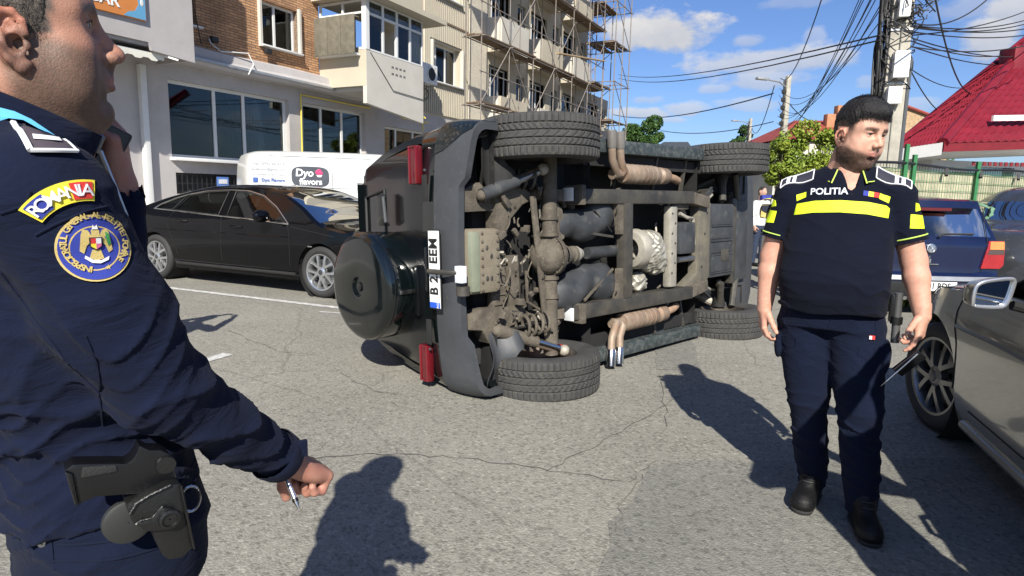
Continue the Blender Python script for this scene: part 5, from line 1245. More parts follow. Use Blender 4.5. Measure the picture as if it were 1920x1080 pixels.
def car(name,label,M,prof,W,wz,wb,R,paint,arch=None,wins=(),ws=(0,0),rw=(0,0),seams=(),sill=.22,style='double',alloy=ALLOY,ed=.045,bow=.16,chrome=True,steer=0,glassm=None,group=None,interior=True,wheels=True,crown=.03):
    t=thing(name,label,'car',M=M,group=group)
    arch=arch or R+.045
    # resample the centre profile, catmull
    pr=[V3(p) for p in prof]; xs=[]
    for i in range(len(pr)-1):
        p0=pr[max(i-1,0)];p1=pr[i];p2=pr[i+1];p3=pr[min(i+2,len(pr)-1)]; n=max(2,int(np.linalg.norm(p2-p1)/.06))
        for j in range(n):
            u=j/n; xs.append((i+u,.5*((2*p1)+(-p0+p2)*u+(2*p0-5*p1+4*p2-p3)*u*u+(-p0+3*p1-3*p2+p3)*u**3)))
    xs.append((len(pr)-1,pr[-1])); x0=min(p[0] for p in prof); x1=max(p[0] for p in prof)
    def hwf(x,z):
        w=W/2*float(np.interp(z,[a for a,b in wz],[b for a,b in wz])); d=0
        if x-x0<.75: d=(1-(x-x0)/.75)**2.2*bow
        if x1-x<.85: d=(1-(x1-x)/.85)**2.0*bow*1.1
        return w-d
    N=12; ts=[math.sin(math.pi/2*j/N) for j in range(-N,N+1)]
    rows=[]
    for i,(u,p) in enumerate(xs):
        a=xs[max(i-1,0)][1]; b=xs[min(i+1,len(xs)-1)][1]; d=b-a; d=d/np.linalg.norm(d); n=np.array([-d[1],d[0]])
        pe=p-n*ed; w=hwf(pe[0],pe[1]); row=[]
        for tt in ts:
            q=p-n*(ed*abs(tt)**6)+n*crown*(.0 if abs(n[0])>.8 else 1)*(1-tt*tt)*.6
            bx=0
            if abs(n[0])>.35: bx=np.sign(-n[0])*-1*0
            # plan bow of the nose and tail
            e0=max(0,1-(p[0]-x0)/.5); e1=max(0,1-(x1-p[0])/.6); q=q+np.array([e0*bow*.75*tt**2-e1*bow*.85*tt**2,0])
            row.append((q[0],w*tt,q[1]))
        rows.append(row)
    body=MB(); gl_=[]
    V=[p for r in rows for p in r]; K=len(ts); F=[];GF={0:[],1:[]}
    for i in range(len(rows)-1):
        u=.5*(xs[i][0]+xs[i+1][0])
        for k in range(K-1):
            tm=abs(.5*(ts[k]+ts[k+1])); f=(i*K+k,i*K+k+1,(i+1)*K+k+1,(i+1)*K+k)
            if ws[0]<u<ws[1] and tm<.93: GF[0].append(f)
            elif rw[0]<u<rw[1] and tm<.90: GF[1].append(f)
            else: F.append(f)
    body.add(V,F); o=body.build('body_shell',paint,t,ang=38)
    for g_,nm in ((0,'windscreen'),(1,'rear_window')):
        if GF[g_]:
            MB().add(V,GF[g_]).build(nm,CGL if g_==0 else (glassm or CGL),t)
    # sides
    L=[(r[-1][0],r[-1][2]) for r in rows]
    # profile runs rear-bottom -> over the roof -> front-bottom ; close along the sill with the arches
    bot=[(wb+arch+.02,sill)]+[(wb+arch*math.cos(rad(a)),R+arch*math.sin(rad(a))) for a in range(0,181,12)]+[(wb-arch-.02,sill),(arch+.02,sill)]+[(arch*math.cos(rad(a)),R+arch*math.sin(rad(a))) for a in range(0,181,12)]+[(-arch-.02,sill)]
    ol=L+bot
    for s in (-1,1):
        fs_=lambda x,z,s=s:(x,s*hwf(x,z),z)
        MB().prism(ol,fs_,(0,-s*.03,0),step=.085,holes=wins).build('body_side',paint,t,ang=45)
        for i,w_ in enumerate(wins):
            MB().prism(w_,lambda x,z,s=s:(x,s*(hwf(x,z)-.012),z),(0,-s*.005,0),step=.15).build('side_window',glassm or CGL,t)
            pts=[(x,s*(hwf(x,z)-.004),z) for x,z in w_]
            MB().tube(pts,.007,6,closed=True,cap=False).build('window_seal',mat('black_rubber'),t)
        if chrome and wins:
            allp=[p for w_ in wins for p in w_]; 
        for sm in seams:
            q=[]
            for i in range(len(sm)-1):
                for j in range(6): 
                    x,z=[sm[i][k]+(sm[i+1][k]-sm[i][k])*j/6 for k in (0,1)]; q.append((x,s*(hwf(x,z)+.0005),z))
            MB().tube(q,.0042,4).build('door_seam',ARCHB,t)
        for cx in (0,wb):
            MB().lathe((cx,s*(W/2-.33),R),(0,s,0),[(0,.05),(0,arch),(.30,arch)],28).build('wheel_arch',ARCHB,t)
            if wheels: cwheel(t,cx,s*(W/2-.125),R,.22,style,alloy,steer if cx==wb else 0)
    MB().box((wb/2,0,.24),(x1-x0-.5,W-.36,.10)).build('underbody',ARCHB,t)
    if interior:
        it=MB(); it.box((wb/2-.1,0,.48),(wb-.5,W-.3,.30)); it.build('cabin_floor',SEAT,t)
        for x in (.55,1.45):
            for y in (-.37,.37):
                st=MB(); st.box((x,y,.62),(.5,.46,.2)); o_=st.build('seat',SEAT,t,bevel=.05); MB().bar((x-.22,y,.62),(x-.38,y,1.10),.44,.14,up=(0,1,0)).build('seat_back',SEAT,o_,bevel=.05); MB().box((x-.40,y,1.17),(.09,.24,.14)).build('headrest',SEAT,o_,bevel=.03)
        MB().box((wb-.55,0,.80),(.35,W-.36,.22)).build('dashboard',SEAT,t,bevel=.05)
        MB().lathe((wb-.85,.37,.92),(1,0,.45),[(0,.17),(.02,.185),(.03,.17)],24).build('steering_wheel',SEAT,t)
    return t,hwf
def mirror(t,x,s,z,W,paint,size=1.,face=None,yo=.0):
    m=MB(); m.bar((x+.03,s*(W/2-.10+yo),z-.02),(x,s*(W/2+.06+yo),z),.05,.03); o=m.build('mirror_arm',ARCHB,t)
    S=MB().sphere((x+.02,s*(W/2+.15+yo),z+.03),(.075*size,.115*size,.075*size),16).build('mirror_housing',paint,t)
    return S
PB=mat('gloss_black_paint',(.0022,.0025,.0035),.06,var=.1,coat=.15,spec=.25)
# --- black liftback ---
ad=V3((.902,-.431,0)); ad/=np.linalg.norm(ad); al=V3((-ad[1],ad[0],0))
AO=V3((-5.31,9.45,0))+al*.80
AM=basis(AO,ad,al,(0,0,1))
prof=[(-.82,.30),(-.93,.45),(-.95,.72),(-.90,.92),(-.78,1.03),(-.45,1.09),(.10,1.25),(.7,1.375),(1.3,1.42),(1.8,1.425),(2.3,1.37),(2.75,1.20),(3.22,.96),(3.7,.88),(4.05,.78),(4.2,.62),(4.22,.42),(4.15,.28)]
dlo=[[(-.02,1.05),(.10,1.12),(.34,1.20),(.52,1.245),(.34,1.05)],[(.40,1.045),(.60,1.262),(.95,1.315),(1.36,1.335),(1.33,1.0)],[(1.50,.99),(1.50,1.335),(1.75,1.325),(2.05,1.27),(2.35,1.13),(2.62,.945)]]
audi,ah=car('parked_liftback','glossy black five-door liftback parked nose-out in front of the white van',AM,prof,1.84,[(.2,.94),(.45,.985),(.7,1.0),(.95,.97),(1.0,.94),(1.3,.76),(1.45,.70)],3.2,.335,PB,arch=.375,wins=dlo,ws=(10.2,11.9),rw=(5.1,6.9),
    seams=[[(1.42,1.0),(1.42,.7),(1.40,.30)],[(2.66,.93),(2.70,.7),(2.68,.32)],[(.42,1.04),(.30,.85),(.42,.62),(.52,.33)],[(.52,.32),(2.68,.32)],[(2.7,.9),(3.6,.78)]],sill=.20)
for s in (-1,1):
    top=[(-.06,1.055),(.06,1.125),(.32,1.215),(.56,1.275),(.95,1.335),(1.4,1.352),(1.78,1.343),(2.07,1.285),(2.37,1.145),(2.68,.93)]
    MB().tube([(x,s*(ah(x,z)+.004),z) for x,z in top],.010,6).build('window_chrome',CTRIM,audi); MB().tube([(x,s*(ah(x,z)+.004),z) for x,z in ((2.68,.93),(2.3,.955),(1.42,.99),(.4,1.035),(-.06,1.055))],.010,6).build('window_chrome',CTRIM,audi)
    for x,z in ((.62,.90),(1.72,.86)): MB().tube([(x-.11,s*(ah(x,z)+.0),z),(x-.07,s*(ah(x,z)+.035),z+.003),(x+.07,s*(ah(x,z)+.035),z-.002),(x+.11,s*(ah(x,z)),z-.005)],.014,8).build('door_handle',PB,audi)
    mirror(audi,2.33,s,1.0,1.80,PB,1.15)
    MB().tube([(x,s*(ah(x,.30)+.012),.28) for x in (.45,1.,2.,2.78)],.022,6).build('side_skirt',mat('satin_black',(.02,.02,.02),.4),audi)
    MB().box((3.05,s*(ah(3.05,.62)+.003),.66),(.07,.006,.014)).build('badge',CTRIM,audi)
    MB().box((4.02,s*.62,.66),(.28,.34,.12)).build('headlamp',mat('clear_lens'),audi,bevel=.03)
MB().tube([(x,-(ah(x,.72)+.0),.76-.0*x) for x in (.0,1.,2.,3.)],.006,4).build('shoulder_crease',PB,audi)
# --- white van ---
VA=V3((.866,.5,0)); VL=V3((-.5,.866,0)); VMt=basis(V3((-5.09,12,0))+VA*.95+VL*.95,VA,VL,(0,0,1))
WV=mat('white_van_paint',(.60,.60,.58),.28,var=.02,coat=.4,dirt=((.5,.49,.46),1.2,-.3))
vprof=[(-.90,.35),(-.95,.8),(-.93,1.6),(-.88,1.95),(-.74,2.06),(-.4,2.10),(.8,2.13),(2.0,2.13),(2.6,2.06),(3.1,1.75),(3.45,1.25),(3.9,1.15),(4.05,.9),(4.1,.5),(4.05,.3)]
van,vh=car('delivery_van','white panel van with a dark oval emblem parked along the shop wall',VMt,vprof,1.9,[(.2,.96),(.7,1.),(1.2,.99),(2.0,.92),(2.25,.86)],3.1,.33,WV,wins=[[(2.2,1.25),(2.2,1.9),(2.7,1.85),(3.05,1.3)]],ws=(8.1,9.9),seams=[[(.70,.45),(.70,1.98)],[(1.9,.45),(1.9,2.02)],[(-.82,1.40),(1.9,1.40)],[(-.5,2.0),(1.9,2.02)]],style='single',interior=False,bow=.03)
van['category']='van'
# street side of the van is local -y (right-hand side when facing +x)
LG=mat('grey_print',(.36,.37,.40),.5); EMB=mat('emblem_grey',(.07,.075,.085),.4); WHP=mat('white_print',(.75,.75,.75),.4); PNK=mat('pink_print',(.65,.06,.16),.4)
def vs_(x,z,off=.004): return (x,-(vh(x,z)+off),z)
def vtext(s,x,z,size,m,nm='side_lettering',**k):
    a=V3(vs_(x,z,.011)); up=V3(vs_(x,z+.1))-V3(vs_(x,z)); up/=np.linalg.norm(up)
    X_=V3((1,0,0)); Z_=np.cross(X_,up); return text(s,nm,m,van,size,basis(a,X_,up,Z_),ext=.0012,stuff=nm=='side_lettering',split=nm!='side_lettering',**k)
# lettering reads along +x seen from the street
TX=-.52
vtext('tel.  0742 66 47 91',TX+.04,1.85,.078,LG); vtext('dyoflavors@gmail.com',TX,1.745,.070,LG); vtext('de bunătate și de la mama',TX,1.645,.055,LG); vtext('Dyo Flavors',TX+.08,1.535,.088,mat('blue_print',(.06,.12,.35),.5),bold=.002)
MB().box((TX-.24,-(vh(TX,1.53)+.004),1.535),(.085,.004,.09)).build('blue_square',mat('blue_print'),van); vtext('f',TX-.24,1.535,.09,WHP,bold=.003)
EX,EZ=.27,1.62
em=[(EX+.365*np.sign(math.cos(a))*abs(math.cos(a))**.5,EZ+.20*np.sign(math.sin(a))*abs(math.sin(a))**.6) for a in np.linspace(0,2*math.pi,40)[:-1]]
MB().prism(em,lambda x,z:vs_(x,z,.005),(0,.003,0),step=.05).build('emblem',EMB,van)
vtext('Dyo',EX-.12,EZ+.07,.20,WHP,nm='emblem_letter',bold=.006,shear=.1); vtext('flavors',EX,EZ-.10,.165,WHP,nm='emblem_letter',bold=.005)
for i,(dx,dz,r_) in enumerate(((.14,.09,.045),(.20,.08,.04),(.17,.12,.04))): MB().sphere(vs_(EX+dx,EZ+dz,.008),(r_,.004,r_),14).build('ice_cream_scoop',PNK,van)
MB().prism([(EX+.11,EZ+.04),(EX+.23,EZ+.04),(EX+.20,EZ+.0),(EX+.14,EZ+.0)],lambda x,z:vs_(x,z,.009),(0,.003,0)).build('cup',WHP,van)
# --- blue hatchback seen from behind ---
GB=mat('dark_blue_paint',(.004,.008,.034),.2,var=.15,coat=.4,dirt=((.10,.10,.10),1.8,-.35))
gd=V3((.06,1,0)); gd/=np.linalg.norm(gd); gl2=V3((-gd[1],gd[0],0))
GM=basis(V3((5.13,8.20,0)),gd,gl2,(0,0,1))
gprof=[(-.60,.22),(-.70,.34),(-.715,.50),(-.66,.56),(-.655,.86),(-.63,.96),(-.42,1.33),(-.36,1.41),(.2,1.455),(1.0,1.46),(1.5,1.40),(2.2,1.0),(2.9,.88),(3.25,.72),(3.35,.5),(3.3,.25)]
golf,gh=car('blue_hatchback','dark blue hatchback seen from behind, parked before the green fence','M' and GM,gprof,1.735,[(.2,.95),(.5,1.),(.85,.99),(.95,.95),(1.35,.76),(1.46,.72)],2.51,.31,GB,wins=[[(-.25,.98),(-.10,1.28),(.55,1.34),(.55,.98)],[(.65,.98),(.65,1.34),(1.3,1.33),(1.95,1.0)]],ws=(10.05,10.95),rw=(5.12,6.0),seams=[[(.6,.96),(.6,.35)],[(1.9,.96),(1.9,.35)]],style='single',chrome=False,glassm=CGL,ed=.03,bow=.10)
def gx(z): return float(np.interp(z,[.2,.34,.5,.56,.86,.96,1.33,1.41],[-.60,-.70,-.715,-.66,-.655,-.63,-.42,-.36]))
for s in (-1,1):
    L_=[(s*.56,.62),(s*.80,.62),(s*.845,.66),(s*.835,.95),(s*.64,.95),(s*.60,.80)]
    f=lambda y,z:(gx(z)+.075*(abs(y)/.84)**2-.012,y,z)
    o=MB().prism(L_,f,(.03,0,0),step=.06).build('tail_lamp',mat('tail_red',(.30,.015,.02),.15,coat=.7),golf)
    MB().prism([(s*.645,.85),(s*.83,.85),(s*.832,.945),(s*.655,.945)],lambda y,z:(gx(z)+.075*(abs(y)/.84)**2-.018,y,z),(.02,0,0),step=.06).build('indicator_lens',mat('amber_lens',(.55,.20,.05),.15,coat=.7),o)
    MB().prism([(s*.62,.79),(s*.83,.79),(s*.83,.845),(s*.645,.845)],lambda y,z:(gx(z)+.075*(abs(y)/.84)**2-.016,y,z),(.02,0,0),step=.06).build('smoked_lens',mat('smoked_lens',(.07,.05,.045),.15,coat=.7),o)
BUMP=mat('black_trim',(.018,.019,.02),.5,var=.2)
MB().prism([(-.80,.47),(.80,.47),(.80,.52),(-.80,.52)],lambda y,z:(gx(z)+.08*(y/.84)**2-.03,y,z),(.03,0,0),step=.08).build('bumper_strip',mat('satin_grey_strip',(.30,.31,.32),.35,metal=.5),golf)
MB().prism([(-.78,.25),(.78,.25),(.80,.44),(-.80,.44)],lambda y,z:(gx(z)+.08*(y/.84)**2-.016,y,z),(.03,0,0),step=.08).build('bumper_lower',BUMP,golf)
tg=MB(); tg.tube([(gx(z)+.075*(y/.84)**2-.004,y,z) for y,z in ((-.66,1.34),(-.62,.95),(-.58,.58),(.58,.58),(.62,.95),(.66,1.34))],.005,5); tg.build('tailgate_seam',ARCHB,golf)
MB().box((-.745,.02,.40),(.006,.52,.11)).build('plate',mat('plate_white'),golf); 
text('B 01 RDS','plate_letter',BK,golf,.105,basis((-.750,.0,.40),(0,-1,0),(0,0,1),(-1,0,0)),bold=.003,sx=.82,ext=.001,split=True)
MB().box((-.7505,.24,.40),(.003,.036,.106)).build('plate_eu_band',mat('eu_blue'),golf)
lg=MB(); lg.lathe((-.668,.06,.85),(-1,0,.1),[(0,.055),(.008,.055),(.010,.046),(.004,.045),(.004,.001)],28).build('round_badge',CHR,golf)
vw=[((-.028,.035),(-.008,-.005)),((-.008,-.005),(0,.012)),((0,.012),(.008,-.005)),((.008,-.005),(.028,.035)),((-.038,.010),(-.018,-.040)),((-.018,-.040),(0,-.008)),((0,-.008),(.018,-.040)),((.018,-.040),(.038,.010))]
mb=MB()
for a_,b_ in vw: mb.bar((-.676,.06-a_[0],.85+a_[1]),(-.676,.06-b_[0],.85+b_[1]),.006,.008,up=(1,0,0))
mb.build('badge_letters',CHR,golf)
text('GOLF','model_lettering',CHR,golf,.05,basis((-.672,.12,.74),(0,-1,0),(0,0,1),(-1,0,0)),ext=.002); MB().box((-.672,.06,.66),(.008,.20,.010)).build('trim_strip',CHR,golf); MB().box((-.672,.06,.70),(.008,.02,.05)).build('trim_strip',CHR,golf)
MB().prism([(-.56,1.335),(.56,1.335),(.55,1.42),(-.55,1.42)],lambda y,z:(-.52+.05*(y/.6)**2+(z-1.335)*.4,y,z),(.16,0,.02),step=.1,back=True).build('roof_spoiler',GB,golf)
MB().box((-.50,0,1.315),(.04,.42,.035)).build('high_brake_lamp',LENSD,golf); MB().sphere((-.08,.02,1.49),(.09,.018,.045),12).build('roof_aerial',GB,golf)
wp=MB(); wp.tube([(-.655,-.02,.985),(-.60,-.1,1.02),(-.585,-.46,1.03)],.012,6); wp.build('rear_wiper',BUMP,golf)
MB().tube([(-.70,.35,.26),(-.76,.35,.25)],.025,10).build('exhaust_tip',CHR,golf)
# --- graphite car at the right edge behind ---
DG=mat('graphite_paint',(.045,.047,.05),.25,var=.1,coat=.7,metal=.3,dirt=((.16,.15,.14),1.5,-.2))
dd=V3((-.90,-.43,0)); dd/=np.linalg.norm(dd); dl=V3((-dd[1],dd[0],0))
dprof=[(-.85,.35),(-.92,.8),(-.80,1.15),(-.55,1.5),(-.2,1.62),(.8,1.68),(1.6,1.64),(2.1,1.45),(2.65,1.12),(3.4,.98),(3.65,.75),(3.68,.4)]
q=V3((7.85,8.85,0)); DM=basis(q+V3((1.8,1.55,0)),dd,dl,(0,0,1))
dkc,dh=car('graphite_car','dark graphite car cut by the right edge behind the blue hatchback',DM,dprof,1.84,[(.2,.95),(.6,1.),(1.05,.97),(1.5,.78),(1.7,.72)],2.7,.35,DG,wins=[[(-.1,1.12),(.0,1.45),(.75,1.52),(.75,1.1)],[(.85,1.1),(.85,1.52),(1.5,1.5),(2.0,1.32),(2.3,1.08)]],ws=(7.1,7.95),rw=(2.1,3.4),seams=[[(.8,1.08),(.8,.4)],[(2.28,1.06),(2.2,.4)]],style='single')
for s in (-1,1): mirror(dkc,2.15,s,1.12,1.84,PB,1.2); MB().tube([(x,s*(dh(x,.30)+.01),.34) for x in (.45,1.,2.,2.3)],.03,6).build('side_strip',CTRIM,dkc)
# --- grey-gold car in the right foreground ---
MP=mat('warm_grey_metallic',(.33,.325,.285),.2,metal=.5,var=.05,vs=1,coat=1)
md=V3((.305,.952,0)); md/=np.linalg.norm(md); ml=V3((-md[1],md[0],0))
MWB=2.70; MO=V3((2.68,3.77,0))-ml*.82-md*(MWB+.0)
MM=basis(MO,md,ml,(0,0,1))
mprof=[(-.75,.30),(-.88,.5),(-.88,.85),(-.75,1.02),(-.45,1.30),(-.1,1.40),(.6,1.44),(1.2,1.42),(1.7,1.30),(2.32,.99),(2.75,.93),(3.15,.83),(3.38,.68),(3.44,.48),(3.38,.25)]
merc,mh=car('grey_metallic_car','warm grey metallic car at the right edge with turned front wheel and wing mirror',MM,mprof,1.80,[(.18,.93),(.30,.975),(.42,.975),(.60,.985),(.72,1.0),(.80,.99),(.92,.955),(.96,.94),(1.3,.78),(1.45,.72)],MWB,.34,MP,arch=.385,
   wins=[[(-.2,1.0),(-.05,1.22),(.75,1.31),(.75,.98)],[(.87,.975),(.87,1.31),(1.25,1.295),(1.62,1.18),(2.02,.955)]],ws=(8.1,9.0),rw=(3.1,4.0),seams=[[(2.36,.93),(2.37,.80),(2.33,.62),(2.34,.31)],[(.81,.95),(.81,.31)],[(.81,.31),(2.34,.31)],[(2.36,.93),(2.8,.885),(3.1,.80)]],sill=.17,alloy=ALLOYD,steer=rad(13),bow=.22)
for s in (-1,1):
    MB().tube([(x,s*(mh(x,.2)+.006),.20+.0*x) for x in (.45,1.2,2.2)],.026,8).build('side_skirt',MP,merc)
    MB().tube([(x,s*(mh(x,.95)+.004),.955) for x in (-.2,.8,2.02)],.008,6).build('window_chrome',CTRIM,merc)
    MB().tube([(x,s*(mh(x,z)-.002),z) for x,z in ((.2,.70),(1.0,.735),(1.8,.735),(2.35,.72))],.010,6).build('door_crease',MP,merc)
    for x in (.25,1.2): MB().tube([(x-.11,s*(mh(x,.8)+.0),.83),(x-.07,s*(mh(x,.8)+.04),.833),(x+.07,s*(mh(x,.8)+.04),.83),(x+.11,s*(mh(x,.8)),.825)],.014,8).build('door_handle',CTRIM,merc)
    MB().box((3.12,s*.60,.72),(.42,.26,.14)).build('headlamp',mat('clear_lens'),merc,bevel=.04)
# wing mirror near the camera: housing, bright rim, glass
mp_=at(1862,551,2.72); ml_loc=MM.inverted()@Vector(mp_)
def mir(par,c):
    c=V3(c); R_=rot((0,0,1),rad(14))
    out=[(.66*a_,.72*b_) for a_,b_ in [(-.125,-.072),(-.120,.045),(-.07,.074),(.06,.095),(.115,.095),(.125,.075),(.105,-.03),(.075,-.085),(-.10,-.083)]]
    def fm(k,dx): return lambda a,b:c+R_@V3((dx,a*-k*-1*-1,b*k))
    # outline given as seen from behind the car (left = outer side = +y)
    hs=MB()
    rings=[(0,1.0),(.02,1.03),(.06,.98),(.10,.80),(.125,.5),(.135,.15)]
    vs=[];n=None; dn=[]
    for i in range(len(out)):
        p=out[i];q=out[(i+1)%len(out)]
        for j in range(4): dn.append((p[0]+(q[0]-p[0])*j/4,p[1]+(q[1]-p[1])*j/4))
    for _ in range(2): dn=[((dn[i-1][0]+dn[i][0]*2+dn[(i+1)%len(dn)][0])/4,(dn[i-1][1]+dn[i][1]*2+dn[(i+1)%len(dn)][1])/4) for i in range(len(dn))]
    n=len(dn)
    for dx,k in rings: vs+=[c+R_@V3((dx,-a*k,b*k)) for a,b in dn]
    fs=[(i*n+k,i*n+(k+1)%n,(i+1)*n+(k+1)%n,(i+1)*n+k) for i in range(len(rings)-1) for k in range(n)]+[tuple((len(rings)-1)*n+k for k in range(n))]
    hs.add(vs,fs); h=hs.build('mirror_housing',MP,par)
    MB().tube([c+R_@V3((-.002,-a,b)) for a,b in dn],.0085,8,closed=True,cap=False).build('mirror_rim',mat('silver_rim',(.60,.61,.62),.25,metal=.8),h)
    gl3=MB(); gl3.add([c+R_@V3((.004,-a*.95,b*.95)) for a,b in dn],[tuple(range(n))]); gl3.build('mirror_glass',mat('mirror_silver',(.85,.87,.88),.02,metal=1,var=0),h)
mir(merc,ml_loc)
MB().tube([tuple(V3(ml_loc)+V3((.04,-.09,-.05))),tuple(V3(ml_loc)+V3((.05,-.20,-.075)))],.022,8).build('mirror_arm',ARCHB,merc)
# ================= people =================
from mathutils.bvhtree import BVHTree
SKIN=mat('skin',(1,1,1),.48,var=.16,vs=70,bump=.22,bs=380,sss=.12,vcol=True,spec=.35,det=6)
def cloth(name,c,bs=900,rough=.9,var=.12,bump=.25,vs=7,crease=(9,.30)):
    m=mat(name,c,rough,var=var,vs=vs,bump=bump,bs=bs,spec=.12,crease=crease); p=m.node_tree.nodes['Principled BSDF']
    p.inputs['Sheen Weight'].default_value=.02; p.inputs['Sheen Roughness'].default_value=.6; return m
NAVY=cloth('navy_twill',(.0044,.0072,.0215)); NAVYP=cloth('navy_polo',(.0032,.0046,.0120),bs=1400,crease=(6,.30)); NAVYT=cloth('navy_trousers',(.0042,.0072,.0205)); BOOT=mat('black_boot_leather',(.0045,.0045,.005),.55,bump=.3,bs=120,spec=.3)
def head_sdf(res,fat=1.,beard=None,skin=(.44,.26,.19),lip=(.36,.14,.12),hairbase=(.05,.04,.035),hairfn=None,mouth_open=.0,wide=1.):
    S=SDF((-.15,-.12,-.16),(.14,.12,.17),res)
    S.ell((-.012,0,.052),(.098,.077,.087)); S.ell((.038,0,-.002),(.056,.062*wide,.078),.03); S.ell((.055,0,.058),(.042,.058,.045),.03)
    for s in (-1,1):
        S.cap((-.002,s*.056*wide,-.030),(.057,s*.022,-.078),.019*fat,.016*fat,.03)
        S.ell((.056,s*.044,-.002),(.022,.019,.020),.022); S.ell((.038,s*.046*wide,-.035),(.034,.020*fat,.034),.03)
        S.cap((.084,s*.010,.049),(.066,s*.050,.047),.0095,.009,.014)
    S.ell((.067,0,-.078),(.018,.022,.018),.02); S.ell((.0715,0,-.036),(.022,.030,.030),.02)
    S.cap((-.02,0,-.06),(-.034,0,-.17),.056*fat,.062*fat,.035)
    S.cap((.03,0,-.07),(.0,0,-.15),.034*fat,.045*fat,.03)
    for s in (-1,1): S.ell((.094,s*.033,.030),(.017,.021,.013),.012,cut=True)
    # nose
    S.cap((.086,0,.044),(.109,0,.002),.0065,.0095,.012); S.ell((.1125,0,-.003),(.0112,.0105,.0098),.007)
    for s in (-1,1): S.ell((.101,s*.0125,-.008),(.0115,.0075,.0088),.006)
    for s in (-1,1): S.ell((.1065,s*.0065,-.0165),(.0065,.0036,.0045),.002,cut=True)
    S.cap((.100,0,-.017),(.0965,0,-.027),.006,.006,.008)
    # lips
    for s in (-1,1):
        S.cap((.0965,s*.004,-.0328),(.0855,s*.023,-.0372),.0050,.0030,.005); S.cap((.0945,0,-.0440),(.0845,s*.021,-.0400),.0056,.0030,.005)
        S.cap((.1035,0,-.0385),(.0875,s*.024,-.0385),.0012+mouth_open,.0009,.0012,cut=True)
    S.ell((.0885,0,-.057),(.010,.018,.006),.008,cut=True); S.ell((.079,0,-.077),(.011,.016,.012),.012)
    # lids
    for s in (-1,1):
        S.ell((.0735,s*.032,.031),.0146,.004)
        S.ell((.0870,s*.0325,.0295),(.0095,.0120,.0033),.0014,cut=True)
        S.cap((.087,s*.022,.0375),(.083,s*.044,.0365),.0022,.0018,.003)
    # ears
    for s in (-1,1):
        y0=lambda x:s*(.0745-.30*min(0,x+.004))
        S.ell((-.010,s*.077,.004),(.018,.006,.028),.006,R=rot((0,0,1),s*.35))
        hp=[(.010,.012),(.010,.026),(.002,.0365),(-.012,.037),(-.0235,.027),(-.0265,.012),(-.022,-.003),(-.014,-.016),(-.004,-.026),(.004,-.022)]
        S.chain([(x,y0(x)+s*.006,z) for x,z in hp],[.0035,.0042,.0045,.0045,.0045,.0042,.0040,.0048,.0062,.0045],.004,kj=.004)
        S.chain([(-.004,y0(-.004)+s*.004,.026),(-.014,y0(-.014)+s*.0045,.016),(-.0155,y0(-.0155)+s*.0045,.002),(-.008,y0(-.008)+s*.004,-.009)],[.0032,.0034,.0034,.003],.003,kj=.003)
        S.ell((-.003,s*.083,.002),(.0085,.0085,.0105),.003,cut=True); S.ell((-.008,s*.086,.020),(.008,.006,.0065),.003,cut=True)
        S.ell((.0085,s*.080,-.001),(.0045,.0045,.006),.003)
    S.disp(lambda x,y,z:.0006*np.sin(x*140+z*90)*np.sin(y*120+z*70))
    def col(x,y,z):
        c=np.tile(np.array(skin),(len(x),1)); ay=np.abs(y)
        def mixin(m,rgb): 
            nonlocal c; c=c*(1-m[:,None])+np.array(rgb)*m[:,None]
        n=np.random.RandomState(1).rand(len(x))
        red=np.exp(-(((x-.06)/.02)**2+((ay-.045)/.02)**2+((z+.002)/.018)**2))+1.1*np.exp(-(((x-.113)/.012)**2+(y/.014)**2+((z+.004)/.012)**2))
        mixin(np.clip(red*.30,0,.5),(skin[0]*1.02,skin[1]*.68,skin[2]*.66))
        ear=(ay>.0755)&(x<.013)&(x>-.04)&(z>-.035)&(z<.045); mixin(ear*.45,(skin[0]*1.05,skin[1]*.62,skin[2]*.55))
        if beard:
            bc,strength,zt=beard
            jaw=ss(-.004,.018,(zt-.30*np.maximum(x,0)-z)); side=ss(.030,.010,x)*ss(.03,.0,z)*ss(-.02,.0,x+.012)*(ay>.045)
            must=np.exp(-(((x-.096)/.012)**2+((z+.026)/.0055)**2+(y/.026)**2))
            cheekfree=np.exp(-(((x-.07)/.026)**2+((ay-.035)/.02)**2+((z+.016)/.024)**2))
            m=np.clip(np.maximum(np.maximum(jaw*(1-.3*cheekfree)*ss(-.016,.008,x),side*.9),must*.85),0,1)*(.8+.2*n)*strength*ss(-.135,-.105,z)
            mixin(np.clip(m,0,1),bc)
        lp=np.exp(-(((z+.0385)/.0078)**2+(y/.024)**2))*(x>.082); mixin(np.clip(lp*1.3,0,.9)*(x>.084),lip)
        br=np.exp(-(((z-.0500-.10*(ay-.03)*(ay<.03)+.15*np.maximum(0,ay-.042))/.0058)**2))*ss(.008,.014,ay)*ss(.062,.052,ay)*(x>.045); mixin(np.clip(br*1.2,0,.9)*(.7+.3*n),hairbase)
        ln=np.exp(-(((z-.0352)/.0016)**2+((ay-.032)/.0115)**2))*(x>.072); mixin(np.clip(ln*1.3,0,.95),(.03,.02,.02))
        if hairfn is not None: mixin(np.clip(hairfn(x,y,z),0,1)*(1-((ay>.0735)&(x<.014)&(x>-.040)&(z<.046)&(z>-.035))),hairbase)
        return c
    return S,col
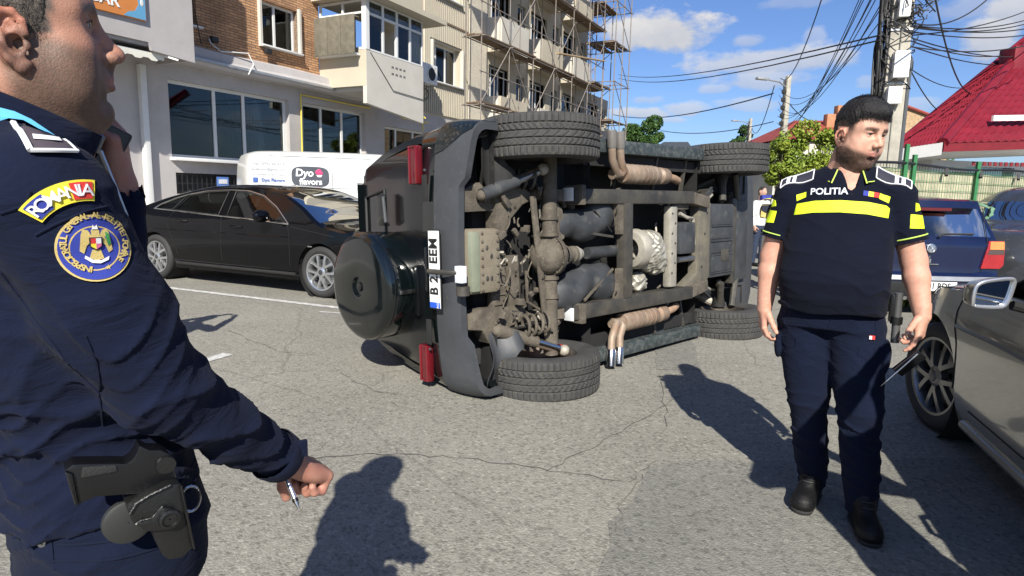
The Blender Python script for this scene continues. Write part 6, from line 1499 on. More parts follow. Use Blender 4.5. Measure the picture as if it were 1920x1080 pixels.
def eyes(par,M,iris=(.07,.045,.03)):
    for s in (-1,1):
        o=MB().sphere((.0735,s*.032,.031),.0127,24).build('eyeball',mat('eye_white',(.30,.27,.25),.15,coat=.6,var=.03),par); o.matrix_local=M
        e=MB(); d=V3((.93,.0*s,-.12)); d/=np.linalg.norm(d); e.lathe(V3((.0735,s*.032,.031))+d*.0118,d,[(0,.0066),(.0011,.0045),(.0014,.0022)],20); q=e.build('iris',mat('iris_brown',iris,.15,coat=.8),o)
        e=MB(); e.lathe(V3((.0735,s*.032,.031))+d*.0130,d,[(0,.0024),(.0003,.0001)],16); e.build('pupil',mat('pupil',(.003,.003,.003),.1),o)
def hand(S,w,d,n,right=True,curl=(.3,.3,.3,.3),thumb=(.7,.55,.25),sc=1.,spread=.1,bend=(1,1,1),tcurl=.3):
    w=V3(w); d=V3(d)/np.linalg.norm(d); n=V3(n)-d*(V3(n)@d); n/=np.linalg.norm(n); s=np.cross(d,n) if right else np.cross(n,d)
    a=lambda x,y,z=0:w+(d*x+s*y+n*z)*sc
    S.cap(a(-.03,0),a(.02,0),.026*sc,.027*sc,.012,flat=(1.12,.80),up=n)
    for y in (.026,.009,-.009,-.025): S.cap(a(.008,y*.55),a(.080-(.006 if y<-.02 else 0),y,-.002),.0135*sc,.0118*sc,.010)
    S.ell(a(.045,0,.004),(.036*sc,.036*sc,.018*sc),.012,R=np.array([d,s,n]).T); S.ell(a(.028,.024,.010),(.026*sc,.015*sc,.014*sc),.010,R=np.array([d,s,n]).T)
    for i,(y,L) in enumerate(((.028,.070),(.0095,.078),(-.0095,.073),(-.027,.058))):
        c=curl[i]; p=a(.082-(.007 if i==3 else 0),y,-.002); ang=0; sp=(y/.028)*spread; rr_=[.0098,.0088,.0080,.0068]; pts=[p]
        for q,(l,bw) in enumerate(zip((.46,.30,.24),bend)):
            ang+=c*bw; dirv=(d*math.cos(ang)+n*math.sin(ang))+s*sp*math.cos(ang); dirv/=np.linalg.norm(dirv); p=p+dirv*l*L*sc; pts.append(p)
        S.chain(pts,[r*sc*(.93 if i==3 else 1) for r in rr_],.004,kj=.003)
    p=a(.018,.030,.010); td=d*thumb[1]+s*thumb[0]+n*thumb[2]; td/=np.linalg.norm(td); pts=[p]
    for q,l in enumerate((.034,.030,.024)):
        p=p+td*l*sc; pts.append(p); td=td+(d*.6+n*.5-s*.35)*tcurl; td/=np.linalg.norm(td)
    S.chain(pts,[.0135*sc,.0112*sc,.0102*sc,.0085*sc],.008,kj=.004)
    return a
def handcol(skin):
    def f(x,y,z):
        c=np.tile(np.array(skin),(len(x),1)); n=.5+.5*np.sin(x*160+z*130)*np.sin(y*150-z*110); return c*(1-.12*n[:,None]*np.array((0,1,1)))
    return f
def folds(amp,fr,seed=0,dirv=(0,0,1)):
    r=np.random.RandomState(seed); A=r.rand(8)*6
    def f(x,y,z):
        w=.030*np.sin(x*17+A[0]+2*np.sin(z*7+A[6]))+.022*np.sin(y*23+z*9+A[1])+.012*np.sin(x*41-y*35+A[2])
        t=(x*dirv[0]+y*dirv[1]+z*dirv[2]+w)
        m=.5+.5*np.sin(x*13+y*11+z*19+A[3])*np.sin(z*12-x*15+A[5])
        return amp*((1-np.abs(np.sin(t*fr+A[4])))**2.2*-1.2+.5)*m+amp*.4*np.sin(t*fr*.37+A[7])
    return f
def decal_tool(objs,O,ux,uy,dr,off=.0025,start=.5):
    ts=[]
    for o in objs:
        M=o.matrix_local; ts.append(BVHTree.FromPolygons([tuple(v.co) for v in o.data.vertices],[tuple(p.vertices) for p in o.data.polygons]))
    O=V3(O);ux=V3(ux);uy=V3(uy);dr=V3(dr)/np.linalg.norm(dr)
    def f(u,v,h=0):
        p=O+ux*u+uy*v; best=None
        for t in ts:
            r=t.ray_cast(Vector(p-dr*start),Vector(dr))
            if r[0] is not None and (best is None or r[3]<best[1]): best=(V3(r[0]),r[3])
        q=best[0] if best else p
        return q-dr*(off+h)
    f.dr=dr; return f
def decal(f,poly,name,m,par,h=0,step=.012,th=.003,holes=()):
    return MB().prism(poly,lambda u,v:f(u,v,h),f.dr*th,step=step,holes=holes).build(name,m,par,ang=50)
def tdecal(f,s,name,m,par,size,x,y,rz=0,h=.001,bold=0,sx=1,align='CENTER'):
    o=text(s,name,m,par,size,Matrix.Identity(4),ext=.0004,bold=bold,sx=sx,align=align); c,sn=math.cos(rz),math.sin(rz)
    for v in o.data.vertices:
        u=x+v.co.x*c-v.co.y*sn; w=y+v.co.x*sn+v.co.y*c; p=f(u,w,h+v.co.z); v.co=Vector(p)
    return o
def brows(par,M,m,n=130,th=1.):
    for s in (-1,1):
        o=MB().tube([(.0850,s*.0205,.0325),(.0885,s*.0265,.0350),(.0885,s*.034,.0355),(.0845,s*.041,.0340),(.0800,s*.0455,.0310)],[.0006,.0013,.0015,.0014,.0007],6).build('eyelashes',m,par); o.matrix_local=M
    rg=np.random.RandomState(6); V=[];F=[]
    for s in (-1,1):
        for i in range(n):
            t=rg.rand(); a=V3((.0945-.022*t**1.4-.004*t,s*(.012+.043*t),.0505+.005*math.sin(t*2.6)+rg.randn()*.0016*th)); g=V3((-.1-.4*t,s*.9,.35-.9*t))+rg.randn(3)*.2; g/=np.linalg.norm(g)
            l=.007; o=len(V); up=V3((0,0,.0006)); V+=[a-up,a+up,a+g*l+V3((.0015,0,0))]; F.append((o,o+1,o+2))
    me=bpy.data.meshes.new('eyebrows'); me.from_pydata([tuple(v) for v in V],[],F); me.materials.append(m); o=link(me,'eyebrows',par,kind='stuff'); o.matrix_local=M
def hairblades(name,m,par,M,n,ok,dirf,L,w=.0008,seed=2,c=(-.012,0,.052),r=(.104,.083,.094),stuff=True):
    rg=np.random.RandomState(seed); V=[];F=[]; k=0
    while k<n:
        d=rg.randn(3); d/=np.linalg.norm(d)
        p=V3(c)+d*V3(r)
        if not ok(*p): continue
        g=V3(dirf(*p))+rg.randn(3)*.28; g/=np.linalg.norm(g); l=L*(.6+.7*rg.rand()); sd=np.cross(g,d)+rg.randn(3)*.2; sd/=np.linalg.norm(sd)
        p=p-d*.004; o=len(V); V+=[p-sd*w,p+sd*w,p+g*l*.6+d*.003+sd*w*.7,p+g*l*.6+d*.003-sd*w*.7,p+g*l-d*.001]; F+=[(o,o+1,o+2,o+3),(o+3,o+2,o+4)]; k+=1
    me=bpy.data.meshes.new(name); me.from_pydata([tuple(v) for v in V],[],F); me.materials.append(m); o=link(me,name,par,kind='stuff'); o.matrix_local=M; return o

# ---------------------------------------------------------------- officer on the phone (left)
LO=V3((-.66,.88,0)); LX=V3((.78,.62,0)); LX/=np.linalg.norm(LX); LY=V3((-LX[1],LX[0],0)); LM=basis(LO,LX,LY,(0,0,1))
def lp(x,y,yl):
    v=r2*((x-960)/1175)+d2*((y-540)/1175)+_w; v=V3(v); t=(yl+LO@LY)/(v@LY); q=v*t+V3((0,0,CH))-LO; return V3((q@LX,yl,q[2]))
offL=thing('person','police officer in navy jacket seen in profile, phone at his chin, pen in right hand','person',M=LM)
HL=Matrix.Translation((-.008,0,1.577))@Matrix.Rotation(rad(-1),4,'Z')@Matrix.Rotation(rad(-9),4,'Y')@Matrix.Diagonal((1.0,1.0,1.06,1))
def hairL(x,y,z):
    side=ss(.0,.006,z-.012-0*x)*ss(.044,.034,x+.12*np.maximum(0,.03-z)*0); top=ss(.0,.01,.052-x+.35*np.minimum(0,.09-z))*ss(.03,.045,z); back=ss(-.028,-.036,x)*ss(-.055,-.04,z)
    return np.clip(np.maximum(np.maximum(side*(x>-.2),top),back)*.9,0,1)
S,colf=head_sdf(.0025,fat=1.06,beard=((.085,.060,.045),.88,.026),skin=(.37,.190,.130),hairbase=(.085,.075,.065),hairfn=hairL)
SKL=(.40,.20,.145)
Hp=S.arrays(colf,HL)
# hands + forearms, one field
A_wr=V3((.305,-.062,.944)); A_el=V3((.104,-.175,1.135)); A_sh=V3((-.005,-.185,1.385))
SH=SDF((.24,-.16,.80),(.44,.08,1.0),.0026); dA=A_wr-A_el; dA/=np.linalg.norm(dA)
SH.cap(A_wr-dA*.08,A_wr,.030,.026,0)
hd_=dA+V3((.10,-.0,.10)); 
hand(SH,A_wr+dA*.012,hd_,(-.72,-.10,-.62),True,(1.25,1.3,1.35,1.35),(.25,.8,.75),1.02,.02,(1,1.05,.7),.5)
H2=SH.arrays(handcol(SKL))
# left hand with the phone
B_el=V3((.085,.10,1.24)); B_wr=V3((.108,.115,1.405)); B_sh=V3((-.02,.185,1.385))
SB_=SDF((-.02,-.04,1.32),(.22,.24,1.66),.0028)
SB_.cap(B_el,B_wr,.032,.027,0)
hand(SB_,B_wr,(-.03,-.12,1),(-.75,.25,.1),False,(.75,.95,1.05,1.1),(.35,.75,.55),1.0,.05,(.8,1.1,.8),.15)
H3=SB_.arrays(handcol(SKL))
bodyc=SDF((-.2,-.25,.0),(.25,.25,1.5),.015)
bodyc.loft([(.9,.05,0,.10,.14),(1.1,.02,0,.10,.14),(1.35,-.02,0,.09,.15),(1.42,-.03,0,.06,.08),(1.48,-.03,0,.05,.05)]); bodyc.cap((.05,-.09,.88),(.04,-.10,.1),.08,.04,.02); bodyc.cap((.05,.09,.88),(.02,.10,.1),.08,.04,.02)
meshcat([Hp,H2,H3,bodyc.arrays(handcol(SKL))],'body',SKIN,offL)
eyes(offL,HL)
# hair
def mk_hair(S0,cut,res,lo,hi,build,col): pass
HRL=mat('grey_brown_hair',(.10,.080,.063),.65,col2=(.04,.033,.028),vs=120,bump=.6,bs=300)
brows(offL,HL,mat('brow_dark',(.035,.028,.023),.7))
SHr=SDF((-.14,-.11,-.09),(.13,.11,.17),.003)
SHr.ell((-.012,0,.054),(.103,.0815,.092)); SHr.ell((.055,0,.062),(.044,.060,.048),.03)
P=np.meshgrid(*SHr.ax,indexing='ij',sparse=True); x,y,z=P
keep=np.maximum(np.minimum(-(z-.018-.9*np.maximum(0,x-.036)*14*0),-z+.018),-1)
edge=np.minimum(np.maximum(.012+.55*np.clip(.03-x,-1,0)-z, x-.040-.18*np.clip(z-.03,0,.05)), 1)   # sideburn and front line
backe=np.maximum(x+.030,-.05-z); SHr.ell((-.010,.084,.010),(.026,.020,.034),0,cut=True); SHr.ell((-.010,-.084,.010),(.026,.020,.034),0,cut=True)
rg=np.minimum(np.maximum(x-(.040+.30*np.clip(z-.05,-.03,.05)), .008-z+0*x), backe)
SHr.F=np.maximum(SHr.F,rg.astype(np.float32)); SHr.disp(lambda x,y,z:.0012*np.sin(x*420+z*260)*np.sin(z*380+y*200))
o=SHr.mesh('hair',HRL,offL); o.matrix_local=HL
hairblades('hair_strands',HRL,offL,HL,16000,lambda x,y,z:((z>.012 and x<.040+.3*min(max(z-.05,-.03),.05)) or (x<-.030 and z>-.05)) and not (abs(y)>.06 and z<.046 and -.036<x<.016),lambda x,y,z:(-.35 if z>.03 else .05,0,-.8 if abs(y)>.05 else -.1),.011,.00032)
# jacket
J=SDF((-.22,-.32,.90),(.40,.30,1.53),.0042)
J.loft([(.955,.045,0,.128,.172),(1.05,.035,0,.136,.172),(1.15,.012,0,.142,.178),(1.28,-.010,0,.140,.182),(1.36,-.022,0,.125,.180),(1.42,-.030,0,.100,.150),(1.465,-.032,0,.080,.095)],e=2.3)
J.ell((-.01,-.185,1.385),(.072,.062,.068),.04); J.ell((-.02,.185,1.385),(.070,.06,.065),.04)
J.cap((-.03,-.09,1.435),(-.01,-.19,1.40),.048,.055,.03); J.cap((-.03,.09,1.435),(-.01,.19,1.40),.048,.055,.03)
mid=lerp(A_sh,A_el,.5)+V3((.0,-.008,0))
J.cap(A_sh+V3((.004,0,-.0)),mid,.072,.066,.025); J.cap(mid,A_el+V3((.004,0,0)),.066,.060,.02); J.cap(A_el,lerp(A_el,A_wr,.5),.060,.052,.015); J.cap(lerp(A_el,A_wr,.5),A_wr-dA*.012,.052,.039,.01)
J.cap(B_sh,B_el+V3((0,.02,0)),.068,.056,.02); J.cap(B_el+V3((0,.01,0)),B_wr-V3((0,0,.015)),.052,.040,.015)
ft_=folds(.0135,50,3); ft2=folds(.0085,88,13,(.15,.1,1)); ft=lambda x,y,z:ft_(x,y,z)+ft2(x,y,z); fs2_=folds(.0105,36,5,(.60,.2,-.62)); fs4=folds(.0060,75,15,(.3,.3,-.8)); fs2=lambda x,y,z:fs2_(x,y,z)+fs4(x,y,z); fs3=folds(.006,60,8,(.2,0,1))
def jd(x,y,z):
    arm=ss(.0,.05,-(y+.150))*ss(1.36,1.30,z-.0*x)+ss(.17,.21,x+0*y+0*z); arm=np.clip(arm,0,1)
    low=ss(1.34,1.16,z); sl=ss(1.33,1.2,z)
    return (1-arm)*(ft(x,y,z)*(.20+.95*low))+arm*fs2(x,y,z)*(.15+.9*sl)+.0012*np.sin(x*60+y*40)*np.sin(z*70)
J.disp(jd)
# hem band pulled in, cuff openings
J.F=np.maximum(J.F,(0.0).__float__()*1-1)
Pj=np.meshgrid(*J.ax,indexing='ij',sparse=True); 
J.F=np.maximum(J.F,(.957+.006*np.sin(Pj[0]*30)+.05*(Pj[0]-.05)-Pj[2]+0*Pj[1]-10*ss(.17,.19,Pj[0])).astype(np.float32))
J.cap(A_wr-dA*.03,A_wr+dA*.05,.031,.031,.0,cut=True); J.cap(B_wr-V3((0,0,.035)),B_wr+V3((0,0,.06)),.033,.033,0,cut=True)
J.cap((-.02,0,1.44),(-.01,0,1.56),.062,.070,.004,cut=True)
jacket=J.mesh('jacket',NAVY,offL)
# collar: stands round the neck, falls lower at the front
def ring(name,m,par,cfn,n=48,th=.005,a0=0,a1=2*math.pi):
    V=[];F=[]; K=None
    for i in range(n+1):
        a=a0+(a1-a0)*i/n; pr=cfn(a); K=len(pr); V+=pr
    for i in range(n):
        for k in range(K-1): F.append((i*K+k,(i+1)*K+k,(i+1)*K+k+1,i*K+k+1))
    return MB().add(V,F).build(name,m,par,ang=60)
def colL(a):
    ca,sa=math.cos(a),math.sin(a); fr=.5+.5*ca     # a=0 is the front
    b=V3((-.022+.080*ca,.080*sa,1.435-.005*fr)); t=V3((-.020+(.082+.014*fr)*ca,.070*sa,1.540-.066*fr**1.2)); o=V3((ca,sa*.9,0))
    w=.004*math.sin(5*a)
    return [tuple(b+o*.004),tuple(lerp(b,t,.5)+o*(.006+w)),tuple(t+o*(.004)),tuple(t+V3((0,0,.004))-o*.002),tuple(t-o*.006),tuple(lerp(b,t,.4)-o*.004),tuple(b-o*.004)]
collL=ring('collar',NAVY,offL,colL,a0=rad(12),a1=rad(348))
MB().tube([colL(rad(348))[i] for i in (1,2,3)],.004,6).build('zip_edge',mat('zip_metal',(.4,.4,.42),.3,metal=1),offL)
MB().tube([(.072,-.03,1.455),(.088,-.028,1.40),(.108,-.02,1.33)],.003,6).build('zip',mat('zip_metal'),offL)
# trousers, legs, boots
TP=SDF((-.2,-.25,.06),(.3,.26,1.02),.0065)
TP.loft([(.84,.055,0,.130,.175),(.92,.055,0,.128,.178),(.985,.047,0,.118,.165)],e=2.3)
for s in (-1,1):
    TP.cap((.060,s*.092,.86),(.075,s*.10,.52),.094,.068,.03); TP.cap((.075,s*.10,.52),(.03,s*.11,.13),.068,.056,.02)
TP.disp(folds(.0065,38,11,(.25,0,1)))
TP.mesh('trousers',NAVYT,offL)
fL=decal_tool([jacket],(0,0,0),(1,0,0),(0,0,1),(0,1,0),off=.003,start=.9)
# belt loops and seams on the trousers
trs=[c for c in offL.children if c.name.startswith('trousers')][0]; fT=decal_tool([trs],(0,0,0),(1,0,0),(0,0,1),(0,1,0),off=.002,start=.9)
c0=lp(95,1035,-.17); lw=decal(fT,[(c0[0]-.020,c0[2]-.032),(c0[0]+.002,c0[2]-.034),(c0[0]+.003,c0[2]+.03),(c0[0]-.019,c0[2]+.032)],'belt_loop',NAVYT,offL,step=.01,th=.006); MB().lathe(fT(c0[0]-.008,c0[2]-.002,.002),(0,-1,0),[(0,.005),(.002,.0045),(.002,.001)],12).build('snap_button',mat('zip_metal'),lw)
for a_,b_ in (((20,1000),(250,960)),((110,1035),(300,990)),((60,1075),(330,1010))):
    A=lp(*a_,-.17);B=lp(*b_,-.17); MB().tube([fT(*(A[0]+(B[0]-A[0])*t,A[2]+(B[2]-A[2])*t),-.0005) for t in np.linspace(0,1,10)],.0016,5).build('seam',NAVYT,offL)
for s,xx in ((-1,.03),(1,.03)):
    B2=SDF((-.12,s*.11-.08,-.01),(.24,s*.11+.08,.2),.006); B2.cap((xx,s*.11,.17),(xx,s*.11,.06),.052,.048); B2.ell((xx+.07,s*.11,.04),(.105,.048,.042),.03); B2.half((0,0,-1),0); B2.mesh('boot',BOOT,offL)
# seams on the jacket
def seam(px,yl,f,name='seam',m=NAVY,r=.0016,par=None):
    q=[]
    for (a,b),(c,d_) in zip(px[:-1],px[1:]):
        for t in (0,.25,.5,.75): P_=lp(a+(c-a)*t,b+(d_-b)*t,yl); q.append(f(P_[0],P_[2],-.0022))
    MB().tube(q,r,5).build(name,m,par or offL)
seam([(150,610),(172,660),(185,740),(200,830)],-.18,fL); seam([(0,520),(60,600),(130,690),(215,780)],-.25,fL); seam([(0,400),(45,385),(60,350)],-.24,fL); seam([(65,440),(100,420),(160,395),(215,385)],-.24,fL)
cuff=MB().lathe(A_wr-dA*.012,dA,[(-.030,.0425),(-.026,.0445),(-.004,.0425),(.004,.040),(.002,.036)],28); cuff.build('cuff',NAVY,offL)
MB().box(tuple(A_wr-dA*.018+V3((.028,-.026,.018))),(.02,.008,.03)).build('cuff_tab',NAVY,offL,bevel=.003)
# sleeve badges
YB=mat('badge_yellow',(.72,.60,.04),.8,bump=.3,bs=800); RB_=mat('badge_red',(.55,.03,.025),.8,bump=.3,bs=800); BB=mat('badge_blue',(.02,.035,.26),.8,bump=.3,bs=800); WB=mat('badge_white',(.68,.68,.70),.8); GD=mat('badge_gold_thread',(.50,.38,.13),.7,bump=.4,bs=900); DKB=mat('badge_dark',(.012,.014,.03),.9)
cx,cz=.0365,1.337
def annul(r0,r1,a0,a1,n=16,c=(cx,cz)): return [(c[0]+r1*math.cos(rad(a)),c[1]+r1*math.sin(rad(a))) for a in np.linspace(a0,a1,n)]+[(c[0]+r0*math.cos(rad(a)),c[1]+r0*math.sin(rad(a))) for a in np.linspace(a1,a0,n)]
bd=decal(fL,annul(.053,.0765,146,84),'country_badge',YB,offL,h=0,step=.008); 
decal(fL,annul(.0555,.074,143.5,126),'badge_field_blue',BB,bd,h=.0012,step=.008,th=.001); decal(fL,annul(.0555,.074,104,86),'badge_field_red',RB_,bd,h=.0012,step=.008,th=.001)
for ch_,a in zip('ROMANIA',(139.5,131.5,122,112.5,103.5,97,90.5)):
    tdecal(fL,ch_,'badge_letter',WB,bd,.0185,cx+.0645*math.cos(rad(a)),cz+.0645*math.sin(rad(a)),rad(a-90),h=.0022,bold=.0002)
def circ(r,n=40,c=(cx+.002,cz+.0),ey=1.): return [(c[0]+r*math.cos(a),c[1]+r*ey*math.sin(a)) for a in np.linspace(0,2*math.pi,n,endpoint=False)]
cx,cz=.0375,1.3435
b0=decal(fL,circ(.0375),'round_badge',GD,offL,h=.0,step=.008)
decal(fL,circ(.0352),'badge_ring',BB,b0,h=.0010,step=.008,th=.001,holes=[circ(.0252)]); decal(fL,circ(.0252,36),'badge_inner_edge',GD,b0,h=.0012,step=.008,th=.001,holes=[circ(.0238,36)]); decal(fL,circ(.0238,36),'badge_centre',BB,b0,h=.0010,step=.008,th=.001)
tx='INSPECTORATUL GENERAL AL POLIȚIEI ROMÂNE'
for i,ch_ in enumerate(tx):
    if ch_!=' ':
        a=258-i*(258-(-42))/(len(tx)-1); tdecal(fL,ch_,'badge_letter',GD,b0,.0092,cx+.002+.0302*math.cos(rad(a)),cz+.0302*math.sin(rad(a)),rad(a-90),h=.0021,bold=.0002)
def bp(pts,name,m,h=.002): decal(fL,[(cx+.002+a*.001,cz+b*.001) for a,b in pts],name,m,b0,h=h,step=.02,th=.001)
for s in (-1,1):
    bp([(s*3,6),(s*7,14),(s*12,15),(s*14,9),(s*15,0),(s*16,-9),(s*12,-12),(s*9,-3),(s*6,0)],'eagle_wing',GD)
bp([(10,12),(13,10),(14,4),(15,-2),(12,-4),(10,4)],'wing_green',mat('badge_green',(.04,.22,.06),.8),.003)
bp([(-4,14),(0,18),(4,14),(4,6),(-4,6)],'eagle_head',GD); bp([(-3,15),(-2,20),(0,17),(2,20),(3,15)],'eagle_crown',WB,.003); bp([(-4,-8),(4,-8),(7,-18),(0,-20),(-7,-17)],'eagle_tail',GD)
bp([(-6.5,6),(6.5,6),(6.5,-4),(0,-9),(-6.5,-4)],'shield_edge',DKB,.003); bp([(-5,5),(0,5),(0,-1),(-5,-1)],'shield_field',RB_,.004); bp([(0,5),(5,5),(5,-1),(0,-1)],'shield_field',WB,.004); bp([(-5,-1),(0,-1),(0,-7.5),(-5,-4)],'shield_field',YB,.004); bp([(0,-1),(5,-1),(5,-4),(0,-7.5)],'shield_field',mat('badge_pink',(.55,.12,.25),.8),.004)
bp([(-11,-14),(-4,-19),(4,-20),(12,-16),(11,-20),(3,-23.5),(-5,-22.5),(-12,-17)],'motto_ribbon',WB,.003)
st=[( .0302*math.cos(rad(-70))*1000+(3 if k%2==0 else 1.3)*math.cos(rad(90+36*k)), .0302*math.sin(rad(-70))*1000+(3 if k%2==0 else 1.3)*math.sin(rad(90+36*k))) for k in range(10)]; bp(st,'badge_star',GD,.002)
# shoulder strap and the light-blue band
q=[lp(*p,-.19) for p in ((14,196),(55,285),(140,285),(96,232),(60,207))]; pol=[(v[0],v[2]) for v in q]
ep=decal(fL,pol,'shoulder_strap',mat('strap_plum',(.055,.042,.055),.8,bump=.3,bs=800),offL,h=.004,step=.01,th=.008)
for a_,b_,w_ in ((0,1,.0034),(1,2,.0026)): MB().tube([fL(pol[a_][0]+(pol[b_][0]-pol[a_][0])*t,pol[a_][1]+(pol[b_][1]-pol[a_][1])*t,.006) for t in np.linspace(0,1,8)],w_,6).build('strap_edge',WB,ep)
MB().tube([fL(pol[2][0]+(pol[3][0]-pol[2][0])*t,pol[2][1]+(pol[3][1]-pol[2][1])*t,.006) for t in np.linspace(0,1,8)],.0012,6).build('strap_edge',WB,ep)
q=[lp(*p,-.19) for p in ((59,253),(110,258),(113,266),(61,263))]; decal(fL,[(v[0],v[2]) for v in q],'rank_bar',WB,ep,h=.006,step=.008,th=.001)
q=[lp(*p,-.17) for p in ((-10,186),(28,196),(62,212),(112,246),(78,232),(46,214),(16,210),(-10,222))]; decal(decal_tool([jacket,collL],(0,0,0),(1,0,0),(0,0,1),(0,1,0),off=.003,start=.9),[(v[0],v[2]) for v in q],'light_blue_band',mat('light_blue_cloth',(.10,.42,.68),.7),offL,h=.004,step=.01,th=.004)
# phone
PH=thing('mobile_phone','black mobile phone held under the chin of the officer on the left','phone',M=LM@Matrix.Translation((.046,.088,1.488))@Matrix.Rotation(rad(-62),4,'Y'))
MB().box((0,0,0),(.075,.011,.15)).build('phone_body',mat('phone_black',(.005,.005,.006),.4),PH,bevel=.005); MB().box((0,-.0062,.0),(.068,.001,.14)).build('screen',mat('phone_screen',(.006,.006,.007),.3),PH); MB().box((.02,.0065,.055),(.022,.003,.03)).build('camera_bump',mat('phone_black'),PH,bevel=.002)
# pen
pa=lp(545,915,-.065); pbn=lp(559,951,-.085)
PN=thing('pen','silver ballpoint pen pinched in the right fist of the officer on the left','pen',M=LM)
dpn=(pbn-pa)/np.linalg.norm(pbn-pa); MB().cyl(pa-dpn*.03,pbn-dpn*.010,.0048,14).build('barrel',mat('pen_silver',(.72,.72,.74),.2,metal=.9),PN); MB().tube([pbn-dpn*.010,pbn,pbn+dpn*.004],[.0046,.0022,.0006],12).build('tip',CHR,PN); MB().cyl(pbn-dpn*.016,pbn-dpn*.010,.0052,14).build('pen_ring',mat('phone_black'),PN)
# pistol in holster
HOL=mat('holster_black',(.007,.007,.007),.36,var=.3,vs=12,bump=.15,bs=200); GUN=mat('pistol_black',(.005,.005,.0055),.30,var=.2,bump=.1,bs=300)
hz_=lambda P,yl=-.235:[(lambda v:(v[0],v[2]))(lp(90+x/4.153,820+y/4.153,yl)) for x,y in P]
GN=thing('holstered_pistol','black service pistol in a black plastic holster on the left officer\'s hip','pistol',M=LM)
def ex(P,y,th,name,m,par=GN,bev=.004,yl=-.235): return MB().prism(hz_(P,yl),lambda a,b:(a,y,b),(0,th,0),back=True).build(name,m,par,bevel=bev,ang=30)
ex([(125,235),(190,190),(270,186),(525,182),(600,186),(650,150),(690,90),(700,42),(780,80),(870,80),(940,115),(960,200),(990,300),(700,420),(590,425),(370,440),(235,500),(200,490)],-.245,.030,'pistol_frame',GUN,bev=.007)
ex([(262,205),(520,190),(535,240),(250,290)],-.2475,.004,'grip_panel',mat('grip_rubber',(.012,.012,.012),.8,bump=.8,bs=500),bev=.002)
ex([(125,232),(185,250),(235,500),(200,492)],-.250,.038,'magazine_base',GUN,bev=.003)
ex([(600,520),(590,470),(650,440),(760,380),(900,310),(1000,300),(1100,790),(1010,868),(905,885),(860,850),(800,730),(780,640),(640,610)],-.262,.052,'holster_body',HOL,bev=.008)
ex([(690,605),(655,600),(680,575),(780,550),(820,500),(860,465),(930,470),(965,520),(960,580),(900,635),(720,645)],-.270,.010,'retention_lever',HOL,bev=.004)
kc=hz_([(905,545)])[0]; MB().lathe((kc[0],-.270,kc[1]),(0,-1,0),[(0,.013),(.004,.012),(.005,.009),(.002,.008),(.002,.001)],24).build('lever_knob',HOL,GN)
kc=hz_([(905,190)])[0]; MB().lathe((kc[0],-.2455,kc[1]),(0,-1,0),[(0,.012),(.004,.011),(.0045,.0)],20).build('hood_button',HOL,GN)
kc=hz_([(635,690)])[0]; MB().lathe((kc[0],-.218,kc[1]),(0,-1,0),[(0,.029),(.006,.028),(.008,.024),(.008,.001)],32).build('paddle',mat('paddle_grey',(.018,.019,.018),.6),GN)
for L_ in ([(610,520),(660,440),(760,380),(920,305)],[(1000,310),(1050,560),(1100,790)],[(655,600),(690,575),(780,555),(830,500),(860,462)]):
    MB().tube([(a,-.2645,b) for a,b in hz_(L_)],.0016,6).build('moulded_edge',HOL,GN)
MB().tube([(lambda v:(v[0]+.012*math.cos(t),-.215,v[2]+.018*math.sin(t)))(lp(357,935,-.215)) for t in np.linspace(0,2*math.pi,18)],.002,6).build('key_ring',mat('zip_metal'),GN)
# ---------------------------------------------------------------- young officer (right)
RO=V3((1.413,2.729,0)); RX=V3((-.49,-.87,0)); RX/=np.linalg.norm(RX); RY=V3((-RX[1],RX[0],0)); RM=basis(RO,RX,RY,(0,0,1))
offR=thing('person','bearded young police officer in navy polo with a yellow chest stripe looking aside','person',M=RM)
SKR=(.56,.315,.225)
HR=Matrix.Translation((.020,.034,1.650))@Matrix.Rotation(rad(47),4,'Z')@Matrix.Rotation(rad(9),4,'Y')@Matrix.Rotation(rad(-3),4,'X')@Matrix.Diagonal((1.05,1.05,1.11,1))
def hairR(x,y,z):
    fade=ss(.004,.050,z)*ss(.050,.028,x-.25*np.maximum(0,z-.05)); back=ss(-.025,-.042,x)*ss(-.06,-.02,z); return np.clip(np.maximum(fade,back)*.93,0,1)
S,colf=head_sdf(.003,fat=1.12,beard=((.022,.014,.011),1.0,-.004),skin=SKR,hairbase=(.018,.014,.013),hairfn=hairR,lip=(.42,.17,.14),wide=1.06,mouth_open=.0003)
HpR=S.arrays(colf,HR)
rs=V3((-.0,-.205,1.425)); re_=V3((.0,-.262,1.15)); rw=V3((.03,-.272,.905)); lsn=V3((.0,.205,1.425)); le=V3((.0,.285,1.165)); lw_=V3((.055,.335,.945))
BD=SDF((-.26,-.40,.02),(.34,.46,1.56),.0062)
BD.loft([(.95,.02,0,.12,.16),(1.1,.03,0,.13,.17),(1.3,.01,0,.11,.17),(1.42,0.01,0,.088,.15),(1.48,.005,.015,.074,.085),(1.56,.010,.020,.062,.066)])
BD.cap((0,-.09,.92),(.0,-.04,.5),.085,.06,.02); BD.cap((.0,-.04,.5),(-.07,-.01,.1),.055,.04,.02); BD.cap((0,.1,.92),(.06,.15,.5),.085,.06,.02); BD.cap((.06,.15,.5),(.07,.19,.1),.055,.04,.02)
BD.cap(rs,re_,.057,.050,.03); BD.chain([re_,lerp(re_,rw,.3),rw],[.048,.049,.032],.015,kj=.012); BD.cap(lsn,le,.057,.050,.03); BD.chain([le,lerp(le,lw_,.3),lw_],[.048,.049,.032],.015,kj=.012)
H1=SDF((-.06,-.37,.72),(.12,-.19,.96),.003); H1.cap(rw+V3((0,0,.05)),rw,.033,.030,0); hand(H1,rw,(.03,.03,-1),(-.35,.9,0),True,(.45,.42,.42,.42),(.55,.8,.25),1.06,.06,(1,1.1,1),.2)
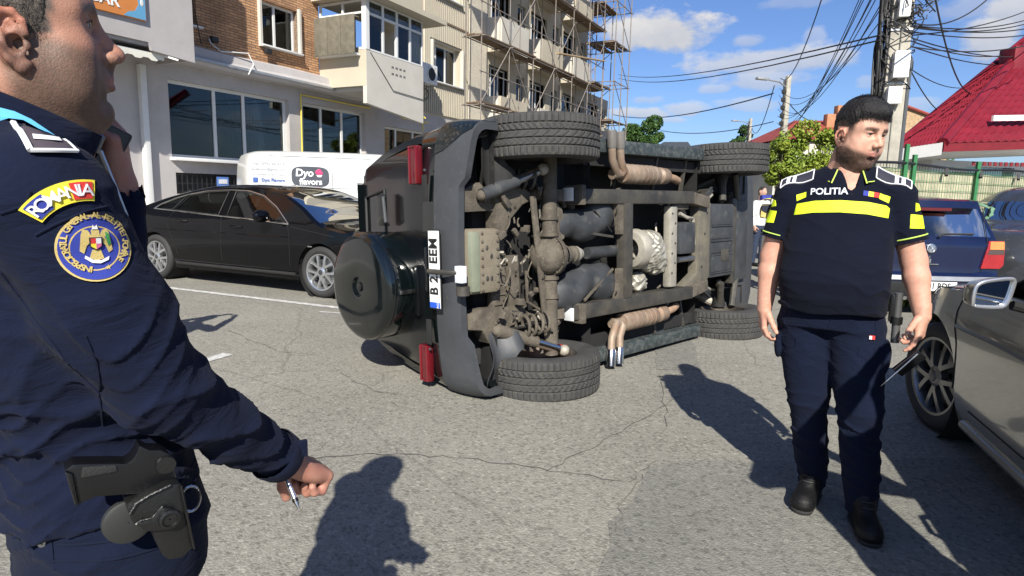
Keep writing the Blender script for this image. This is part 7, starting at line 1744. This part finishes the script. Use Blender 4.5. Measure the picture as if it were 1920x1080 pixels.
H2=SDF((-.07,.20,.70),(.24,.44,1.0),.003); H2.cap(lw_+V3((-.01,-.005,.05)),lw_,.033,.030,0); hand(H2,lw_,(.12,-.05,-1),(-.3,-.9,0),False,(.30,.75,.9,.95),(.72,.62,.1),1.05,.05,(1,.9,.9),-.1)
hc=handcol(SKR); meshcat([HpR,BD.arrays(hc),H1.arrays(hc),H2.arrays(hc)],'body',SKIN,offR)
eyes(offR,HR,(.05,.03,.02))
brows(offR,HR,mat('brow_black',(.012,.010,.009),.7),170,1.2)
HRB=mat('black_hair',(.007,.0055,.0055),.55,col2=(.004,.003,.003),vs=120,bump=.6,bs=300)
SH2=SDF((-.15,-.12,-.09),(.15,.12,.21),.0035)
SH2.ell((-.010,0,.066),(.1015,.0795,.098)); SH2.ell((.034,.0,.108),(.068,.064,.048),.03); SH2.ell((.072,-.004,.104),(.030,.050,.022),.02)
x,y,z=np.meshgrid(*SH2.ax,indexing='ij',sparse=True)
lowline=np.maximum(.062+.55*np.clip(x-.020,0,.05)-z-1.2*np.clip(-.03-x,0,.06)+(.004*np.sin(y*210+x*90)+.003*np.sin(y*460+1))*ss(.02,.05,x), -1+0*y)
lowb=np.minimum(lowline,np.maximum(x+.050,-.02-z)); SH2.F=SH2.F+(.0055*ss(-.030,.0,lowb)).astype(np.float32)
SH2.F=np.maximum(SH2.F,lowb.astype(np.float32)); SH2.disp(lambda x,y,z:-.0035*ss(.10,.14,z)*(.5+.5*np.sin(x*75+2*np.sin(y*60))*np.sin(y*70+z*20))+.0012*np.sin(x*300+z*190+y*60)*np.sin(y*280+z*100)+.001*np.sin(x*90)*np.sin(y*110+z*60))
o=SH2.mesh('hair',HRB,offR); o.matrix_local=HR
hairblades('hair_strands',HRB,offR,HR,11000,lambda x,y,z:z>.060+.45*min(max(x-.02,0),.05),lambda x,y,z:(.8,.15*math.sin(x*70),.5) if z>.12 else ((.7,.0,-.25) if x>.05 else (.25,0,-.55)),.015,.0005,seed=5,c=(.001,0,.066),r=(.106,.078,.102))
hairblades('beard_strands',HRB,offR,HR,1500,lambda x,y,z:z<-.045 and x>-.0,lambda x,y,z:(.5,0,-.7),.005,.0006,seed=8,c=(.034,0,-.018),r=(.062,.064,.082)) if False else None
# polo shirt
PO=SDF((-.22,-.38,.90),(.26,.40,1.56),.0048)
PO.loft([(.925,.030,.0,.158,.212),(.99,.045,0,.172,.222),(1.07,.052,0,.176,.225),(1.16,.042,0,.160,.214),(1.27,.020,0,.138,.208),(1.36,.006,0,.122,.208),(1.43,.0,0,.102,.186),(1.475,.0,.005,.088,.150),(1.505,.0,.012,.080,.122),(1.535,.0,.018,.070,.094)],e=2.35)
for sh,el,yy in ((rs,re_,-1),(lsn,le,1)):
    PO.cap((0,yy*.080+.012,1.508),(0,yy*.20,1.434),.040,.060,.03); PO.ell((0,yy*.208,1.415),(.068,.056,.062),.03)
    PO.cap(sh,lerp(sh,el,.70),.066,.068,.022)
fp1=folds(.0085,30,21,(.2,.25,1)); fp2=folds(.009,40,22,(.1,-.5,1))
PO.disp(lambda x,y,z:fp1(x,y,z)*(.35+.9*ss(1.30,1.1,z)*ss(.05,.2,np.abs(y)))+fp2(x,y,z)*.35*ss(.19,.25,np.abs(y)))
X_,Y_,Z_=np.meshgrid(*PO.ax,indexing='ij',sparse=True)
PO.F=np.maximum(PO.F,(.932+.006*np.sin(Y_*22)+.02*np.abs(Y_)-Z_+0*X_-10*ss(.235,.25,np.abs(Y_))).astype(np.float32))
for sh,el,yy in ((rs,re_,-1),(lsn,le,1)):
    n=(el-sh)/np.linalg.norm(el-sh); c_=lerp(sh,el,.70); m_=(np.abs(Y_)>.212)&(np.sign(Y_)==yy)
    PO.F=np.where(m_&(Z_<1.33),np.maximum(PO.F,((X_-c_[0])*n[0]+(Y_-c_[1])*n[1]+(Z_-c_[2])*n[2]).astype(np.float32)),PO.F)
    PO.cap(lerp(sh,el,.62),lerp(sh,el,.95),.055,.055,0,cut=True)
PO.cap((0,0.018,1.49),(.0,.018,1.62),.062,.07,.004,cut=True); PO.cap((.085,.034,1.464),(.09,.03,1.57),.016,.052,.008,cut=True)
polo=PO.mesh('polo_shirt',NAVYP,offR)
FY=mat('fluorescent_yellow',(.66,.80,.02),.7,var=.04,emit=None); FYT=mat('yellow_green_piping',(.45,.62,.10),.8)
for sh,el in ((rs,re_),(lsn,le)):
    n=(el-sh)/np.linalg.norm(el-sh); c_=lerp(sh,el,.70)
    d_,s_,u_=frame(n,(1,0,0))
    for k,mm in ((.000,NAVYP),(-.016,FYT)):
        MB().tube([c_+n*k+(s_*math.cos(a)+u_*math.sin(a))*(.0695-.001*(k<0)) for a in np.linspace(0,2*math.pi,36)],.0035 if k==0 else .0030,6,closed=True,cap=False).build('sleeve_hem' if k==0 else 'sleeve_piping',mm,offR)
def colR(a):
    ca,sa=math.cos(a),math.sin(a); fr=.5+.5*ca
    b=V3((.004+.076*ca,.022+.080*sa,1.512-.018*fr)); t=V3((.006+.072*ca,.020+.072*sa,1.562-.034*fr**1.5)); o=V3((ca,sa,0)); w=.026+.010*ss(.4,1,fr)
    return [tuple(b-o*.006),tuple(t-o*.004),tuple(t+V3((0,0,.003))),tuple(t+o*.006),tuple(lerp(t,b,.6)+o*(.016)-V3((0,0,.004))),tuple(b+o*(.022+.010*fr)-V3((0,0,w*.9-.012))),tuple(b+o*(.018+.010*fr)-V3((0,0,w*.9-.010)))]
ring('collar',NAVYP,offR,colR,a0=rad(36),a1=rad(324))
for s in (1,-1): MB().tube([colR(rad(s*36))[i] for i in (3,4,5)],.0028,6).build('collar_piping',FYT,offR)
MB().tube([tuple(V3(colR(rad(a))[5])+V3((0,0,.006))) for a in range(38,324,8)],.0022,5).build('collar_piping',FYT,offR)
fR=decal_tool([polo],(0,0,0),(0,1,0),(0,0,1),(-1,0,0),off=.0022,start=.6)
pk=decal(fR,[(.024,1.408),(.050,1.408),(.050,1.475),(.024,1.475)],'placket',NAVYP,offR,step=.012)
for z_ in (1.43,1.47): MB().lathe(fR(.037,z_,.003),(1,0,0),[(0,.0045),(.0015,.004),(.0015,.001)],12).build('button',mat('phone_black'),pk)
decal(fR,[(-.178,1.338),(-.10,1.352),(0,1.357),(.10,1.352),(.176,1.338),(.178,1.376),(.165,1.388),(.10,1.401),(0,1.406),(-.10,1.401),(-.170,1.386)],'chest_stripe',FY,offR,step=.014)
for s in (-1,1):
    decal(fR,[(s*.172,1.398),(s*.136,1.416),(s*.138,1.438),(s*.176,1.424)],'stripe_dash',FY,offR,step=.012)
for a in ('POLITIA',): tdecal(fR,a,'chest_lettering',mat('reflective_grey',(.60,.62,.66),.4),offR,.038,-.050,1.441,rad(2),h=.001,bold=.0008,sx=1.05)
for i,mm in enumerate((BB,YB,RB_)): decal(fR,[(.078+i*.019,1.428-.003*i),(.097+i*.019,1.425-.003*i),(.097+i*.019,1.445-.003*i),(.078+i*.019,1.448-.003*i)],'flag_patch',mm,offR,step=.012)
# sleeve patches, projected on from the sides
for s in (-1,1):
    b=V3((0,s*.225,0))
    tree=BVHTree.FromPolygons([tuple(v.co) for v in polo.data.vertices],[tuple(p.vertices) for p in polo.data.polygons])
    dr_=V3((-.60,-s*.80,0)); tt_=V3((.80,-s*.60,0))*-s      # tangent, to the wearer's left on the photo
    def fq(u,v,h=0,dr_=dr_,tt_=tt_,b=b,tree=tree):
        p=b+tt_*u+V3((0,0,v)); r=tree.ray_cast(Vector(p-dr_*.5),Vector(dr_)); q=V3(r[0]) if r[0] is not None else p-dr_*.07
        return q-dr_*(.0022+h)
    fq.dr=dr_
    decal(fq,[(-.035,1.300),(.028,1.300),(.030,1.352),(-.033,1.356)],'sleeve_stripe',FY,offR,step=.012); decal(fq,[(-.012,1.368),(.022,1.374),(.016,1.398),(-.008,1.402)],'stripe_dash',FY,offR,step=.012)
    if s<0:
        c2=(-.058,1.345); k=decal(fq,[(c2[0]+.027*math.cos(a),c2[1]+.036*math.sin(a)) for a in np.linspace(0,2*math.pi,26)[:-1]],'round_badge',GD,offR,h=.001,step=.01)
        decal(fq,[(c2[0]+.022*math.cos(a),c2[1]+.030*math.sin(a)) for a in np.linspace(0,2*math.pi,26)[:-1]],'badge_centre',DKB,k,h=.002,step=.01); decal(fq,[(c2[0]+.008*math.cos(a)*(1+.5*(i%2)),c2[1]+.014*math.sin(a)*(1+.4*(i%2))) for i,a in enumerate(np.linspace(0,2*math.pi,13)[:-1])],'badge_eagle',GD,k,h=.003,step=.01)
        decal(fq,[(-.095,1.395),(-.05,1.405),(-.048,1.425),(-.093,1.418)],'country_badge',BB,offR,h=.001,step=.01); decal(fq,[(-.062,1.404),(-.03,1.405),(-.028,1.424),(-.06,1.424)],'country_badge',YB,offR,h=.0015,step=.01)
# shoulder slides
for s in (-1,1):
    ft2_=decal_tool([polo],(0,0,0),(0,1,0),(1,0,0),(0,0,-1),off=.003,start=.4); ft2_.dr=V3((0,0,-1))
    a0_,a1_=s*.118,s*.245
    tr=BVHTree.FromPolygons([tuple(v.co) for v in polo.data.vertices],[tuple(p.vertices) for p in polo.data.polygons])
    def fe(u,v,h=0,tr=tr,s=s):
        dd_=V3((-.30,0,-1)); dd_/=np.linalg.norm(dd_); p=V3((v,u,1.47)); r=tr.ray_cast(Vector(p-dd_*.4),Vector(dd_)); q=V3(r[0]) if r[0] is not None else p
        if abs(u)>.225: q=q*1.; 
        return q-dd_*(.003+h)
    fe.dr=V3((-.3,0,-1))
    e_=decal(fe,[(a0_,-.012),(a1_,-.006),(a1_,.060),(a0_,.050)],'shoulder_slide',mat('strap_navy',(.018,.018,.032),.8,bump=.3,bs=800),offR,h=.002,step=.012,th=.006)
    P_=[(a0_,-.012),(a1_,-.006),(a1_,.060),(a0_,.050),(a0_,-.012)]
    for i in range(4): MB().tube([fe(P_[i][0]+(P_[i+1][0]-P_[i][0])*t,P_[i][1]+(P_[i+1][1]-P_[i][1])*t,.004) for t in np.linspace(0,1,8)],.0026,6).build('slide_edge',WB,e_)
    for q in (.030,.054): decal(fe,[(a1_-s*(q-.008),-.004),(a1_-s*(q+.006),-.005),(a1_-s*(q+.006),.054),(a1_-s*(q-.008),.056)],'rank_bar',WB,e_,h=.004,step=.012,th=.001)
# trousers
TR=SDF((-.24,-.30,.05),(.34,.36,1.0),.0062)
TR.loft([(.86,.006,.0,.142,.205),(.92,.012,0,.145,.205),(.975,.015,0,.140,.198)],e=2.3)
rk=V3((.0,-.058,.515)); ra=V3((-.075,-.012,.10)); lk=V3((.065,.150,.505)); la=V3((.070,.195,.085))
TR.cap((.0,-.098,.84),rk,.118,.088,.03); TR.cap(rk,ra,.086,.064,.03); TR.cap((.01,.100,.84),lk,.120,.090,.03); TR.cap(lk,la,.088,.066,.03)
# cargo pockets
TR.ell((.02,-.198,.76),(.052,.022,.075),.012); TR.ell((.06,.222,.76),(.052,.022,.075),.012)
fk=folds(.0075,44,31,(.1,.15,1)); fk2=folds(.006,26,32,(.3,.8,.6))
TR.disp(lambda x,y,z:fk(x,y,z)*(.35+1.1*ss(.62,.50,z)+.5*ss(.2,.12,z)-.4*ss(.36,.28,z)*ss(.2,.28,z))+fk2(x,y,z)*.6*ss(.55,.75,z))
trou=TR.mesh('trousers',NAVYT,offR)
fTr=decal_tool([trou],(0,0,0),(0,1,0),(0,0,1),(-1,0,0),off=.001,start=.6)
MB().tube([fTr(.004+.004*math.sin(t*9),.93-.10*t,0) for t in np.linspace(0,1,9)],.0018,5).build('fly_seam',NAVYT,offR)
for s in (-1,1):
    MB().tube([fTr(s*(.17+.012*t),.915-.08*t,0) for t in np.linspace(0,1,7)],.0018,5).build('pocket_seam',NAVYT,offR)
    ps=[fTr(s*(.150)+dy*1.,.70+dz,0) for dy,dz in ((-.028,.10),(.028,.10),(.030,.07),(.0,.055),(-.030,.07),(-.028,.10))]; MB().tube(ps,.0022,5).build('cargo_flap',NAVYT,offR)
MB().box(fTr(.165,.845,.004),(.006,.022,.016)).build('pocket_tag',RB_,offR); MB().box(fTr(.160,.845,.008),(.006,.010,.014)).build('pocket_tag',WB,offR)
# boots
for nm,c,ang in (('r',ra,-8),('l',la,14)):
    d_=V3((math.cos(rad(ang)),math.sin(rad(ang)),0)); B2=SDF((c[0]-.14,c[1]-.16,-.01),(c[0]+.26,c[1]+.16,.26),.006)
    B2.cap((c[0],c[1],.24),(c[0]-.01,c[1],.09),.058,.052); B2.cap(V3((c[0]-.02,c[1],.045)),V3((c[0],c[1],.042))+d_*.165,.046,.044,.03); B2.ell(V3((c[0],c[1],.045))+d_*.15,(.058,.050,.045),.02); B2.cap(V3((c[0],c[1],.15)),V3((c[0],c[1],.06))+d_*.12,.045,.036,.03)
    B2.half((0,0,-1),-.018); B2.disp(lambda x,y,z:.0008*np.sin(z*260)); b=B2.mesh('boot',BOOT,offR)
    SO=SDF((c[0]-.14,c[1]-.16,-.01),(c[0]+.26,c[1]+.16,.05),.006); SO.cap(V3((c[0]-.02,c[1],.03)),V3((c[0],c[1],.03))+d_*.165,.052,.050); SO.half((0,0,-1),0.0); SO.half((0,0,1),.024); SO.mesh('sole',mat('boot_sole',(.016,.016,.016),.8),b)
    lc=MB()
    for k in range(6):
        z_=.10+k*.022; q=V3((c[0],c[1],z_))+d_*(.105-.010*k if k<3 else .068-.004*k); sd_=V3((-d_[1],d_[0],0)); lc=MB().tube([q-sd_*.022,q+d_*.006,q+sd_*.022],.0028,5); lc.build('lace',mat('black_rubber'),b)
# kit on the left hip
kt=MB(); kt.box((.02,.232,.965),(.05,.03,.12)); kt.build('belt_pouch',HOL,offR,bevel=.008)
MB().cyl((.035,.245,1.03),(.04,.25,.82),.016,14).build('folded_baton',mat('baton_steel',(.14,.14,.14),.35,metal=.6),offR); MB().lathe((.037,.247,.93),(0,0,-1),[(0,.017),(0,.023),(.03,.023),(.03,.017)],14).build('baton_holder',HOL,offR)
MB().lathe((.015,0,.955),(0,0,1),[(-.02,.0),(-.02,.0)],4) 
# notebook with pen in the left hand
NB=thing('notebook','black open notebook case dangling from the left hand of the bearded officer','notebook',M=RM@Matrix.Translation((.105,.305,.755))@Matrix.Rotation(rad(-40),4,'X')@Matrix.Rotation(rad(25),4,'Z')@Matrix.Diagonal((.9,.62,.80,1)))
MB().box((0,0,0),(.012,.085,.15)).build('cover',mat('phone_black'),NB,bevel=.003); MB().box((-.014,.010,.0),(.006,.080,.145)).build('cover',mat('phone_black'),NB,bevel=.003); MB().box((-.008,.004,.0),(.006,.078,.14)).build('pages',mat('notice_white'),NB)
MB().tube([(.010,-.040,.07),(.012,-.044,.0),(.010,-.040,-.07)],.003,6).build('spine_edge',mat('zip_metal'),NB)
PN2=thing('pen','thin silver pen held across the black notebook of the bearded officer','pen',M=RM)
a_=V3((.115,.330,.80)); b_=V3((.12,.215,.645)); MB().cyl(a_,lerp(a_,b_,.85),.0042,12).build('barrel',mat('pen_silver'),PN2); MB().tube([lerp(a_,b_,.85),b_],[.0036,.0008],10).build('tip',CHR,PN2)

# ---------------------------------------------------------------- bystanders (coarser figures)
def bystander(loc,rz,label,h=1.75,arms='photo',top=(.25,.26,.28),leg=(.03,.04,.07),res=.014,vest=False):
    k=h/1.78; t=thing('person',label,'person',loc=loc,rz=rz)
    Bd=SDF((-.3,-.45,0),(.45,.45,1.85),res*.7)
    Bd.ell((0,0,1.68),(.098,.078,.115)); Bd.ell((.03,0,1.64),(.07,.062,.09),.03); Bd.ell((.105,0,1.655),(.016,.012,.022),.015); Bd.cap((-.01,0,1.6),(-.02,0,1.45),.058,.065,.03)
    for s in (-1,1): Bd.ell((-.0,s*.08,1.665),(.018,.010,.03),.008)
    A=[]
    for s in (-1,1):
        sh=V3((0,s*.19,1.42)); el,wr=(V3((.10,s*.33,1.30)),V3((.34,s*.12,1.52))) if arms=='photo' else (V3((.0,s*.25,1.14)),V3((.05,s*.24,.90)))
        A.append((sh,el,wr)); Bd.chain([sh,el,wr],[.05,.042,.028],.03,kj=.015); hand(Bd,wr,wr-el,(0,-s,.2),s<0,(.5,.5,.5,.5),(.5,.6,.3),1,.05)
    skc=(.45,.27,.2); Bd.arrays; Bd.mesh('body',SKIN,t,col=lambda x,y,z:np.where((((z>1.715)&(x<.065))|((x<-.002)&(z>1.60)&(np.abs(y)<.074)))[:,None],np.array((.03,.025,.02)),np.array(skc)))
    T=SDF((-.3,-.42,.85),(.4,.42,1.56),res*.7); T.loft([(.92,.0,0,.13,.17),(1.1,.01,0,.14,.175),(1.3,.0,0,.13,.19),(1.42,-.01,0,.10,.17),(1.48,-.01,0,.075,.09)],e=2.3)
    for sh,el,wr in A: T.cap(sh,el,.068,.058,.03); T.cap(el,lerp(el,wr,.8),.055,.042,.015)
    T.disp(folds(.007,40,int(loc[0]*10)%9)); T.mesh('shirt',cloth('bystander_cloth_%d'%(int(abs(loc[0])*10)),top),t)
    G=SDF((-.25,-.3,.0),(.3,.3,.98),res*.8); G.loft([(.84,0,0,.125,.175),(.96,0,0,.12,.165)]) 
    for s in (-1,1): G.cap((0,s*.09,.85),(.01,s*.11,.5),.095,.07,.03); G.cap((.01,s*.11,.5),(-.01,s*.13,.1),.068,.05,.02)
    G.disp(folds(.006,38,4)); G.half((0,0,-1),-.06); G.mesh('trousers',cloth('bystander_trousers',leg),t)
    for s in (-1,1):
        F_=SDF((-.12,s*.13-.08,-.01),(.24,s*.13+.08,.14),.009); F_.cap((-.03,s*.13,.045),(.14,s*.13,.04),.045,.040); F_.half((0,0,-1),0); F_.mesh('shoe',BOOT,t)
    t.scale=(k,k,k); return t
bystander((1.57,1.12,0),rad(84),'bystander in a pale grey top holding both arms up, just outside the right edge',1.78,'photo')
bystander((-3.30,4.45,0),rad(60),'bystander in a pale grey top with raised arms, hidden behind the officer on the phone',1.72,'photo') 
y3=at(1531,288,8.6)
bystander((y3[0],8.6,0),rad(95),'man seen from behind between the tyre and the bearded officer, only head showing',1.70,'down',top=(.20,.10,.10))
bystander((at(1432,330,13)[0],13,0),rad(-60),'distant bystander in pale clothes right of the raised front wheel',1.62,'down',top=(.55,.56,.56),leg=(.10,.11,.14))

wp_=V3(BM@Vector((13.72,1.05,3.62))); bystander(tuple(wp_),rad(-70),'resident in red looking out of the open balcony window',1.68,'down',top=(.30,.05,.04))
